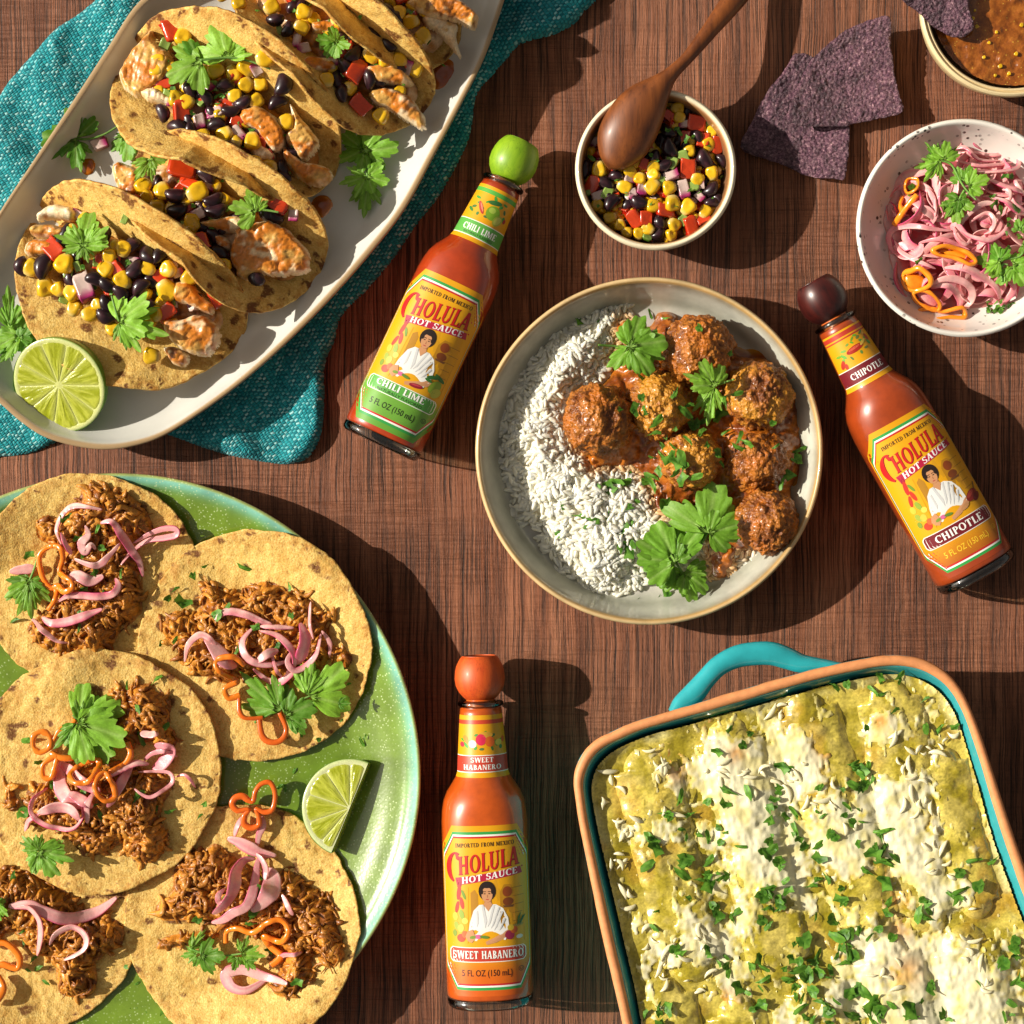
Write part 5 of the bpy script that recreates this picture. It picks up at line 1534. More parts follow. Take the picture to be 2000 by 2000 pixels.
# ------------------------------------------------------------------ bowl of corn and bean salsa with the spoon
SB = (1281, 330)
def S4(L): return [(1050 + q[0] / 3.715, q[1] / 3.715, *q[2:]) for q in L]
def build_salsa_bowl():
    cr_, br, dk = (.66, .57, .39), (.40, .20, .08), (.17, .085, .04)
    prof = [(150, 1.5 * MM, cr_), (85, 0.6 * MM, cr_), (62, 1.2 * MM, cr_), (20, 9 * MM, cr_), (4, 21 * MM, cr_), (0, 27 * MM, cr_), (2, 29 * MM, (.78, .68, .48)), (6, 29.8 * MM, (.78, .69, .50)), (10, 29 * MM, (.74, .62, .42)), (13, 27 * MM, br), (17, 20 * MM, dk), (30, 11 * MM, dk), (70, 8 * MM, dk), (150, 8 * MM, dk)]
    o = vessel('salsa_bowl', circle(*SB, 158, 128, .006, 5), prof, 29 * MM, MAT['cream_bowl'], None, SB, 4)
    tag(o, 'small cream bowl brown inside, filled with corn and black bean salsa', 'bowl')
    ZR = 24 * MM
    r = thing('corn_bean_salsa', 'salsa of corn, black beans and red pepper heaped in the small cream bowl', 'salsa', W(*SB, 9 * MM, ZR))
    def hz(x, y):
        d = np.hypot(np.asarray(x, float) - SB[0], np.asarray(y, float) - SB[1])
        return (17.5 + 5.0 * np.cos(np.clip(d / 145, 0, 1) * 1.5)) * MM
    lump_pad('salsa_mix', circle(*SB, 138, 90), 4, lambda X, Y, d: hz(X, Y) - 4.5 * MM + 2.0 * MM * fbm(X / 14, Y / 14, 2, 3, 8), lambda X, Y, d: mixc((.10, .025, .012), (.34, .19, .02), ss(-.2, .4, fbm(X / 18, Y / 18, 5, 3, 9))), 'curry', r, ZR)
    for _ in range(300):
        a, d = RND.uniform(0, 6.28), 134 * math.sqrt(RND.random())
        x, y = SB[0] + d * math.cos(a), SB[1] + d * math.sin(a)
        k = RND.choices(['corn', 'bean', 'pepper', 'onion', 'green'], [5, 4, 2.2, 3, 3])[0]
        piece(k, x, y, float(hz(x, y)) - RND.uniform(1.6, 4.5) * MM, r, RND.uniform(.6, .8), zr=ZR, tip=.8)
    it = {'corn': [(1015, 775), (1035, 840), (1280, 940), (1100, 1090, .95), (450, 1215, 1.15), (675, 1245), (745, 1290), (840, 1210), (835, 1270), (835, 1350, 1.15), (960, 1360, 1.1), (630, 1350), (980, 1465, 1.15), (850, 1490, 1.15), (990, 1620, 1.1), (975, 1700), (530, 1570), (600, 1620), (650, 1675, .85), (735, 1690), (805, 1655), (430, 1480), (1270, 1250), (1090, 1500, 1.3), (1220, 1530), (1245, 1040), (700, 1170), (1160, 1290)],
          'bean': [(945, 945), (960, 1075, 1.2), (1215, 1150, 1.2), (850, 1140), (910, 1195), (490, 1320, 1.2), (345, 1220, 1.1), (540, 1460, 1.15), (735, 1460, 1.25), (570, 1270), (1260, 1370), (1310, 1430), (880, 1690), (890, 1600), (1340, 1150), (1280, 1460), (1160, 980)],
          'pepper': [(1155, 880, 1.2), (1090, 1215, 1.45), (400, 1330, 1.1), (705, 1580, 1.1), (790, 1580, 1.1), (1310, 1040, 1.1), (1120, 1630, 1.2), (1210, 1580, 1.1), (930, 1520, 1.1), (770, 1185, .9), (950, 830, .9), (1200, 1010)],
          'onion': [(1180, 945, 1.2), (970, 1270, 1.5), (670, 1290, 1.2), (760, 1365, 1.3), (1060, 1370, 1.4), (1190, 1330, 1.2), (455, 1410, 1.3), (690, 1400, 1.2), (1180, 1420, 1.2), (1070, 890)],
          'green': [(355, 1370, 1.5), (505, 1395, 1.6), (970, 1180, 1.6), (1060, 1130, 1.4), (885, 1310, 1.3), (1135, 1345, 1.3), (1065, 1590, 1.5), (1190, 790, 1.1), (1260, 890, 1.2), (800, 1710, 1.3)],
          'flake': [(590, 1305, 1.3), (1075, 1010, 1.4), (390, 1140, 1.5), (1030, 960, 1.5), (1010, 930), (940, 950), (1130, 990), (820, 1480), (1010, 1500, .7), (1270, 1440), (640, 1400, .7), (1100, 1380), (1250, 1060), (860, 1170), (1170, 1400), (820, 1130), (440, 1490)]}
    for k, pts in it.items():
        for q in S4(pts):
            s_ = .74 * (q[2] if len(q) > 2 else 1)
            piece(k, q[0], q[1], float(hz(q[0], q[1])) + (.4 if k != 'flake' else 3.2) * MM + RND.uniform(0, .9) * MM, r, s_, zr=ZR)
build_salsa_bowl()

def build_spoon():
    ax = S4([(525, 1212), (535, 1190), (555, 1150), (605, 1050), (665, 930), (735, 810), (805, 715), (878, 632), (950, 552), (1010, 490), (1080, 420), (1170, 310), (1270, 180), (1400, 8), (1500, -130), (1590, -250), (1640, -320)])
    w = np.array([4, 110, 232, 372, 412, 385, 318, 212, 125, 98, 90, 104, 124, 160, 178, 160, 60]) / 3.715
    zc = np.array([25.5, 26, 26.5, 27, 28, 29, 30, 31, 31, 30.5, 29.5, 27.5, 24.5, 20, 16, 13, 11.5])
    th = np.array([2, 8, 14, 20, 23, 22, 19, 14, 10, 8.5, 7.5, 7.5, 8, 8.5, 8.5, 8, 4])
    n = 90
    p = cr(np.array(ax), n)
    u = np.linspace(0, len(ax) - 1, n)
    arr = cr(np.stack([w, zc, th], 1), n)
    P = W(p[:, 0], p[:, 1], arr[:, 1] * MM, 34 * MM)
    V, F, tt, pp = sweep(P, np.maximum(arr[:, 0], 3) * S * .97, np.maximum(arr[:, 2], 1) * MM, 36)
    # hollow the underside of the bowl end
    nose = ss(.52, .40, tt)
    low = np.sin(pp) < 0
    V[:, 2] += np.where(low, -np.sin(pp), 0) * nose * np.interp(tt, np.linspace(0, 1, n), arr[:, 2]) * MM * .42
    o = put('wooden_spoon', V, F, MAT['spoon_wood'], None)
    tag(o, 'dark polished wooden spoon lying face down over the bowl of bean salsa', 'spoon')
build_spoon()

# ------------------------------------------------------------------ blue corn chips
def C5(L): return [(1400 + q[0] / 2.8417, q[1] / 2.8417, *q[2:]) for q in L]
def chip(poly, label, z0, tilt, seed, bend, parent=None, name='blue_corn_chip'):
    rag = cr(poly, 110, True)
    c = rag.mean(0)
    k = 1 + .012 * vn(np.arange(110) * .9, seed, 0, seed) + .008 * vn(np.arange(110) * .35, seed, 3, seed)
    rag = c + (rag - c) * k[:, None]
    X, Y, d, F = pad_grid(rag, 2.4)
    u, v = (X - c[0]), (Y - c[1])
    base = z0 * MM + (u * tilt[0] + v * tilt[1]) * S + bend[0] * MM * (u / 90) ** 2 + bend[1] * MM * (v / 90) ** 2 + bend[2] * MM * u * v / 8100
    z = base + (1.3 * fbm(X / 24, Y / 24, seed, 3, seed) + 1.0 * fbm(X / 8, Y / 8, seed, 3, seed + 1)) * MM
    e = 1 - ss(0, 5, d)
    zt = z + (1.6 - .7 * e) * MM
    zb = z - .2 * MM
    top, bot = W(X, Y, zt, z0 * MM), W(X, Y, zb, z0 * MM)
    n = len(X)
    bd = np.where(d < 1e-6)[0]
    # close the edge with the boundary edges of the sheet
    E = np.concatenate([F[:, [0, 1]], F[:, [1, 2]], F[:, [2, 3]], F[:, [3, 0]]])
    key = np.sort(E, 1)
    uq, idx, cnt = np.unique(key, axis=0, return_index=True, return_counts=True)
    be = E[idx[cnt == 1]]
    side = np.stack([be[:, 0], be[:, 1], be[:, 1] + n, be[:, 0] + n], 1)
    o = put(name, np.concatenate([top, bot]), [F[:, ::-1], F + n, side], MAT['chip'], parent)
    tag(o, label, 'tortilla chip', 'blue corn tortilla chips')
    return o
chip(C5([(430, 308), (520, 322), (600, 420), (720, 560), (730, 720), (722, 850), (697, 1000), (640, 1004), (500, 982), (400, 935), (300, 895), (190, 862), (138, 838), (132, 790), (205, 655), (235, 585), (300, 480), (380, 380)]), 'lower blue corn chip lying flat on the table, partly under the other chip', 1.5, (.02, .01), 3, (2.0, 2.0, 1.5))
chip(C5([(850, 125), (905, 110), (946, 132), (960, 300), (990, 480), (1026, 605), (1000, 642), (880, 667), (740, 697), (690, 707), (560, 708), (430, 702), (396, 640), (430, 520), (505, 360), (560, 300), (640, 225), (740, 160)]), 'upper blue corn chip, triangular, propped on the other chip', 6.5, (.05, -.03), 4, (3.0, 2.0, -1))

# ------------------------------------------------------------------ bowl of red salsa, top right
def build_red_bowl():
    c, tan = (1977, 8), (.60, .44, .22)
    cr_ = (.66, .53, .30)
    prof = [(170, 1.5 * MM, tan), (95, .6 * MM, tan), (70, 1.5 * MM, tan), (26, 12 * MM, tan), (5, 30 * MM, tan), (0, 38 * MM, cr_), (2, 40 * MM, cr_), (5, 40.6 * MM, cr_), (7.5, 40 * MM, tan), (10, 39.2 * MM, tan), (13, 39.6 * MM, cr_), (17, 38 * MM, cr_), (20, 33 * MM, (.30, .15, .05)), (32, 20 * MM, tan), (80, 10 * MM, tan), (170, 9 * MM, tan)]
    o = vessel('dip_bowl', circle(*c, 180, 128, .004, 6), prof, 40 * MM, MAT['cream_bowl'], None, c, 4)
    tag(o, 'tan ridged stoneware bowl of red salsa cut by the top right corner', 'bowl')
    P = circle(*c, 160, 110)
    def zf(X, Y, d):
        return (33.0 + 1.0 * fbm(X / 22, Y / 22, 2, 3, 14) + .7 * np.maximum(vn(X / 9, Y / 9, 1, 15), 0) + .8 * np.exp(-d / 6)) * MM
    o = lump_pad('red_salsa', P, 3.5, zf, lambda X, Y, d: np.ones((len(X), 3)), 'salsa', None, 33 * MM)
    tag(o, 'smooth brown red salsa with tiny pale seeds filling the tan bowl', 'salsa')
    bits = thing('salsa_seeds', 'pale pepper seeds and soft bits floating on the red salsa', 'seeds', W(*c, 33 * MM))
    for x, y in C5([(1420, 105), (1440, 150), (1405, 140), (1510, 240), (1570, 370), (1545, 420), (1430, 60), (1550, 180), (1660, 300), (1620, 410), (1480, 320), (1690, 140)]):
        q = inst('salsa_seed', SH['corn', RND.randrange(3)], bits, W(x, y, 34.0 * MM, 33 * MM), (RND.uniform(-.3, .3), 0, RND.uniform(0, 6)), RND.uniform(.14, .26))
    chip(C5([(1000, -20), (1100, 62), (1180, 132), (1240, 168), (1300, 198), (1375, 204), (1425, 150), (1405, 60), (1395, -30), (1380, -180), (1300, -260), (1150, -180)]), 'blue corn chip dipped into the red salsa at the top right', 40.0, (-.06, -.10), 5, (2.5, 1, 1))
build_red_bowl()

# ------------------------------------------------------------------ bowl of pickled onions
OB = (1885, 445)
def C4(L): return [(1670 + q[0] / 4.494, 230 + q[1] / 4.494, *q[2:]) for q in L]
def build_onion_bowl():
    wh, wi = (.74, .70, .64), (.73, .68, .63)
    prof = [(200, 1.5 * MM, wh), (110, .6 * MM, wh), (85, 1.5 * MM, wh), (34, 11 * MM, wh), (6, 24 * MM, wh), (0, 28 * MM, wh), (2, 29.6 * MM, wh), (6, 30.2 * MM, wh), (10, 29.4 * MM, wh), (14, 27 * MM, wi), (24, 21 * MM, wi), (44, 14 * MM, wi), (75, 10 * MM, wi), (120, 8.5 * MM, wi), (205, 8 * MM, wi)]
    o = vessel('speckled_bowl', circle(*OB, 213, 150, .004, 8), prof, 29 * MM, MAT['speckled'], None, OB, 4)
    tag(o, 'white bowl with black speckles holding pink pickled onions', 'bowl')
    ZR = 22 * MM
    r = thing('pickled_onions', 'tangle of pink pickled red onion strips in the speckled white bowl', 'pickled onions', W(*OB, 9 * MM, ZR))
    heap = cr(C4([(560, 330), (430, 430), (350, 520), (330, 640), (260, 780), (240, 880), (300, 1010), (310, 1190), (340, 1330), (400, 1480), (520, 1630), (800, 1730), (1100, 1700), (1280, 1740), (1480, 1650), (1640, 1450), (1740, 1100), (1700, 700), (1600, 430), (1450, 270), (1250, 230), (1150, 220), (1050, 150), (960, 160), (900, 230), (760, 260)]), 150, True)
    def hz(x, y):
        x, y = np.atleast_1d(np.asarray(x, float)), np.atleast_1d(np.asarray(y, float))
        d = np.maximum(sdf(heap, x, y)[0], 0)
        return (9.5 + 13.5 * ss(0, 70, d) + 3.0 * fbm(x / 40, y / 40, 3, 2, 21)) * MM
    brine = lump_pad('pickling_juice', heap, 4, lambda X, Y, d: (9.2 + 3.2 * np.sqrt(np.clip(d / 20, 0, 1)) + .5 * fbm(X / 20, Y / 20, 1, 2, 22)) * MM, lambda X, Y, d: mixc((.56, .25, .22), (.40, .075, .085), ss(0, 40, d)), 'gloss_sauce', r, ZR)
    rr = random.Random(77)
    cnt = 0
    while cnt < 150:
        x, y = rr.uniform(1725, 2050), rr.uniform(275, 620)
        d = float(sdf(heap, np.array([x]), np.array([y]))[0][0])
        if d < 10:
            continue
        cnt += 1
        R_ = rr.uniform(22, 75)
        a0 = rr.uniform(0, 6.28)
        swp = rr.uniform(1.0, 2.7)
        a = np.linspace(a0, a0 + swp, 6)
        e = rr.uniform(.5, 1)
        ph = rr.uniform(0, 3.14)
        q = np.stack([R_ * np.cos(a), R_ * e * np.sin(a)], 1)
        q -= q.mean(0)
        q = q @ np.array([[math.cos(ph), math.sin(ph)], [-math.sin(ph), math.cos(ph)]]) + [x, y]
        dd = sdf(heap, q[:, 0], q[:, 1])[0]
        if dd.min() < 1:
            continue
        lay = cnt / 150
        ribbon([(px, py) for px, py in q], rr.uniform(13, 30), r, hz, rr.uniform(2.4, 3.6), rr.uniform(-1.2, 1.2), rr.uniform(0, 3), ZR, rr.choice([.15, .3, .45, .6, .8, 1.0]), zadd=(-4.2 + 5.0 * lay) * MM)
    for w, pk, lift, pts in [(7.5, .35, 1.5, [(840, 1000), (650, 985), (450, 945), (360, 960), (322, 1040), (345, 1140), (385, 1185)]), (7, .4, 1, [(370, 1060), (420, 1170), (560, 1270), (700, 1330)]), (6.5, .4, 2, [(860, 300), (1050, 285), (1250, 310), (1380, 265), (1455, 330), (1430, 430), (1300, 470), (1100, 485), (1000, 480)]), (5.5, .4, 2, [(870, 340), (1050, 420), (1250, 410), (1400, 380)]), (5.5, .45, 2, [(880, 260), (980, 245), (1100, 360), (1300, 360)]),
                            (5, .2, 3, [(1000, 930), (1060, 880), (1150, 850), (1200, 920), (1180, 1000), (1120, 1030)]), (7, .2, 3, [(900, 980), (960, 880), (1080, 780), (1180, 760), (1230, 830)]), (6.5, .7, 2, [(900, 980), (1000, 1050), (1150, 1085), (1280, 1020), (1330, 930)]), (6, 1, 1, [(560, 1100), (700, 1075), (850, 1105), (1000, 1175)]),
                            (10, .2, 2, [(590, 1510), (750, 1425), (900, 1430), (1020, 1500), (1040, 1600), (960, 1680)]), (11, .3, 2, [(780, 1320), (950, 1330), (1100, 1400), (1220, 1480), (1285, 1590)]), (5, .7, 1, [(390, 1250), (380, 1400), (440, 1520), (510, 1580)]), (6, .6, 3, [(950, 230), (970, 155), (1050, 150), (1085, 220), (1160, 260)]), (9, 1, 1, [(1290, 1640), (1380, 1540), (1390, 1440)]),
                            (5, .3, 2, [(850, 960), (880, 1070), (960, 1120), (1010, 1060)]), (4, .3, 3, [(830, 580), (740, 640), (730, 760), (770, 870)]), (8, .6, 2, [(1130, 520), (1260, 600), (1420, 650), (1560, 640)]), (5, .9, 1, [(570, 690), (585, 840)]), (5, .9, 1, [(690, 700), (690, 880)]), (5, .5, 3, [(1483, 540), (1400, 560), (1440, 640), (1540, 700)]), (6, .6, 2, [(1120, 690), (1280, 740), (1400, 830), (1500, 800)]), (5, .3, 3, [(1280, 640), (1330, 660), (1340, 740)])]:
        ribbon(C4(pts), w * 1.5, r, hz, 4.5, RND.uniform(-.6, .6), lift, ZR, pk, zadd=2.2 * MM)
    for w, cl, pts in [(6, True, [(450, 600), (475, 530), (550, 540), (540, 620), (480, 655)]), (11, False, [(370, 915), (450, 790), (535, 685)]), (9, True, [(670, 1170), (780, 1140), (950, 1190), (1035, 1270), (980, 1300), (850, 1240), (720, 1215)]), (10, True, [(440, 1370), (500, 1340), (560, 1330), (640, 1400), (650, 1470), (560, 1510), (470, 1480)]), (8, True, [(540, 1525), (640, 1520), (755, 1620), (740, 1680), (620, 1640), (550, 1590)]), (8, True, [(580, 1685), (700, 1665), (800, 1690), (960, 1660), (985, 1740), (850, 1740), (700, 1765), (600, 1735)]), (9, False, [(430, 690), (410, 760), (430, 830)])]:
        ring(C4(pts), r, hz, w, 15, ((.74, .15, .006), (.86, .27, .012)), 1, ZR, closed=cl, zadd=3.4 * MM)
    lump_pad('habanero_piece', cr(C4([(450, 1390), (520, 1350), (600, 1380), (640, 1440), (570, 1500), (480, 1480)]), 40, True), 2.5, lambda X, Y, d: hz(X, Y).mean() + (2.5 + 1.6 * np.sqrt(np.clip(d / 10, 0, 1))) * MM, lambda X, Y, d: np.tile((.80, .24, .01), (len(X), 1)), 'pepper', r, ZR)
    lump_pad('habanero_piece', cr(C4([(700, 1175), (800, 1155), (940, 1200), (1010, 1270), (960, 1280), (840, 1230)]), 40, True), 2.5, lambda X, Y, d: hz(X, Y).mean() + (2.4 + 1.2 * np.sqrt(np.clip(d / 10, 0, 1))) * MM, lambda X, Y, d: np.tile((.80, .30, .015), (len(X), 1)), 'pepper', r, ZR)
    def lv(L):
        return [(C4([b])[0], C4([t])[0], w, tn) for b, t, w, tn in L]
    zt = 24.5 * MM
    sprig('long cilantro sprig draped over the middle of the pickled onions', lv([((740, 390), (590, 230), .6, .2), ((735, 390), (660, 250), .8, .9), ((760, 385), (790, 225), .9, .8), ((780, 380), (875, 270), .6, .7), ((720, 395), (495, 460), .55, .7), ((720, 400), (585, 600), .7, .8), ((920, 570), (860, 440), .9, .5), ((930, 570), (1015, 440), .9, .4), ((970, 620), (1150, 550), .9, .8), ((980, 640), (1080, 660), .9, .7), ((890, 730), (755, 790), .9, .2), ((900, 730), (985, 750), .9, .3), ((880, 750), (860, 940), 1.0, .9), ((870, 740), (770, 900), .8, .7)]), [C4([(740, 388), (830, 430), (900, 560), (960, 650), (1045, 735)]), C4([(940, 650), (890, 735)])], zt, 'cilantro sprigs in the onion bowl', zr=ZR, dz=2.5)
    sprig('cilantro sprig at the right side of the pickled onion bowl', lv([((1260, 1270), (1040, 1250), .9, .8), ((1250, 1270), (1180, 1120), .9, .2), ((1240, 1280), (1110, 1380), .8, .9), ((1230, 1250), (1300, 1210), .9, .1), ((1400, 1010), (1380, 940), .9, .3), ((1420, 1000), (1500, 900), .9, .4), ((1430, 1040), (1410, 1080), 1.0, .7), ((1360, 1290), (1500, 1260), .9, .5), ((1370, 1310), (1470, 1500), 1.1, .5), ((1330, 1310), (1300, 1500), .5, .9), ((1440, 1130), (1530, 1180), .9, .6)]), [C4([(1260, 1270), (1310, 1250), (1420, 1230), (1480, 1150)]), C4([(1270, 1450), (1270, 1310), (1320, 1300)])], zt, 'cilantro sprigs in the onion bowl', zr=ZR, dz=2.5)
    ch = thing('chopped_cilantro', 'small mound of chopped cilantro at the bottom edge of the pickled onions', 'chopped cilantro', W(*C4([(1280, 1660)])[0], 14 * MM))
    for _ in range(34):
        x, y = C4([(RND.gauss(1265, 60), RND.gauss(1665, 45))])[0]
        flake(x, y, float(hz(x, y)[0]) + (3.5 + RND.uniform(0, 4)) * MM, ch, RND.uniform(.6, 1.1), .9, ZR)
    for q in [(1120, 1780), (1145, 1790), (1180, 1780), (1320, 1760), (1390, 1640), (1410, 1630), (970, 1720), (960, 1660), (510, 610), (480, 660), (510, 840), (550, 1270), (1190, 720), (1210, 770), (1260, 820), (1190, 700), (1360, 520), (1300, 520), (1330, 900), (1310, 1020), (1340, 1150), (1330, 950), (1460, 640), (1400, 800)]:
        x, y = C4([q])[0]
        flake(x, y, float(hz(x, y)[0]) + 4.0 * MM, ch, RND.uniform(.8, 1.6), .5, ZR)
build_onion_bowl()

# ------------------------------------------------------------------ plate of meatballs and rice
MP, MR = (1268, 881), 340
MF = 9 * MM
def MC(L): return [(900 + q[0] / 2.576, 520 + q[1] / 2.576, *q[2:]) for q in L]
SAUCE = cr(MC([(770, 290), (800, 250), (850, 240), (890, 290), (960, 280), (990, 220), (1050, 205), (1105, 240), (1110, 300), (1250, 340), (1330, 380), (1430, 440), (1560, 450), (1660, 560), (1720, 660), (1765, 780), (1765, 900), (1735, 1050), (1690, 1130), (1705, 1260), (1650, 1380), (1560, 1440), (1430, 1440), (1385, 1530), (1330, 1630), (1270, 1670), (1245, 1560), (1225, 1430), (1220, 1340), (1090, 1290), (970, 1240), (940, 1150), (890, 1050), (770, 1020), (640, 1045), (620, 960), (560, 880), (690, 620), (750, 540), (750, 480), (790, 400), (755, 330)]), 190, True)

def build_meat_plate():
    tan, gl, fl = (.42, .27, .11), (.44, .44, .37), (.56, .52, .49)
    prof = [(335, 1.5 * MM, tan), (190, 1 * MM, tan), (160, .6 * MM, tan), (135, 2 * MM, tan), (50, 8 * MM, tan), (12, 18 * MM, tan), (2, 27 * MM, tan), (0, 30 * MM, (.50, .33, .14)), (3, 31.6 * MM, (.60, .43, .22)), (7, 31.8 * MM, (.54, .36, .16)), (10, 31 * MM, (.42, .26, .10)), (13, 29.5 * MM, (.36, .31, .22)), (19, 25 * MM, (.46, .45, .38)), (30, 18.5 * MM, gl), (40, 13.5 * MM, (.34, .34, .28)), (52, 10.5 * MM, (.44, .43, .37)), (75, 9.1 * MM, fl), (110, MF, fl), (220, MF, fl), (335, MF, fl)]
    o = vessel('dinner_plate', circle(*MP, MR, 220, .004, 9), prof, 31 * MM, MAT['stoneware'], None, MP, 5)
    tag(o, 'grey glazed coupe plate with tan rim holding rice and meatballs', 'plate')

    rice = cr(MC([(830, 170), (720, 185), (610, 230), (480, 290), (380, 400), (310, 530), (230, 660), (190, 800), (190, 960), (240, 1100), (260, 1260), (370, 1330), (430, 1440), (520, 1560), (620, 1640), (740, 1660), (900, 1620), (960, 1570), (1080, 1600), (1200, 1570), (1380, 1560), (1510, 1460), (1450, 1380), (1250, 1200), (960, 1020), (700, 900), (600, 760), (700, 560), (790, 420), (860, 260)]), 160, True)
    ZR = 20 * MM
    def rz(x, y):
        x, y = np.atleast_1d(np.asarray(x, float)), np.atleast_1d(np.asarray(y, float))
        d = np.maximum(sdf(rice, x, y)[0], 0)
        lum = fbm(x / 34, y / 34, 4, 3, 31)
        return MF + (2.0 + 11 * ss(0, 95, d) + 3.6 * lum * ss(0, 40, d)) * MM
    r = thing('steamed_rice', 'mound of white steamed rice on the left half of the meatball plate', 'rice', W(1120, 900, MF, ZR))
    wv = (.80, .79, .70)
    lump_pad('rice_mass', rice, 5, lambda X, Y, d: rz(X, Y) - (.9 + 3 * (1 - ss(0, 14, d))) * MM, lambda X, Y, d: np.tile((.80, .76, .62), (len(X), 1)), 'rice', r, ZR)['kind'] = 'stuff'
    t = np.linspace(-1, 1, 8)
    gm = []
    for k in range(5):
        y = t * 3.1
        pth = np.stack([.25 * (k - 2) * t ** 2, y, .12 * np.sin(t * 2 + k)], 1) * MM
        w = 2.35 * np.clip(1 - np.abs(t) ** 4.5, .25, 1) * MM * (1 + .05 * (k - 2))
        V, F, tt, pp = sweep(pth, w, w * .85, 7)
        gm.append((V, F))
    gme = [mesh_from('rice_grain', V, F, (.80, .77, .65), True, MAT['rice']) for V, F in gm]
    g = np.random.default_rng(41)
    bag = Bag()
    made = 0
    lo, hi = rice.min(0), rice.max(0)
    N = 2900
    pts = lo + g.random((N * 3, 2)) * (hi - lo)
    d = sdf(rice, pts[:, 0], pts[:, 1])[0]
    pts = pts[d > -3][:N]
    zs = rz(pts[:, 0], pts[:, 1])
    st_ = ss(-16, 3, sdf(SAUCE, pts[:, 0], pts[:, 1])[0]) * .8
    for i, (x, y) in enumerate(pts):
        top = i % 2
        yaw = 6 * fbm(x / 45, y / 45, 1, 2, 33) + g.normal(0, .55)
        e = Euler((g.normal(0, .15), g.normal(0, .3), float(yaw)))
        s = g.uniform(.85, 1.15)
        z = float(zs[i]) + g.uniform(-1.0, .1) * MM + (.8 * MM if top else 0)
        p = W(x, y, z, ZR)
        k = int(g.integers(5))
        if top and st_[i] < .1 and made < 300:
            made += 1
            inst('rice_grain', gme[k], r, p, e, s)
        else:
            V, F = gm[k]
            bag.add((V * s) @ np.array(e.to_matrix()).T + p, F, mixc((.80, .77, .65), (.66, .33, .09), np.array(st_[i])))
    bag.put('rice_grains', MAT['rice'], r)['kind'] = 'stuff'

    # sauce
    sauce = SAUCE
    balls = [(690, 772, 186, 0), (1000, 700, 168, 1), (1190, 425, 186, 0), (1495, 650, 178, 1), (1160, 975, 160, 1), (1480, 985, 176, 2), (1535, 1285, 170, 0)]
    B = [(900 + x / 2.576, 520 + y / 2.576, q / 2.576, k) for x, y, q, k in balls]
    def sz(x, y):
        x, y = np.atleast_1d(np.asarray(x, float)), np.atleast_1d(np.asarray(y, float))
        d = sdf(sauce, x, y)[0]
        near = 0
        for bx, by, br, _ in B:
            near = np.maximum(near, np.exp(-(((x - bx) ** 2 + (y - by) ** 2) / (br * 1.15) ** 2) ** 1.5))
        base = np.where(sdf(rice, x, y)[0] > 0, rz(x, y), MF)
        return np.maximum(MF + (1.5 + 15 * near + 5 * ss(0, 60, d)) * MM, np.where(d > 0, base - 1.2 * MM + 2.2 * MM * ss(4, 18, d), 0) + 1.5 * MM) + 0 * d
    def zf(X, Y, d):
        lum = np.maximum(fbm(X / 11, Y / 11, 3, 3, 35), -.2)
        return sz(X, Y) * ss(-1, 14, d) + (MF - 1 * MM) * (1 - ss(-1, 14, d)) + lum * 3.4 * MM * ss(0, 8, d)
    def cf(X, Y, d):
        n = fbm(X / 20, Y / 20, 3, 3, 36)
        c = mixc((.18, .038, .004), (.40, .115, .010), ss(-.4, .35, n))
        return mixc(c, (.36, .16, .015), ss(10, 0, d) * .6)
    o = lump_pad('curry_sauce', sauce, 3.2, zf, cf, 'curry', None, ZR)
    tag(o, 'thick glossy red brown sauce pooled around the meatballs', 'sauce')
    oil = cr(MC([(1250, 345), (1330, 340), (1430, 400), (1560, 420), (1690, 540), (1760, 660), (1790, 800), (1785, 950), (1750, 1080), (1720, 1170), (1690, 1130), (1600, 900), (1500, 600), (1380, 450)]), 70, True)
    o = lump_pad('sauce_oil', oil, 5, lambda X, Y, d: np.maximum(MF, MF + 9 * MM * ss(270, 325, np.hypot(X - MP[0], Y - MP[1]))) + (.3 + .9 * ss(0, 8, d)) * MM, lambda X, Y, d: mixc((.42, .20, .02), (.22, .05, .008), ss(0, 18, d)), 'gloss_sauce', None, ZR)
    tag(o, 'thin orange oil seeping from the sauce along the right wall of the plate', 'oil')
    lab = ['large rough meatball farthest left, against the rice', 'meatball in the middle coated in pale yellowish sauce', 'topmost meatball beside the big cilantro leaf, coated in sauce', 'meatball by the upper right wall of the plate', 'meatball under the thickest sprinkle of chopped cilantro', 'dark meatball by the right wall, sunk in the sauce', 'lowest meatball, near the bottom right rim']
    for i, (bx, by, br, k) in enumerate(B):
        Rm = br * S * .955
        cz = MF + Rm * (.80 if k < 2 else .45) + (1.5 * MM)
        P, F = ball(70, 110)
        P = np.stack([P[:, 2], P[:, 0], P[:, 1]], 1)
        P = P @ np.array(Euler((.3, .5, i * 1.3)).to_matrix()).T
        x, y, z = P[:, 0] * 3.1 + i * 9, P[:, 1] * 3.1, P[:, 2] * 3.1
        n = fbm(x, y, z, 3, 60 + i)
        n2 = np.abs(fbm(x * 1.7, y * 1.7, z * 1.7, 3, 70 + i)) * 2
        n3 = fbm(x * 6, y * 6, z * 6, 2, 80 + i)
        rad = Rm * (.97 + .13 * n + .10 * (n2 - .35) + .022 * n3)
        V = P * rad[:, None] * np.array([1, 1, .92]) + W(bx, by, cz, cz)
        c = mixc((.17, .045, .007), (.42, .145, .020), ss(-.35, .4, n + .6 * n3))
        sau = ss(-.05, .25, fbm(P[:, 0] * 2 + i * 3, P[:, 1] * 2, P[:, 2] * 2 + 5, 3, 90 + i) + (.12 if k == 1 else -.12) + .15 * P[:, 2])
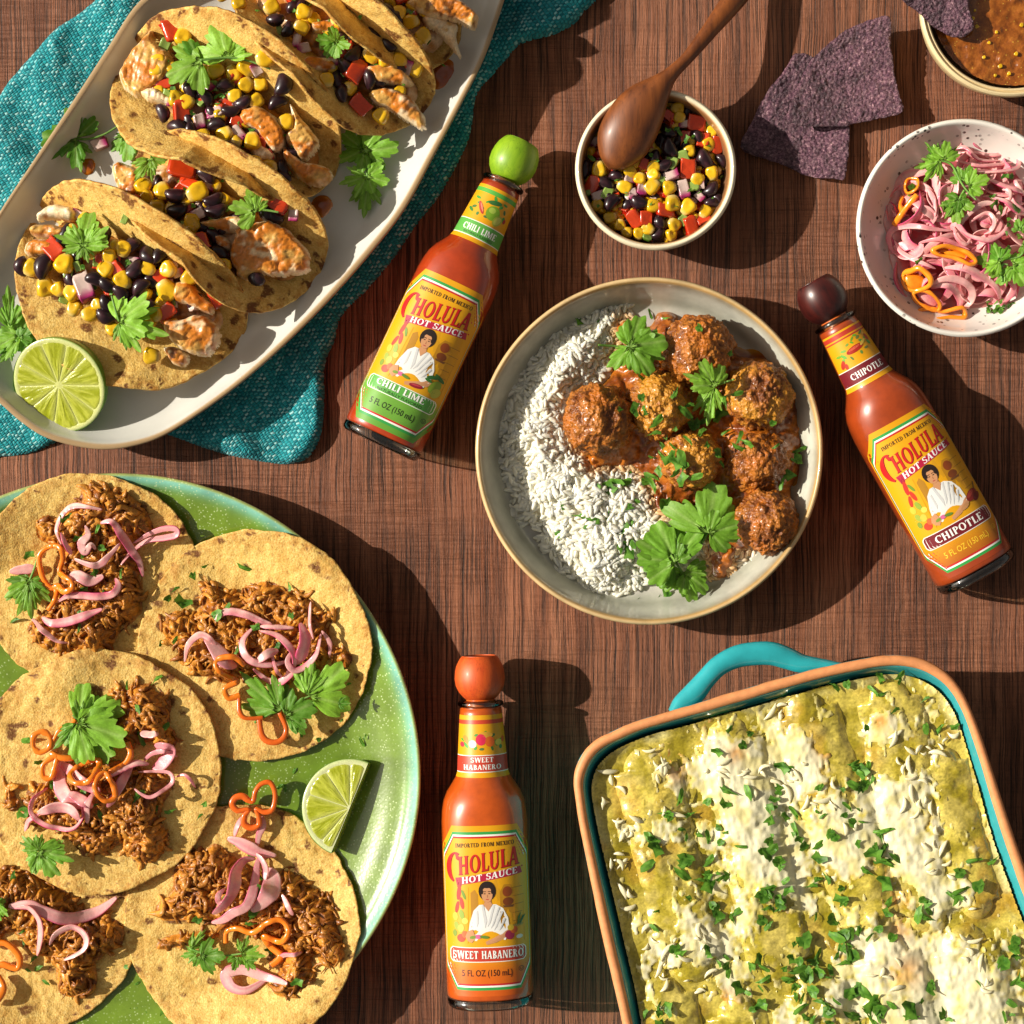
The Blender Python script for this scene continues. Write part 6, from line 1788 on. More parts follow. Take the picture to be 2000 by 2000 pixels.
        c = mixc(c, (.40, .115, .009) if k != 1 else (.52, .225, .022), sau * .9)
        o = put('meatball', V, F, MAT['meat'], None, c)
        tag(o, lab[i], 'meatball', 'meatballs on the rice plate')

    def top(x, y):
        z = float(max(rz(x, y)[0] if sdf(rice, np.array([x]), np.array([y]))[0][0] > 0 else MF, sz(x, y)[0] + 2.2 * MM if sdf(sauce, np.array([x]), np.array([y]))[0][0] > 0 else MF))
        for i, (bx, by, br, k) in enumerate(B):
            dd = math.hypot(x - bx, y - by) / br
            if dd < 1:
                Rm = br * S * .955
                z = max(z, MF + Rm * (.80 if k < 2 else .45) + 2.4 * MM + Rm * .97 * math.sqrt(1 - dd * dd))
        return z
    ch = thing('chopped_cilantro', 'chopped cilantro sprinkled over the meatballs and rice', 'chopped cilantro', W(1320, 880, 30 * MM))
    for q in [(1075, 640, 1.5), (870, 715, 1.5), (925, 720, 1.3), (985, 780, 1.7), (980, 840, 1.5), (930, 740), (1080, 820), (1130, 730, 2), (1160, 790, 2), (1180, 800, 1.8), (1210, 840, 1.6), (1300, 740, 2), (1330, 680, 1.7), (1390, 640, 1.4), (1400, 870, 1.9), (1390, 910, 1.9), (1440, 890, 1.9), (1290, 940, 1.5), (1310, 990, 1.6), (1010, 900, 1.6), (1010, 950, 1.8), (1050, 970, 1.6), (1110, 970, 2.2), (1090, 990, 1.5), (1000, 1030, 2.2), (970, 1060, 1.8), (1080, 1040, 1.5), (1110, 1070, 1.6), (1180, 1060, 1.8), (1150, 880, 1.3), (910, 560, 1.9), (910, 660), (800, 720, 1.2), (1570, 790), (1580, 910), (1690, 930, 2), (1650, 1050, 2.4), (1620, 1080, 1.8), (1690, 970, 1.5), (930, 1080, 2), (970, 1110, 1.8), (780, 1100, 2.4), (740, 1120, 2.2), (820, 1090, 1.8), (690, 1110, 1.3), (850, 1045, 1.2), (845, 1210, 1.6), (850, 1290, 1.7), (820, 1320, 1.5), (880, 1180), (510, 1210, 1.2), (620, 1260, 2.4), (680, 1280, 2), (740, 1260, 1.8), (660, 1310, 1.6), (860, 1390, 1.6), (850, 1430, 1.9), (800, 1415, 1.3), (490, 1350), (595, 270, 1.2), (630, 215), (700, 270), (950, 230, 1.4), (1030, 260), (1200, 310, 1.2), (1355, 440, 1.2), (1465, 1490, 2), (1410, 1590), (830, 1680, 1.5), (870, 1690, 1.6), (950, 1720, 2.0), (980, 1690, 1.6), (1040, 1660, 1.7), (1010, 1720, 1.5), (1100, 1700), (1030, 1200, 1.8), (970, 1590, .8), (1060, 900), (960, 960), (1240, 900, 1.3), (1340, 830, 1.3), (1270, 690), (1220, 780, 1.4), (1150, 700, 1.3), (1030, 860), (1130, 1000)]:
        x, y = MC([q[:2]])[0]
        flake(x, y, top(x, y) + 1.6 * MM, ch, 1.15 * (q[2] if len(q) > 2 else 1.0), .4)
    def sp(label, L, st, dz):
        q0 = MC([L[0][0]])[0]
        rr = thing('cilantro_sprig', label, 'cilantro sprig', W(*q0, top(*q0)), 'cilantro sprigs on the meatball plate')
        zz = max(top(*MC([b])[0]) for b, *_ in L)
        for i, (b, t_, w, tn) in enumerate(L):
            bb, tt = MC([b])[0], MC([t_])[0]
            m = max(top(*bb), top(*tt), top((bb[0] + tt[0]) / 2, (bb[1] + tt[1]) / 2) - 1 * MM)
            leaf(bb, tt, m + (dz + .7 * i) * MM, rr, wide=w, tone=tn, pitch=RND.uniform(-.1, .15))
        for s_ in st:
            p = MC(s_)
            stem([(x, y, max(top(x, y), zz - 3 * MM) + (dz + .5) * MM) for x, y in p], zz, rr)
    sp('cilantro sprig on the border of rice and sauce, near the top of the plate', [((850, 405), (945, 300), .9, .4), ((850, 405), (1050, 370), 1.1, .5), ((860, 410), (1020, 460), .9, .6), ((850, 405), (900, 540), 1.1, .5), ((840, 410), (780, 470), .8, .7)], [[(690, 398), (780, 402), (850, 405)]], 2.5)
    sp('single upright bright cilantro leaf between the upper meatballs', [((1290, 600), (1115, 540), .6, .9), ((1280, 600), (1200, 475), .9, .9), ((1270, 610), (1200, 740), .5, .9), ((1270, 605), (1240, 800), .6, .8)], [[(1270, 605), (1310, 592), (1360, 578)]], 4)
    sp('largest cilantro sprig, three leaves across the bottom of the plate', [((1235, 1345), (1110, 1200), .9, .6), ((1240, 1340), (1285, 1075), 1.1, .7), ((1245, 1335), (1385, 1190), .9, .7), ((1250, 1340), (1405, 1300), .9, .6), ((1080, 1488), (890, 1370), 1.0, .6), ((1080, 1485), (985, 1275), 1.0, .5), ((1085, 1485), (1105, 1390), .9, .4), ((1070, 1495), (905, 1500), .9, .4), ((1070, 1500), (985, 1565), .8, .2), ((1115, 1535), (1070, 1630), .9, .7), ((1120, 1540), (1165, 1695), 1.0, .7), ((1130, 1540), (1250, 1640), .9, .6), ((1130, 1535), (1240, 1550), .8, .7)], [[(1240, 1340), (1180, 1430), (1080, 1488)], [(1080, 1488), (1115, 1540)]], 2.5)
build_meat_plate()
# ------------------------------------------------------------------ baking dish of enchiladas
def D5(L): return [(1100 + q[0] / 2.147, 1230 + q[1] / 2.147, *q[2:]) for q in L]
DISH = cr(D5([(250, 1650), (170, 1300), (90, 920), (58, 740), (47, 640), (58, 570), (90, 510), (150, 458), (240, 412), (330, 377), (450, 343), (700, 268), (950, 195), (1150, 145), (1300, 116), (1400, 108), (1500, 124), (1580, 163), (1640, 218), (1695, 310), (1760, 480), (1850, 760), (1932, 1000), (2050, 1340), (2140, 1620), (2200, 1830), (2200, 1950), (2130, 2040), (1900, 2120), (1400, 2250), (900, 2370), (560, 2440), (450, 2420), (390, 2330), (330, 2050)]), 260, True)
DC = (1640, 1800)
def build_dish():
    tq, ti, te = (.025, .33, .36), (.035, .30, .32), (.66, .265, .10)
    root = thing('baking_dish', 'turquoise glazed baking dish with bare terracotta rim, full of green enchiladas', 'baking dish', W(*DC, 0))
    prof = [(500, 1.5 * MM, tq), (200, 1 * MM, tq), (60, 1 * MM, tq), (42, 4 * MM, tq), (18, 30 * MM, tq), (3, 48 * MM, tq), (-1, 50.2 * MM, tq), (1, 51.2 * MM, tq), (4, 51 * MM, tq)]
    prof_in = [(17, 51 * MM, ti), (20, 50.9 * MM, ti), (24, 49.6 * MM, ti), (33, 45 * MM, ti), (42, 38 * MM, ti), (48, 28 * MM, ti), (70, 12 * MM, ti), (110, 9 * MM, ti), (500, 9 * MM, ti)]
    vessel('body', DISH, prof + prof_in, 50 * MM, MAT['teal_glaze'], root, DC, 4)
    rim = [(-1.2, 50 * MM, te), (-.8, 52.2 * MM, te), (2.5, 53.4 * MM, te), (9, 53.9 * MM, te), (15.5, 53.4 * MM, te), (19, 52 * MM, te), (19.8, 50.2 * MM, te)]
    R, C, c = radial(DISH, [(p[0], p[1], p[2]) for p in rim], DC)
    R[..., :2] += (.9 * fbm(R[..., 0] / 30, R[..., 1] / 30, 1, 2, 5))[..., None]
    V = W(R[..., 0], R[..., 1], R[..., 2], 50 * MM).reshape(-1, 3)
    put('rim', V, [grid_faces(len(rim), len(DISH), True)], MAT['terracotta'], root, C.reshape(-1, 3))
    h = D5([(452, 348), (490, 318), (548, 270), (600, 208), (655, 152), (730, 114), (810, 101), (880, 102), (945, 122), (1000, 142), (1060, 148), (1120, 150), (1170, 146)])
    w = np.array([30, 74, 92, 82, 84, 92, 96, 96, 90, 78, 62, 44, 16]) / 2.147
    p = cr(h, 80)
    ww = cr(np.stack([w, w], 1), 80)[:, 0]
    V, F, tt, pp = sweep(W(p[:, 0], p[:, 1], np.full(80, 43 * MM), 45 * MM), ww * S, np.full(80, 10 * MM), 20)
    put('handle', V, F, MAT['teal_glaze'], root, (.022, .33, .37))

    # filling
    k = DISH - np.array(DC)
    L = np.linalg.norm(k, axis=1)[:, None]
    inner = np.array(DC) + k * (1 - 38.0 / L)
    ZR = 48 * MM
    rolls = [((345, 580), (545, 1400), 150), ((695, 450), (915, 1400), 150), ((1015, 345), (1300, 1220), 158), ((1370, 290), (1530, 1190), 150), ((1600, 560), (1740, 1150), 120), ((420, 1540), (520, 2100), 150), ((730, 1610), (860, 2150), 140), ((1060, 1500), (1200, 2050), 150), ((1360, 1370), (1500, 1900), 155), ((1690, 1330), (1840, 1850), 165)]
    RL = [(np.array(D5([a])[0]), np.array(D5([b])[0]), h_ / 2.147) for a, b, h_ in rolls]
    def rollh(x, y, r):
        a, b, hw = r
        e = b - a
        t = ((x - a[0]) * e[0] + (y - a[1]) * e[1]) / (e @ e)
        tc = np.clip(t, 0, 1)
        dx, dy = x - a[0] - tc * e[0], y - a[1] - tc * e[1]
        endk = np.where((t < 0) | (t > 1), 1.6, 1.0)      # blunt rolled ends
        d = np.sqrt(dx * dx + dy * dy) * endk / hw
        return 42.6 * MM + 6.8 * MM * np.sqrt(np.clip(1 - d ** 2.2, 0, 1)) + np.where(d > 1, -6 * MM, 0)
    def lumps(x, y):
        return (1.7 * fbm(x / 34, y / 34, 2, 3, 101) + .35 * fbm(x / 10, y / 10, 2, 3, 102)) * MM
    def saucez(x, y):
        d = sdf(inner, x, y)[0]
        return (45.2 + 1.4 * fbm(x / 50, y / 50, 1, 3, 103) + 2.4 * np.exp(-np.maximum(d, 0) / 10)) * MM + .5 * lumps(x, y)
    def hz(x, y):
        x, y = np.atleast_1d(np.asarray(x, float)), np.atleast_1d(np.asarray(y, float))
        z = saucez(x, y)
        for r in RL:
            z = np.maximum(z, rollh(x, y, r) + lumps(x, y))
        return z
    toast = [(450, 530, 40), (1130, 490, 60), (900, 1220, 45), (1385, 1150, 50), (1440, 1430, 60), (690, 1560, 45), (1320, 1050, 50), (480, 600, 40), (1330, 380, 30), (720, 520, 35), (1420, 1260, 40), (600, 380, 30)]
    def toasted(x, y):
        t = 0
        for tx, ty, tr in toast:
            px, py = D5([(tx, ty)])[0]
            t = t + np.exp(-((x - px) ** 2 + (y - py) ** 2) / (tr / 2.147 * 1.1) ** 2)
        return np.clip(t * (0.95 + .6 * fbm(x / 12, y / 12, 3, 3, 104)), 0, 1)
    def green(x, y, s_):
        n = fbm(x / 36, y / 36, s_, 4, 105)
        f = fbm(x / 7, y / 7, s_, 3, 106)
        c = mixc((.31, .245, .015), (.58, .465, .085), ss(-.35, .4, n + .3 * f))
        c = mixc(c, (.19, .155, .012), ss(.25, .6, f) * .8)
        return mixc(c, (.50, .22, .03), ss(.15, .6, fbm(x / 55, y / 55, 7, 2, 107)) * .35)
    def cf_s(X, Y, d):
        c = green(X, Y, 1)
        ed = ss(24, 6, d) * ss(-.2, .3, fbm(X / 40, Y / 40, 9, 2, 108))
        return mixc(c, (.62, .56, .24), ed * .75)
    o = lump_pad('green_sauce', inner, 4, lambda X, Y, d: saucez(X, Y), cf_s, 'salsa_verde', None, ZR)
    tag(o, 'olive green chile sauce filling the turquoise baking dish around the enchiladas', 'sauce')
    lab = ['enchilada at the far left of the upper row, mostly bare green sauce', 'enchilada second from the left in the upper row under white cheese', 'long middle enchilada of the upper row with a toasted top end', 'enchilada nearest the top right corner of the baking dish', 'half sunk enchilada against the right wall of the baking dish', 'lower row enchilada at the left wall, covered in cheese shreds', 'lower row enchilada with a toasted tip, cut by the bottom edge', 'lower row enchilada under the largest pile of chopped cilantro', 'lower row enchilada with a browned blistered corner', 'lower row enchilada at the bottom right under thick white cheese']
    for i, r in enumerate(RL):
        a, b, hw = r
        e = (b - a) / np.linalg.norm(b - a)
        n_ = np.array([-e[1], e[0]])
        t = np.linspace(0, 2 * np.pi, 64, endpoint=False)
        ends = np.where(np.cos(t) > 0, 1, 0)[:, None]
        poly = a + (b - a) * ends + spow(np.cos(t), .6)[:, None] * e * hw * .62 + spow(np.sin(t), .7)[:, None] * n_ * hw * .99
        dd = sdf(inner, poly[:, 0], poly[:, 1])
        poly = np.where((dd[0] < 2)[:, None], np.stack([dd[1], dd[2]], 1), poly)
        zf = lambda X, Y, d, r=r: np.maximum(rollh(X, Y, r) + lumps(X, Y), 42.5 * MM)
        o = lump_pad('enchilada', poly, 3.6, zf, lambda X, Y, d, i=i: mixc(green(X, Y, i + 3) * 1.08, (.55, .44, .13), ss(-.1, .4, fbm(X / 25, Y / 25, i, 3, 109)) * .5), 'salsa_verde', None, ZR)
        tag(o, lab[i], 'enchilada', 'enchiladas in the baking dish')
    # melted white cheese: a thin sheet draped over the rolls where there is any
    X, Y, d, F = pad_grid(inner, 3.0)
    spots = [(690, 560, 130, 1), (800, 620, 120, 1), (740, 720, 110, .9), (1000, 590, 100, .9), (960, 490, 90, .8), (900, 850, 110, .9), (780, 960, 120, .9), (940, 1000, 110, .9), (620, 880, 60, .7), (1150, 820, 110, .85), (1180, 960, 90, .8), (1330, 700, 80, .8), (1400, 850, 140, 1.1), (1480, 680, 90, .8), (1500, 980, 100, 1), (1560, 1120, 90, .9), (1300, 430, 70, .8), (1400, 420, 60, .7), (1290, 1400, 140, 1), (1600, 1400, 110, 1), (1680, 1520, 150, 1.1), (1820, 1580, 130, 1), (1560, 1580, 120, .9), (1180, 1580, 90, .7), (560, 1270, 120, .8), (650, 1330, 70, .7), (380, 1340, 70, .6), (420, 830, 80, .6), (480, 650, 50, .6), (1020, 1150, 70, .7), (730, 1240, 60, .5), (940, 1650, 90, .8), (1450, 1330, 90, .8), (620, 1090, 50, .6), (1640, 1130, 60, .7), (260, 850, 40, .5), (700, 1480, 80, .6), (1380, 1700, 120, .9)]
    m = np.zeros(X.shape)
    for a, b, r, s_ in spots:
        px, py = D5([(a, b)])[0]
        m = m + s_ * np.exp(-((X - px) ** 2 + (Y - py) ** 2) / (r / 2.147) ** 2)
    u, v = X * .966 - Y * .259, X * .259 + Y * .966
    m = np.clip(m + .16, 0, 1.15) - .34 + .50 * fbm(u / 26, v / 44, 2, 3, 110) + .50 * fbm(u / 8, v / 13, 4, 3, 111)
    keep = (m[F] > -.04).all(1)
    f = F[keep]
    used, inv = np.unique(f, return_inverse=True)
    f = inv.reshape(-1, 4)
    X, Y, m = X[used], Y[used], m[used]
    th = ss(-.04, .30, m)
    rib = np.maximum(fbm((X * .966 - Y * .259) / 6, (X * .259 + Y * .966) / 16, 5, 3, 112), -.15)
    z = hz(X, Y) + (-.25 + 1.0 * th + 0.7 * rib * ss(.15, .5, m)) * MM
    yel = ss(.50, .02, m)
    c = mixc(green(X, Y, 4) * 1.12 + np.array((.06, .06, .02)), (.78, .72, .48), ss(-.02, .60, m + .42 * fbm(X / 9, Y / 9, 3, 3, 116)))
    c = mixc(c, (.68, .58, .20), ss(-.1, .45, fbm(X / 26, Y / 26, 6, 3, 113)) * .7)
    c = mixc(c, (.56, .235, .035), toasted(X, Y) * .8)
    o = put('melted_cheese', W(X, Y, z, ZR), [f[:, ::-1]], MAT['cheese'], None, c)
    tag(o, 'patches of melted white cheese stretched over the enchiladas', 'cheese')
    # shreds that did not melt
    r = thing('shredded_cheese', 'loose pale cheese shreds scattered over the enchiladas', 'shredded cheese', W(*D5([(900, 1000)])[0], 42 * MM))
    t = np.linspace(-1, 1, 7)
    mesh = []
    for q in range(4):
        pth = np.stack([(.5 + .5 * q) * t ** 2, t * 3.6, .5 * np.cos(t * 2.2)], 1) * MM
        w = 2.0 * np.clip(1 - np.abs(t) ** 2.2, .15, 1) * MM
        V, F2, tt, pp = sweep(pth, w * 1.2, w * .5, 6)
        mesh.append(mesh_from('cheese_shred', V, F2, (.74, .68, .44), True, MAT['cheese']))
    g = np.random.default_rng(5)
    ins = 0
    zones = [(260, 830, 50), (330, 800, 60), (400, 560, 60), (460, 640, 60), (420, 780, 60), (360, 900, 50), (400, 1300, 70), (350, 1400, 80), (450, 1380, 70), (420, 1460, 60), (330, 1330, 60), (560, 1500, 70), (300, 1100, 60), (230, 980, 40), (1400, 470, 60), (1430, 560, 50), (1520, 700, 60), (1560, 640, 40), (1450, 760, 60), (1600, 520, 50), (1540, 900, 60), (1580, 1010, 60), (1100, 700, 60), (1200, 850, 60), (750, 560, 60), (650, 600, 60), (860, 620, 60), (910, 340, 30), (1660, 1140, 50), (1780, 1480, 70), (1720, 1340, 50), (200, 640, 40), (180, 720, 30), (1880, 1520, 50), (1460, 500, 50), (600, 1300, 60), (980, 650, 60), (1340, 1450, 70)]
    pts = np.array([D5([(a, b)])[0] for a, b, _ in zones])
    while ins < 130:
        j = int(g.integers(len(zones)))
        x, y = pts[j] + g.normal(0, zones[j][2] / 2.147 * .6, 2)
        if sdf(inner, np.array([x]), np.array([y]))[0][0] < 8:
            continue
        s_ = g.uniform(.6, 1.25)
        inst('cheese_shred', mesh[ins % 4], r, W(x, y, float(hz(x, y)[0]) + 1.3 * MM, ZR), (g.normal(0, .2), g.normal(0, .2), g.uniform(0, 6.28)), (s_, s_ * g.uniform(.7, 1.5), s_))
        ins += 1
    ch = thing('chopped_cilantro', 'chopped cilantro scattered all over the enchiladas', 'chopped cilantro', W(*D5([(1000, 1000)])[0], 46 * MM))
    L = [(1325, 250, 4), (1425, 205, 2), (1390, 335), (1540, 400, 2), (1270, 410), (1520, 290), (640, 450, 2), (765, 400, 2), (1260, 550, 3), (960, 600, 2), (1230, 620, 6), (1070, 640, 2), (710, 690, 3), (605, 720), (905, 700, 5), (920, 770, 3), (1190, 690, 2), (1210, 740, 2), (1265, 790, 2), (1090, 770, 2), (500, 760, 3), (450, 770, 2), (515, 845, 2), (630, 840, 2), (690, 870, 2), (735, 905), (570, 860), (870, 880, 2), (830, 900, 2), (985, 860, 3), (1030, 910, 2), (1115, 880, 2), (1230, 890), (1320, 850, 4), (1320, 940, 5), (1360, 990, 3), (370, 920, 4), (490, 990, 3), (610, 970), (680, 1030, 3), (590, 1060, 3), (880, 960, 6), (1040, 1030, 2), (1100, 1060, 2), (1070, 960), (1290, 1060, 2), (1340, 1120, 2), (850, 1080, 5), (880, 1150, 7), (930, 1080, 2), (625, 1190, 4), (710, 1210, 2), (800, 1190, 2), (385, 1180), (525, 1120), (1160, 1200, 5), (1130, 1110, 2), (1060, 1210), (1250, 1250, 2), (1320, 1250), (1380, 1290), (1490, 1170, 3), (1520, 1190, 2), (1680, 1090, 5), (1620, 1110), (970, 1325, 3), (1180, 1340, 6), (820, 1380, 2), (620, 1370, 2), (690, 1410, 4), (490, 1360, 2), (1080, 1420, 6), (960, 1440, 6), (850, 1470, 4), (740, 1510, 2), (1010, 1480, 7), (1080, 1580, 12), (1220, 1510, 3), (1310, 1550, 6), (1540, 1500, 4), (1450, 1590, 4), (1240, 1630, 4), (1330, 1630, 4), (1610, 1640, 4), (1900, 1380, 4), (1910, 1500, 4), (400, 1590, 6), (430, 1600, 2), (850, 1570, 2), (790, 1590), (1730, 960), (1800, 970), (1640, 410), (1190, 230), (1140, 240), (380, 1250), (1740, 1480), (1860, 1600, 2)]
    for q in L:
        n = q[2] if len(q) > 2 else 1
        for _ in range(n):
            sp = 0 if n == 1 else 9 + 9 * math.sqrt(n)
            x, y = D5([(q[0] + RND.gauss(0, sp), q[1] + RND.gauss(0, sp * 1.2))])[0]
            flake(x, y, float(hz(x, y)[0]) + 2.1 * MM, ch, RND.uniform(1.0, 2.6) if n > 2 else RND.uniform(1.0, 2.0), .5, ZR)
build_dish()
# ------------------------------------------------------------------ lettering
def _bar(x0, x1, y0, y1): return [[(x0, y0), (x1, y0), (x1, y1), (x0, y1)]]
def _stem(x, w=.2, top=True, bot=True, s=.075, h=.075):
    r = _bar(x, x + w, 0, 1)
    if bot: r += [[(x - s, 0), (x + w + s, 0), (x + w, h), (x, h)]]
    if top: r += [[(x, 1 - h), (x + w, 1 - h), (x + w + s, 1), (x - s, 1)]]
    return r
def _diag(x0, y0, x1, y1, w): return [[(x0, y0), (x0 + w, y0), (x1 + w, y1), (x1, y1)]]
def _arc(cx, cy, rx, ry, a0, a1, w=.2, t=.09, n=14):
    a = np.radians(np.linspace(a0, a1, n))
    o = np.stack([cx + rx * np.cos(a), cy + ry * np.sin(a)], 1)
    i = np.stack([cx + (rx - w) * np.cos(a), cy + (ry - t) * np.sin(a)], 1)
    return [[tuple(i[k]), tuple(o[k]), tuple(o[k + 1]), tuple(i[k + 1])] for k in range(n - 1)]
def _h(x0, x1, y, t=.09, up=0.0, dn=0.0):
    r = _bar(x0, x1, y, y + t)
    if up: r += [[(x1 - .09, y + t), (x1, y + t), (x1 + .03, y + t + up), (x1 - .02, y + t + up)]]
    if dn: r += [[(x1 - .02, y - dn), (x1 + .03, y - dn), (x1, y), (x1 - .09, y)]]
    return r
G = {
    'A': (.80, _diag(.02, 0, .33, 1, .11) + _diag(.52, 0, .30, 1, .21) + _bar(.17, .56, .27, .35) + _bar(-.05, .20, 0, .06) + _bar(.46, .80, 0, .06)),
    'B': (.66, _stem(.08) + _arc(.26, .745, .32, .255, 90, -90, .19, .08) + _arc(.26, .265, .37, .265, 90, -90, .2, .08)),
    'C': (.72, _arc(.42, .5, .40, .5, 48, 312) + [[(.62, .66), (.70, .66), (.70, 1.0), (.66, .98)]]),
    'D': (.80, _stem(.08) + _arc(.26, .5, .50, .5, 90, -90)),
    'E': (.64, _stem(.08) + _h(.26, .58, .91, dn=.14) + _h(.26, .48, .47) + _h(.26, .60, 0, up=.16)),
    'F': (.60, _stem(.08) + _h(.26, .57, .91, dn=.14) + _h(.26, .48, .46)),
    'H': (.84, _stem(.08) + _stem(.54) + _bar(.27, .55, .45, .55)),
    'I': (.36, _stem(.08)),
    'L': (.60, _stem(.08) + _h(.26, .57, 0, up=.18)),
    'M': (1.02, _stem(.06, .11) + _stem(.74, .2) + _diag(.42, .05, .10, 1, .19) + _diag(.46, .05, .72, 1, .09)),
    'N': (.84, _stem(.08, .11) + _stem(.64, .11, bot=False) + _diag(.55, 0, .10, 1, .2)),
    'O': (.86, _arc(.43, .5, .41, .5, 0, 360, n=25)),
    'P': (.64, _stem(.08) + _arc(.26, .72, .36, .28, 90, -90, .19, .08)),
    'R': (.76, _stem(.08) + _arc(.26, .73, .33, .27, 90, -90, .19, .08) + _diag(.50, 0, .30, .47, .21) + _bar(.48, .78, 0, .06)),
    'S': (.62, _arc(.31, .735, .28, .265, 25, 270, .17, .09) + _arc(.31, .265, .29, .27, 90, -155, .18, .09) + [[(.50, .72), (.57, .72), (.57, 1.0), (.53, .98)], [(.03, 0), (.07, .02), (.10, .30), (.03, .30)]]),
    'T': (.72, _stem(.26, top=False) + _bar(.04, .68, .91, 1) + [[(.02, .72), (.06, .72), (.13, .91), (.04, .91)], [(.66, .72), (.70, .72), (.68, .91), (.59, .91)]]),
    'U': (.82, _bar(.08, .28, .30, 1) + _bar(.60, .70, .30, 1) + _arc(.39, .32, .31, .32, 180, 360, .16, .10) + _bar(0, .36, .935, 1) + _bar(.52, .78, .935, 1)),
    'W': (1.16, _diag(.26, 0, .04, 1, .2) + _diag(.30, 0, .50, 1, .11) + _diag(.76, 0, .54, 1, .2) + _diag(.82, 0, 1.02, 1, .10) + _bar(-.02, .32, .94, 1) + _bar(.95, 1.18, .94, 1)),
    'X': (.78, _diag(.48, 0, .06, 1, .22) + _diag(.06, 0, .56, 1, .11) + _bar(0, .26, 0, .06) + _bar(.42, .76, 0, .06) + _bar(0, .34, .94, 1) + _bar(.48, .74, .94, 1)),
    ' ': (.38, []), '.': (.2, _arc(.1, .08, .08, .08, 0, 360, .079, .079, 9)),
}
def serif(text, gap=.06):
    x, out = 0.0, []
    for ch in text:
        w, polys = G[ch]
        out += [[(x + a, b) for a, b in p] for p in polys]
        x += w + gap
    return out, x - gap

def sans(text):
    """outline of text in Blender's built-in face, as triangles / polygons of unit height"""
    cu = bpy.data.curves.new('text_outline', 'FONT')
    cu.body = text
    cu.resolution_u = 3
    cu.offset = 0.012
    ob = bpy.data.objects.new('text_outline', cu)
    SC.collection.objects.link(ob)
    dg = bpy.context.evaluated_depsgraph_get()
    me = ob.evaluated_get(dg).to_mesh()
    v = np.array([q.co[:2] for q in me.vertices])
    f = [list(p.vertices) for p in me.polygons]
    ob.evaluated_get(dg).to_mesh_clear()
    bpy.data.objects.remove(ob)
    bpy.data.curves.remove(cu)
    v[:, 0] -= v[:, 0].min()
    return v, f

# ------------------------------------------------------------------ hot sauce bottles
Q = .2795 * MM
RINGS = [(16, 83.4), (24, 84), (60, 84), (200, 84), (355, 84), (375, 82.6), (395, 79), (412, 72), (428, 61.5), (440, 54), (450, 50), (475, 48.4), (520, 45), (563, 41.6), (573, 40.6)]
_rt = np.array([r[0] for r in RINGS], float)
_rw = np.array([r[1] for r in RINGS], float)
def sec(t):
    hw = np.interp(t, _rt, _rw)
    k = ss(345, 440, t)
    return hw, hw * lerp(.92, 1.0, k), lerp(2.45, 2.0, k)
def front(x, t, off=0.0):
    """point of the bottle's upper face over label coordinates (x, t), off mm above it"""
    x, t = np.asarray(x, float), np.asarray(t, float)
    hw, hd, n = sec(t)
    u = np.clip(np.abs(x) / hw, 0, .999)
    z = hd * (1 - u ** n) ** (1 / n)
    nx = np.sign(x) * u ** (n - 1) / hw
    nz = (np.clip(z / hd, 1e-4, 1)) ** (n - 1) / hd
    ln = np.sqrt(nx * nx + nz * nz)
    o = off / .2795
    return np.stack([(x + o * nx / ln) * Q, t * Q, (z + o * nz / ln) * Q], -1)

def lathe(rings, nseg=72, n=2.0, sq=1.0):
    th = np.linspace(0, 2 * np.pi, nseg, endpoint=False)
    V = []
    for r in rings:
        t, hw = r[0], r[1]
        hd, nn = (r[2], r[3]) if len(r) > 3 else (hw * sq, n)
        V.append(np.stack([hw * spow(np.cos(th), 2 / nn), np.full(nseg, t), hd * spow(np.sin(th), 2 / nn)], -1))
    V = np.array(V) * Q
    f = [grid_faces(len(rings), nseg, True, flip=False)]
    P = V.reshape(-1, 3)
    i = np.arange(nseg)
    j = (i + 1) % nseg
    P = np.concatenate([P, [V[0].mean(0)], [V[-1].mean(0)]])
    o = (len(rings) - 1) * nseg
    f += [np.stack([j, i, np.full(nseg, len(P) - 2)], 1), np.stack([o + i, o + j, np.full(nseg, len(P) - 1)], 1)]
    return P, f

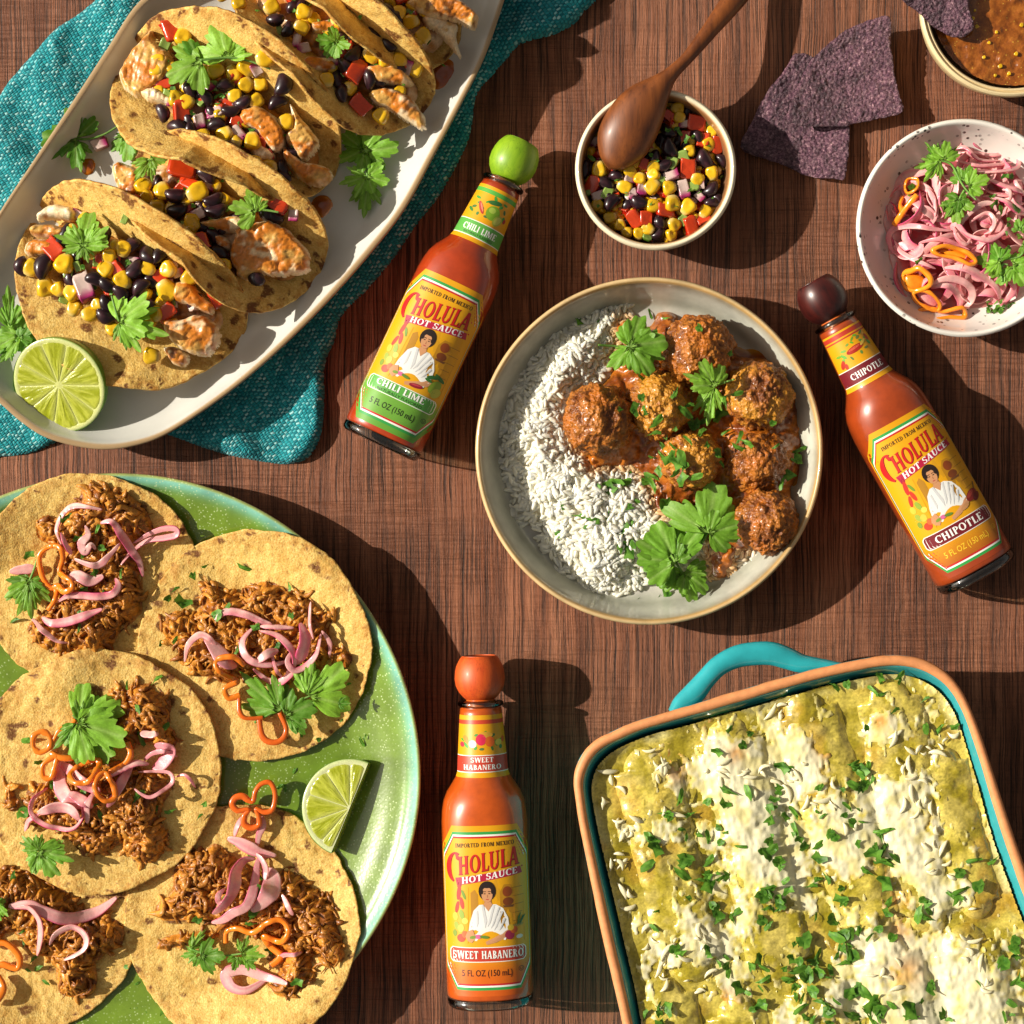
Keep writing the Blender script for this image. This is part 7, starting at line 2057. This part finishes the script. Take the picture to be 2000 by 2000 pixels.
class Print:
    """flat print that follows the bottle's face"""
    def __init__(s):
        s.b = Bag()
        s.k = 0
    def quad(s, pts, off, col, sub=5.0):
        (a, b, c, d) = [np.array(p, float) for p in pts]
        nx = max(1, int(max(abs(b[0] - a[0]), abs(c[0] - d[0])) / sub) + 1)
        ny = max(1, int(max(abs(d[1] - a[1]), abs(c[1] - b[1])) / 14) + 1)
        u, v = np.meshgrid(np.linspace(0, 1, nx + 1), np.linspace(0, 1, ny + 1), indexing='ij')
        u, v = u[..., None], v[..., None]
        P = a * (1 - u) * (1 - v) + b * u * (1 - v) + c * u * v + d * (1 - u) * v
        s.b.add(front(P[..., 0], P[..., 1], off).reshape(-1, 3), [grid_faces(nx + 1, ny + 1)], col)
    def fan(s, pts, off, col):
        P = np.asarray(pts, float)
        c = P.mean(0)
        q = np.concatenate([P, c + (P - c) * .5, [c]])
        n = len(P)
        i = np.arange(n)
        j = (i + 1) % n
        s.b.add(front(q[:, 0], q[:, 1], off), [np.stack([i, j, j + n, i + n], 1), np.stack([i + n, j + n, np.full(n, 2 * n)], 1)], col)
    def ell(s, cx, cy, rx, ry, off, col, rot=0, n=20):
        a = np.linspace(0, 2 * np.pi, n, endpoint=False)
        x, y = rx * np.cos(a), ry * np.sin(a)
        c, q = math.cos(math.radians(rot)), math.sin(math.radians(rot))
        s.fan(np.stack([cx + x * c - y * q, cy + x * q + y * c], 1), off, col)
    def band(s, fun, t0, t1, off, col, nt=12, nx=26):
        t = np.linspace(t0, t1, nt)
        u = np.linspace(-1, 1, nx)
        X = np.array([fun(q) for q in t])[:, None] * u[None]
        c = col if not callable(col) else col(np.repeat(t, nx))
        s.b.add(front(X, np.broadcast_to(t[:, None], X.shape), off).reshape(-1, 3), [grid_faces(nt, nx)[:, ::-1]], c)
    def serif(s, text, cx, cy, wid, hgt, off, col, shear=0.0, gap=.06):
        polys, w = serif(text, gap)
        for k, p in enumerate(polys):
            P = [((a / w - .5) * wid, (b - .5) * hgt) for a, b in p]
            s.quad([(cx + a, cy + b + a * shear) for a, b in P], off + .002 * (k % 12), col)
    def sans(s, text, cx, cy, wid, hgt, off, col):
        v, f = sans(text)
        w = v[:, 0].max()
        h = .70
        P = np.stack([cx + (v[:, 0] / w - .5) * wid, cy + (v[:, 1] / h - .5) * hgt], 1)
        V = front(P[:, 0], P[:, 1], off)
        n = s.b.n
        tri = []
        for p in f:
            for i in range(1, len(p) - 1):
                tri.append((p[0], p[i], p[i + 1]))
        s.b.add(V, [np.array(tri)], col)
    def put(s, name, parent):
        return s.b.put(name, MAT['print'], parent, True, True)

def octa(ins):
    t0, t1, hw = 27 + ins, 354 - ins, 81.8 - ins * .15
    ch, cw = 40, 19
    def f(t):
        k = max(0.0, (t0 + ch - t) / ch, (t - (t1 - ch)) / ch)
        return hw - cw * min(k, 1.0)
    return f, t0, t1

YEL = (.68, .315, .006)
def bottle(label, base, cap, scale, juice, capmat, fl):
    zc = 84 * .925 * Q * scale
    b, c = W(*base, zc), W(*cap, zc)
    root = thing('hot_sauce_bottle', label, 'sauce bottle', b, 'hot sauce bottles lying on the table')
    d = c - b
    root.rotation_euler = (0, 0, math.atan2(d[1], d[0]) - math.pi / 2)
    sc = np.linalg.norm(d) / (631 * Q)
    root.scale = (sc, sc, sc)
    # sauce-filled glass body
    t = np.array([16, 17, 20, 30, 60, 120, 200, 280, 345, 355, 365, 375, 385, 395, 404, 412, 420, 428, 434, 440, 445, 450, 460, 475, 520, 563, 573, 574.5])
    rings = []
    for q in t:
        hw, hd, n = sec(q)
        k = .93 if q == 16 else (.975 if q == 17 else (.9 if q > 574 else 1.0))
        rings.append((q, float(hw) * k, float(hd) * k, float(n)))
    V, F = lathe(rings, 96)
    put('body', V, F, MAT['bottle_sauce'], root, juice, True, True)
    w, h_, n = 84, 84 * .92, 2.45
    rg = [(-3, 60, 54, n), (-4.5, 70, 63, n), (-3.5, 77, 70, n), (0, 81.5, 75, n), (5, 83.6, h_ - .5, n), (14, 84, h_, n), (15.2, 82, h_ - 2, n)]
    V, F = lathe(rg, 96)
    put('glass_base', V, F, MAT['glass'], root, None, True, True)
    V, F = lathe([(573.5, 30), (576, 41), (579, 44.5), (583, 45), (586, 42.5), (587.5, 34), (587.6, 29)], 64)
    put('glass_lip', V, F, MAT['glass'], root, None, True, True)
    V, F = lathe([(575.2, 27.5), (580, 28), (589.5, 28), (590.5, 25)], 48)
    put('stopper', V, F, MAT['bottle_sauce'], root, fl['stop'], True, True)
    V, F = lathe([(589, 26), (590, 28.5), (595, 34), (604, 41.5), (617, 47.5), (631, 49.2), (645, 47.8), (656, 45), (664, 41), (670, 37.5), (673, 35), (674.5, 32)], 64)
    put('cap', V, F, MAT[capmat], root, None, True, True)

    # front label
    lab = Print()
    f, a, e = octa(0)
    lab.band(f, a, e, .10, lambda tt: mixc(fl['edge'], YEL, ss(60, 150, tt)), 36)
    lp = lab.put('front_label', root)
    B = Print()
    for ins, off, col in ((11.5, .14, (.03, .30, .06)), (17.0, .18, (.82, .80, .74)), (20.5, .22, (.50, .012, .02))):
        f, a, e = octa(ins)
        B.band(f, a, e, off, col, 40)
    f, a, e = octa(24.0)
    B.band(f, a, e, .26, lambda tt: mixc(fl['low'], (.70, .335, .007), ss(fl['ramp'][0], fl['ramp'][1], tt)), 44)
    B.put('label_border', lp)
    # illustration: a kitchen corner with a seated woman in a white shawl (plain figure)
    A = Print()
    o = .31
    A.fan([(-38, 128), (70, 128), (70, 215), (62, 240), (45, 250), (20, 252), (-10, 250), (-34, 236)], o, (.62, .30, .012))
    A.fan([(-30, 160), (-16, 160), (-16, 222), (-22, 232), (-30, 226)], o + .02, (.42, .20, .02))
    A.fan([(26, 165), (54, 165), (54, 225), (46, 240), (34, 240), (26, 226)], o + .02, (.48, .22, .012))
    for x, y, wd in ((58, 232, 20), (60, 216, 22), (60, 200, 20), (58, 184, 18), (58, 168, 18)):
        A.quad([(x - wd / 2, y), (x + wd / 2, y + 1), (x + wd / 2, y + 2), (x - wd / 2, y + 1)], o + .03, (.34, .15, .012))
    A.ell(40, 226, 9, 10, o + .04, (.26, .055, .012))
    A.ell(41, 207, 10, 8, o + .04, (.20, .05, .012))
    A.quad([(33, 196), (50, 196), (52, 200), (31, 200)], o + .05, (.16, .06, .02))
    for i, (x, y, rx, ry, rot, col) in enumerate([(-52, 226, 4, 15, -8, (.50, .02, .01)), (-47, 206, 4, 12, 10, (.55, .03, .01)), (-56, 198, 3.5, 12, -12, (.45, .03, .01)), (-43, 222, 3, 10, 20, (.15, .25, .02)), (-60, 180, 5, 8, 0, (.45, .45, .04)), (-48, 184, 5, 10, 12, (.25, .34, .03)), (-42, 172, 6, 6, 0, (.65, .55, .08)), (-58, 162, 5, 9, 15, (.30, .36, .04)), (-50, 158, 6, 8, -10, (.55, .45, .05)), (-62, 148, 4, 7, 0, (.20, .28, .03)), (-50, 139, 8, 8, 0, (.55, .045, .015)), (-43, 146, 6, 7, 0, (.60, .12, .03))]):
        A.ell(x, y, rx, ry, o + .05 + .003 * i, col, rot, 12)
    hair, skin, skd, whi, shd = (.022, .012, .010), (.56, .27, .13), (.36, .14, .06), (.78, .77, .74), (.60, .60, .60)
    p = o + .10
    A.fan([(-24, 134), (34, 134), (42, 152), (40, 176), (31, 195), (18, 203), (-14, 203), (-25, 192), (-33, 168), (-36, 150)], p, whi)
    A.ell(2, 229, 16.5, 19, p + .02, hair)
    A.fan([(-5, 200), (10, 200), (9, 214), (-3, 214)], p + .03, skd)
    A.fan([(-6, 203), (3, 190), (11, 203), (8, 208), (-3, 208)], p + .04, skin)
    A.ell(1.5, 222, 10.5, 14.5, p + .05, skin)
    A.ell(2, 240, 12.5, 5.5, p + .06, hair)
    A.ell(-9, 231, 3, 8, p + .06, hair, 12)
    A.ell(12.5, 231, 3, 8, p + .06, hair, -12)
    for ex in (-3, 6):
        A.ell(ex, 224, 2.3, 1.0, p + .07, (.03, .015, .01), n=8)
        A.quad([(ex - 3, 227.2), (ex + 3, 227.2), (ex + 2.6, 228.6), (ex - 2.6, 228.6)], p + .07, (.05, .02, .01))
    A.quad([(1.4, 216.5), (3.6, 216.5), (2.8, 222), (1.8, 222)], p + .065, skd)
    A.ell(1.8, 213, 3.4, 1.1, p + .07, (.42, .07, .05), n=8)
    for q in ([(-10, 202), (-6, 203), (0, 172), (-4, 158)], [(12, 202), (16, 202), (6, 168), (0, 160)], [(22, 198), (25, 197), (12, 164), (6, 156)], [(28, 190), (31, 188), (18, 160), (12, 152)], [(-20, 190), (-17, 192), (-16, 168), (-20, 160)], [(32, 176), (35, 174), (26, 156), (22, 152)]):
        A.quad([q[0], q[1], q[2], q[3]], p + .08, shd, 3)
    A.fan([(-38, 152), (-28, 156), (-22, 140), (-30, 130), (-38, 134), (-42, 142)], p + .09, skin)
    A.fan([(48, 150), (40, 154), (14, 140), (-4, 132), (-2, 126), (16, 130), (40, 140)], p + .09, skin)
    A.ell(-18, 142, 7, 4, p + .10, (.62, .13, .30))
    A.ell(-6, 141, 9, 3, p + .11, (.12, .22, .03), -8)
    A.ell(-28, 141, 6, 3, p + .11, (.18, .28, .04), 10)
    fl['art'](A, p + .12)
    A.put('label_illustration', lp)
    # lettering
    T = Print()
    red, dk = (.50, .012, .012), (.16, .006, .006)
    T.serif('IMPORTED FROM MEXICO', 0, 318, 112, 8.2, .34, (.05, .02, .01), .035)
    for dx, dy, col, off in ((1.0, -1.0, dk, .33), (0, 0, red, .36)):
        T.serif('HOLULA', 6 + dx, 286 + dy, 116, 35, off, col, .155, .035)
        # the tall swung C
        ar = _arc(.5, .5, .5, .5, 62, 250, .24, .05, 22)
        for k, q in enumerate(ar):
            T.quad([(-74 + dx + a * 34, 244 + dy + b_ * 58 + a * 3) for a, b_ in q], off + .002 * (k % 4), col)
        T.fan([(-57 + dx, 300 + dy), (-51 + dx, 298 + dy), (-51 + dx, 288 + dy), (-55 + dx, 290 + dy)], off + .01, col)
    T.serif('.', 69, 280, 4, 20, .37, red)
    T.quad([(-55, 240), (69, 259), (66, 278 - 6), (-58, 254)], .345, (.42, .012, .05))
    T.fan([(-58, 254), (-52, 246), (-55, 238), (-50, 229), (-46, 241), (-46, 256)], .342, (.30, .008, .03))
    T.serif('HOT SAUCE', 7, 257.5, 106, 12.5, .385, (.86, .84, .80), .155, .05)
    # flavour banner
    T.band(lambda q: 72 - 4 * max(0, abs(q - 107) - 9.5) / 4, 92.5, 121.5, .335, (.82, .80, .74), 9)
    T.band(lambda q: 70.6 - 4 * max(0, abs(q - 107) - 8.6) / 4, 94, 120, .355, fl['ban'], 9)
    if fl.get('sub'):
        T.serif(fl['name'], -2, 111, fl['nw'], 13, .39, fl.get('dk', (.10, .02, .01)), .0, .05)
        T.serif(fl['name'], -2.8, 111.8, fl['nw'], 13, .42, (.86, .85, .80), .0, .05)
        T.sans('NATURALLY FLAVORED', 0, 98.5, 96, 6.2, .40, (.02, .05, .01))
    else:
        T.serif(fl['name'], .8, 106.2, fl['nw'], 15, .39, (.10, .015, .01), .0, .05)
        T.serif(fl['name'], 0, 107, fl['nw'], 15, .42, (.86, .85, .80), .0, .05)
    T.sans('5 FL OZ (150 mL)', -3, 72, 96, 12, .34, fl['vol'])
    for k, q in enumerate(_arc(62, 76, 5, 5, 0, 360, .9, .9, 17)):
        T.quad(q, .34, fl['vol'])
    T.sans('U', 62, 76, 4, 5, .345, fl['vol'])
    T.put('lettering', lp)

    # neck label
    N = Print()
    full = lambda q: float(sec(q)[0]) * .985
    N.band(full, 442.5, 562, .10, YEL, 14, 40)
    nl = N.put('neck_label', root)
    N = Print()
    for t0, t1, col in fl['stripes']:
        N.band(full, t0, t1, .13, col, 3, 40)
    N.band(full, 452, 485.5, .13, (.80, .78, .70), 4, 40)
    N.band(full, 453.6, 484, .15, fl['ban'], 4, 40)
    N.put('neck_band', nl)
    N = Print()
    fl['fruit'](N, .15)
    N.put('neck_illustration', nl)
    N = Print()
    if len(fl['neck']) == 2:
        N.serif(fl['neck'][0], 0, 476.5, 44, 9.5, .19, (.86, .85, .80))
        N.serif(fl['neck'][1], 0, 462.5, 72, 9.5, .19, (.86, .85, .80))
    else:
        sub = fl.get('sub')
        N.serif(fl['neck'][0], 1, 470 if sub else 468, 70, 13, .19, (.86, .85, .80), .0, .05)
        if sub:
            N.sans('NATURALLY FLAVORED', 2, 458.5, 62, 5, .19, (.02, .06, .01))
    N.put('neck_lettering', nl)
    return root

def leaves_print(P, o, pts, col=(.06, .22, .03)):
    r = random.Random(5)
    for i, (x, y) in enumerate(pts):
        P.ell(x, y, r.uniform(4, 7), r.uniform(2, 3.2), o + .004 * i, tuple(c * r.uniform(.7, 1.5) for c in col), r.uniform(0, 180), 10)

def art_hab(P, o):
    P.ell(42, 143, 9, 9, o, (.30, .02, .06)); P.ell(50, 152, 7, 7, o + .01, (.55, .10, .02)); P.ell(44, 157, 6, 6, o + .02, (.62, .42, .03)); P.ell(60, 138, 6, 4, o + .02, (.70, .70, .62))
    P.fan([(58, 158), (62, 160), (72, 178), (66, 176)], o + .01, (.03, .10, .02)); P.fan([(56, 160), (60, 162), (64, 184), (58, 176)], o + .015, (.05, .14, .02)); P.ell(56, 160, 12, 3, o + .005, (.40, .24, .05), 10)
def art_lime(P, o):
    P.ell(54, 146, 10, 15, o, (.26, .38, .03), -25); P.ell(60, 136, 8, 11, o + .01, (.48, .50, .06), -30); P.ell(44, 163, 13, 4, o + .02, (.03, .13, .03), 20); P.ell(56, 166, 12, 4, o + .03, (.05, .17, .03), -25); P.ell(38, 154, 8, 3, o + .02, (.04, .16, .03), -10); P.ell(20, 133, 14, 4.5, o + .03, (.25, .012, .03), 8); P.ell(20, 134.5, 10, 1.5, o + .035, (.45, .05, .06), 8)
def art_chi(P, o):
    P.ell(54, 152, 15, 9, o, (.24, .018, .012), 28); P.ell(52, 155, 10, 4, o + .01, (.42, .05, .03), 28); P.ell(62, 145, 10, 6, o + .005, (.16, .012, .01), 40); P.fan([(64, 160), (67, 160), (72, 172), (70, 173)], o + .02, (.12, .09, .03)); P.ell(30, 138, 10, 4, o, (.52, .25, .10), 15)
def fruit_hab(P, o):
    leaves_print(P, o, [(-22, 512), (-10, 524), (6, 528), (22, 523), (34, 512), (-30, 505), (-12, 499), (20, 498), (36, 500), (0, 497), (28, 508), (-36, 515)])
    P.ell(-1, 515, 10, 11, o + .07, (.58, .02, .07)); P.ell(-17, 507, 7.5, 7.5, o + .08, (.72, .66, .58)); P.ell(16, 511, 9, 10, o + .075, (.66, .12, .015)); P.ell(8, 524, 14, 6, o + .06, (.58, .30, .03)); P.ell(32, 509, 6, 6, o + .07, (.68, .55, .06)); P.ell(-30, 516, 4, 8, o + .07, (.72, .22, .02), 20); P.ell(-37, 506, 4, 5, o + .07, (.50, .03, .06)); P.ell(40, 514, 2.5, 6, o + .07, (.60, .10, .02))
def fruit_lime(P, o):
    leaves_print(P, o, [(-30, 532), (-24, 522), (-14, 512), (-30, 512), (-8, 530), (4, 540), (20, 530), (30, 524), (-18, 500), (0, 500), (34, 510), (20, 496), (-34, 505), (10, 534), (26, 538)], (.05, .20, .03))
    P.ell(10, 512, 14, 15, o + .08, (.17, .32, .02)); P.ell(7, 517, 7, 6, o + .09, (.32, .44, .06)); P.ell(24, 502, 8, 12, o + .10, (.34, .42, .04), -20); P.ell(24, 502, 5.5, 9, o + .11, (.52, .54, .10), -20); P.ell(6, 533, 14, 5, o + .10, (.03, .13, .03), 12); P.ell(-16, 514, 4, 14, o + .09, (.40, .03, .02), 35); P.ell(-15, 515, 1.6, 10, o + .10, (.62, .20, .12), 35); P.ell(36, 508, 2.5, 5, o + .09, (.36, .03, .03))
def fruit_chi(P, o):
    leaves_print(P, o, [(-22, 522), (-10, 530), (4, 536), (16, 534), (30, 528), (-26, 512), (-30, 505), (-14, 502), (8, 504), (22, 508), (32, 516), (0, 530), (20, 524), (-34, 516), (12, 540), (26, 540)], (.12, .24, .03))
    P.ell(0, 516, 19, 6.5, o + .09, (.36, .02, .012), 6); P.ell(-1, 518, 13, 2.4, o + .10, (.58, .10, .05), 6); P.ell(20, 521, 8, 3, o + .08, (.60, .42, .06), 30); P.ell(-34, 498, 3.5, 9, o + .09, (.40, .03, .012), -25); P.ell(-30, 492, 3, 6, o + .09, (.40, .03, .012), -10); P.ell(33, 526, 3, 8, o + .09, (.40, .04, .012), 10)

def build_bottles():
    m = M('bottle_sauce')
    c = m.mul(m.col(), m.rng(m.noise(160, 4, .6), .3, .7, .86, 1.12))
    spk = m.ramp(m.noise(1400, 2), [(.70, 0.0), (.78, 1.0)])
    c = m.mix(m.ma('MULTIPLY', spk, .25), c, (.14, .02, .004))
    MAT['bottle_sauce'] = m.bsdf(c, .32, None, Coat_Weight=1.0, Coat_Roughness=.03, Coat_IOR=1.5)
    bottle('hot sauce bottle with a green round wooden cap beside the oval platter', (743, 866), (1003, 315.5), .98, (.36, .036, .004), 'cap_green',
           dict(edge=(.11, .31, .035), low=(.14, .34, .04), ramp=(100, 128), ban=(.10, .36, .06), name='CHILI LIME', nw=104, sub=True, vol=(.02, .03, .01), art=art_lime, stop=(.34, .07, .02), stripes=[(546, 555, (.08, .36, .05))], neck=['CHILI LIME'], fruit=fruit_lime, dk=(.02, .10, .02)))
    bottle('hot sauce bottle with a dark brown round wooden cap beside the meatballs', (1909, 1121), (1607.5, 587), .98, (.31, .043, .006), 'cap_dark',
           dict(edge=(.30, .045, .012), low=(.36, .075, .010), ramp=(30, 130), ban=(.16, .012, .018), name='CHIPOTLE', nw=104, vol=(.80, .48, .03), art=art_chi, stop=(.50, .11, .02), stripes=[(549, 558, (.42, .035, .02)), (543, 546, (.42, .035, .02))], neck=['CHIPOTLE'], fruit=fruit_chi))
    bottle('hot sauce bottle with an orange round wooden cap beside the baking dish', (958, 1955), (937, 1324), 1.0, (.50, .078, .005), 'cap_orange',
           dict(edge=(.58, .10, .008), low=(.62, .125, .008), ramp=(60, 128), ban=(.50, .045, .022), name='SWEET HABANERO', nw=134, vol=(.05, .012, .008), art=art_hab, stop=(.64, .12, .012), stripes=[(545, 553, (.50, .05, .02))], neck=['SWEET', 'HABANERO'], fruit=fruit_hab))
build_bottles()
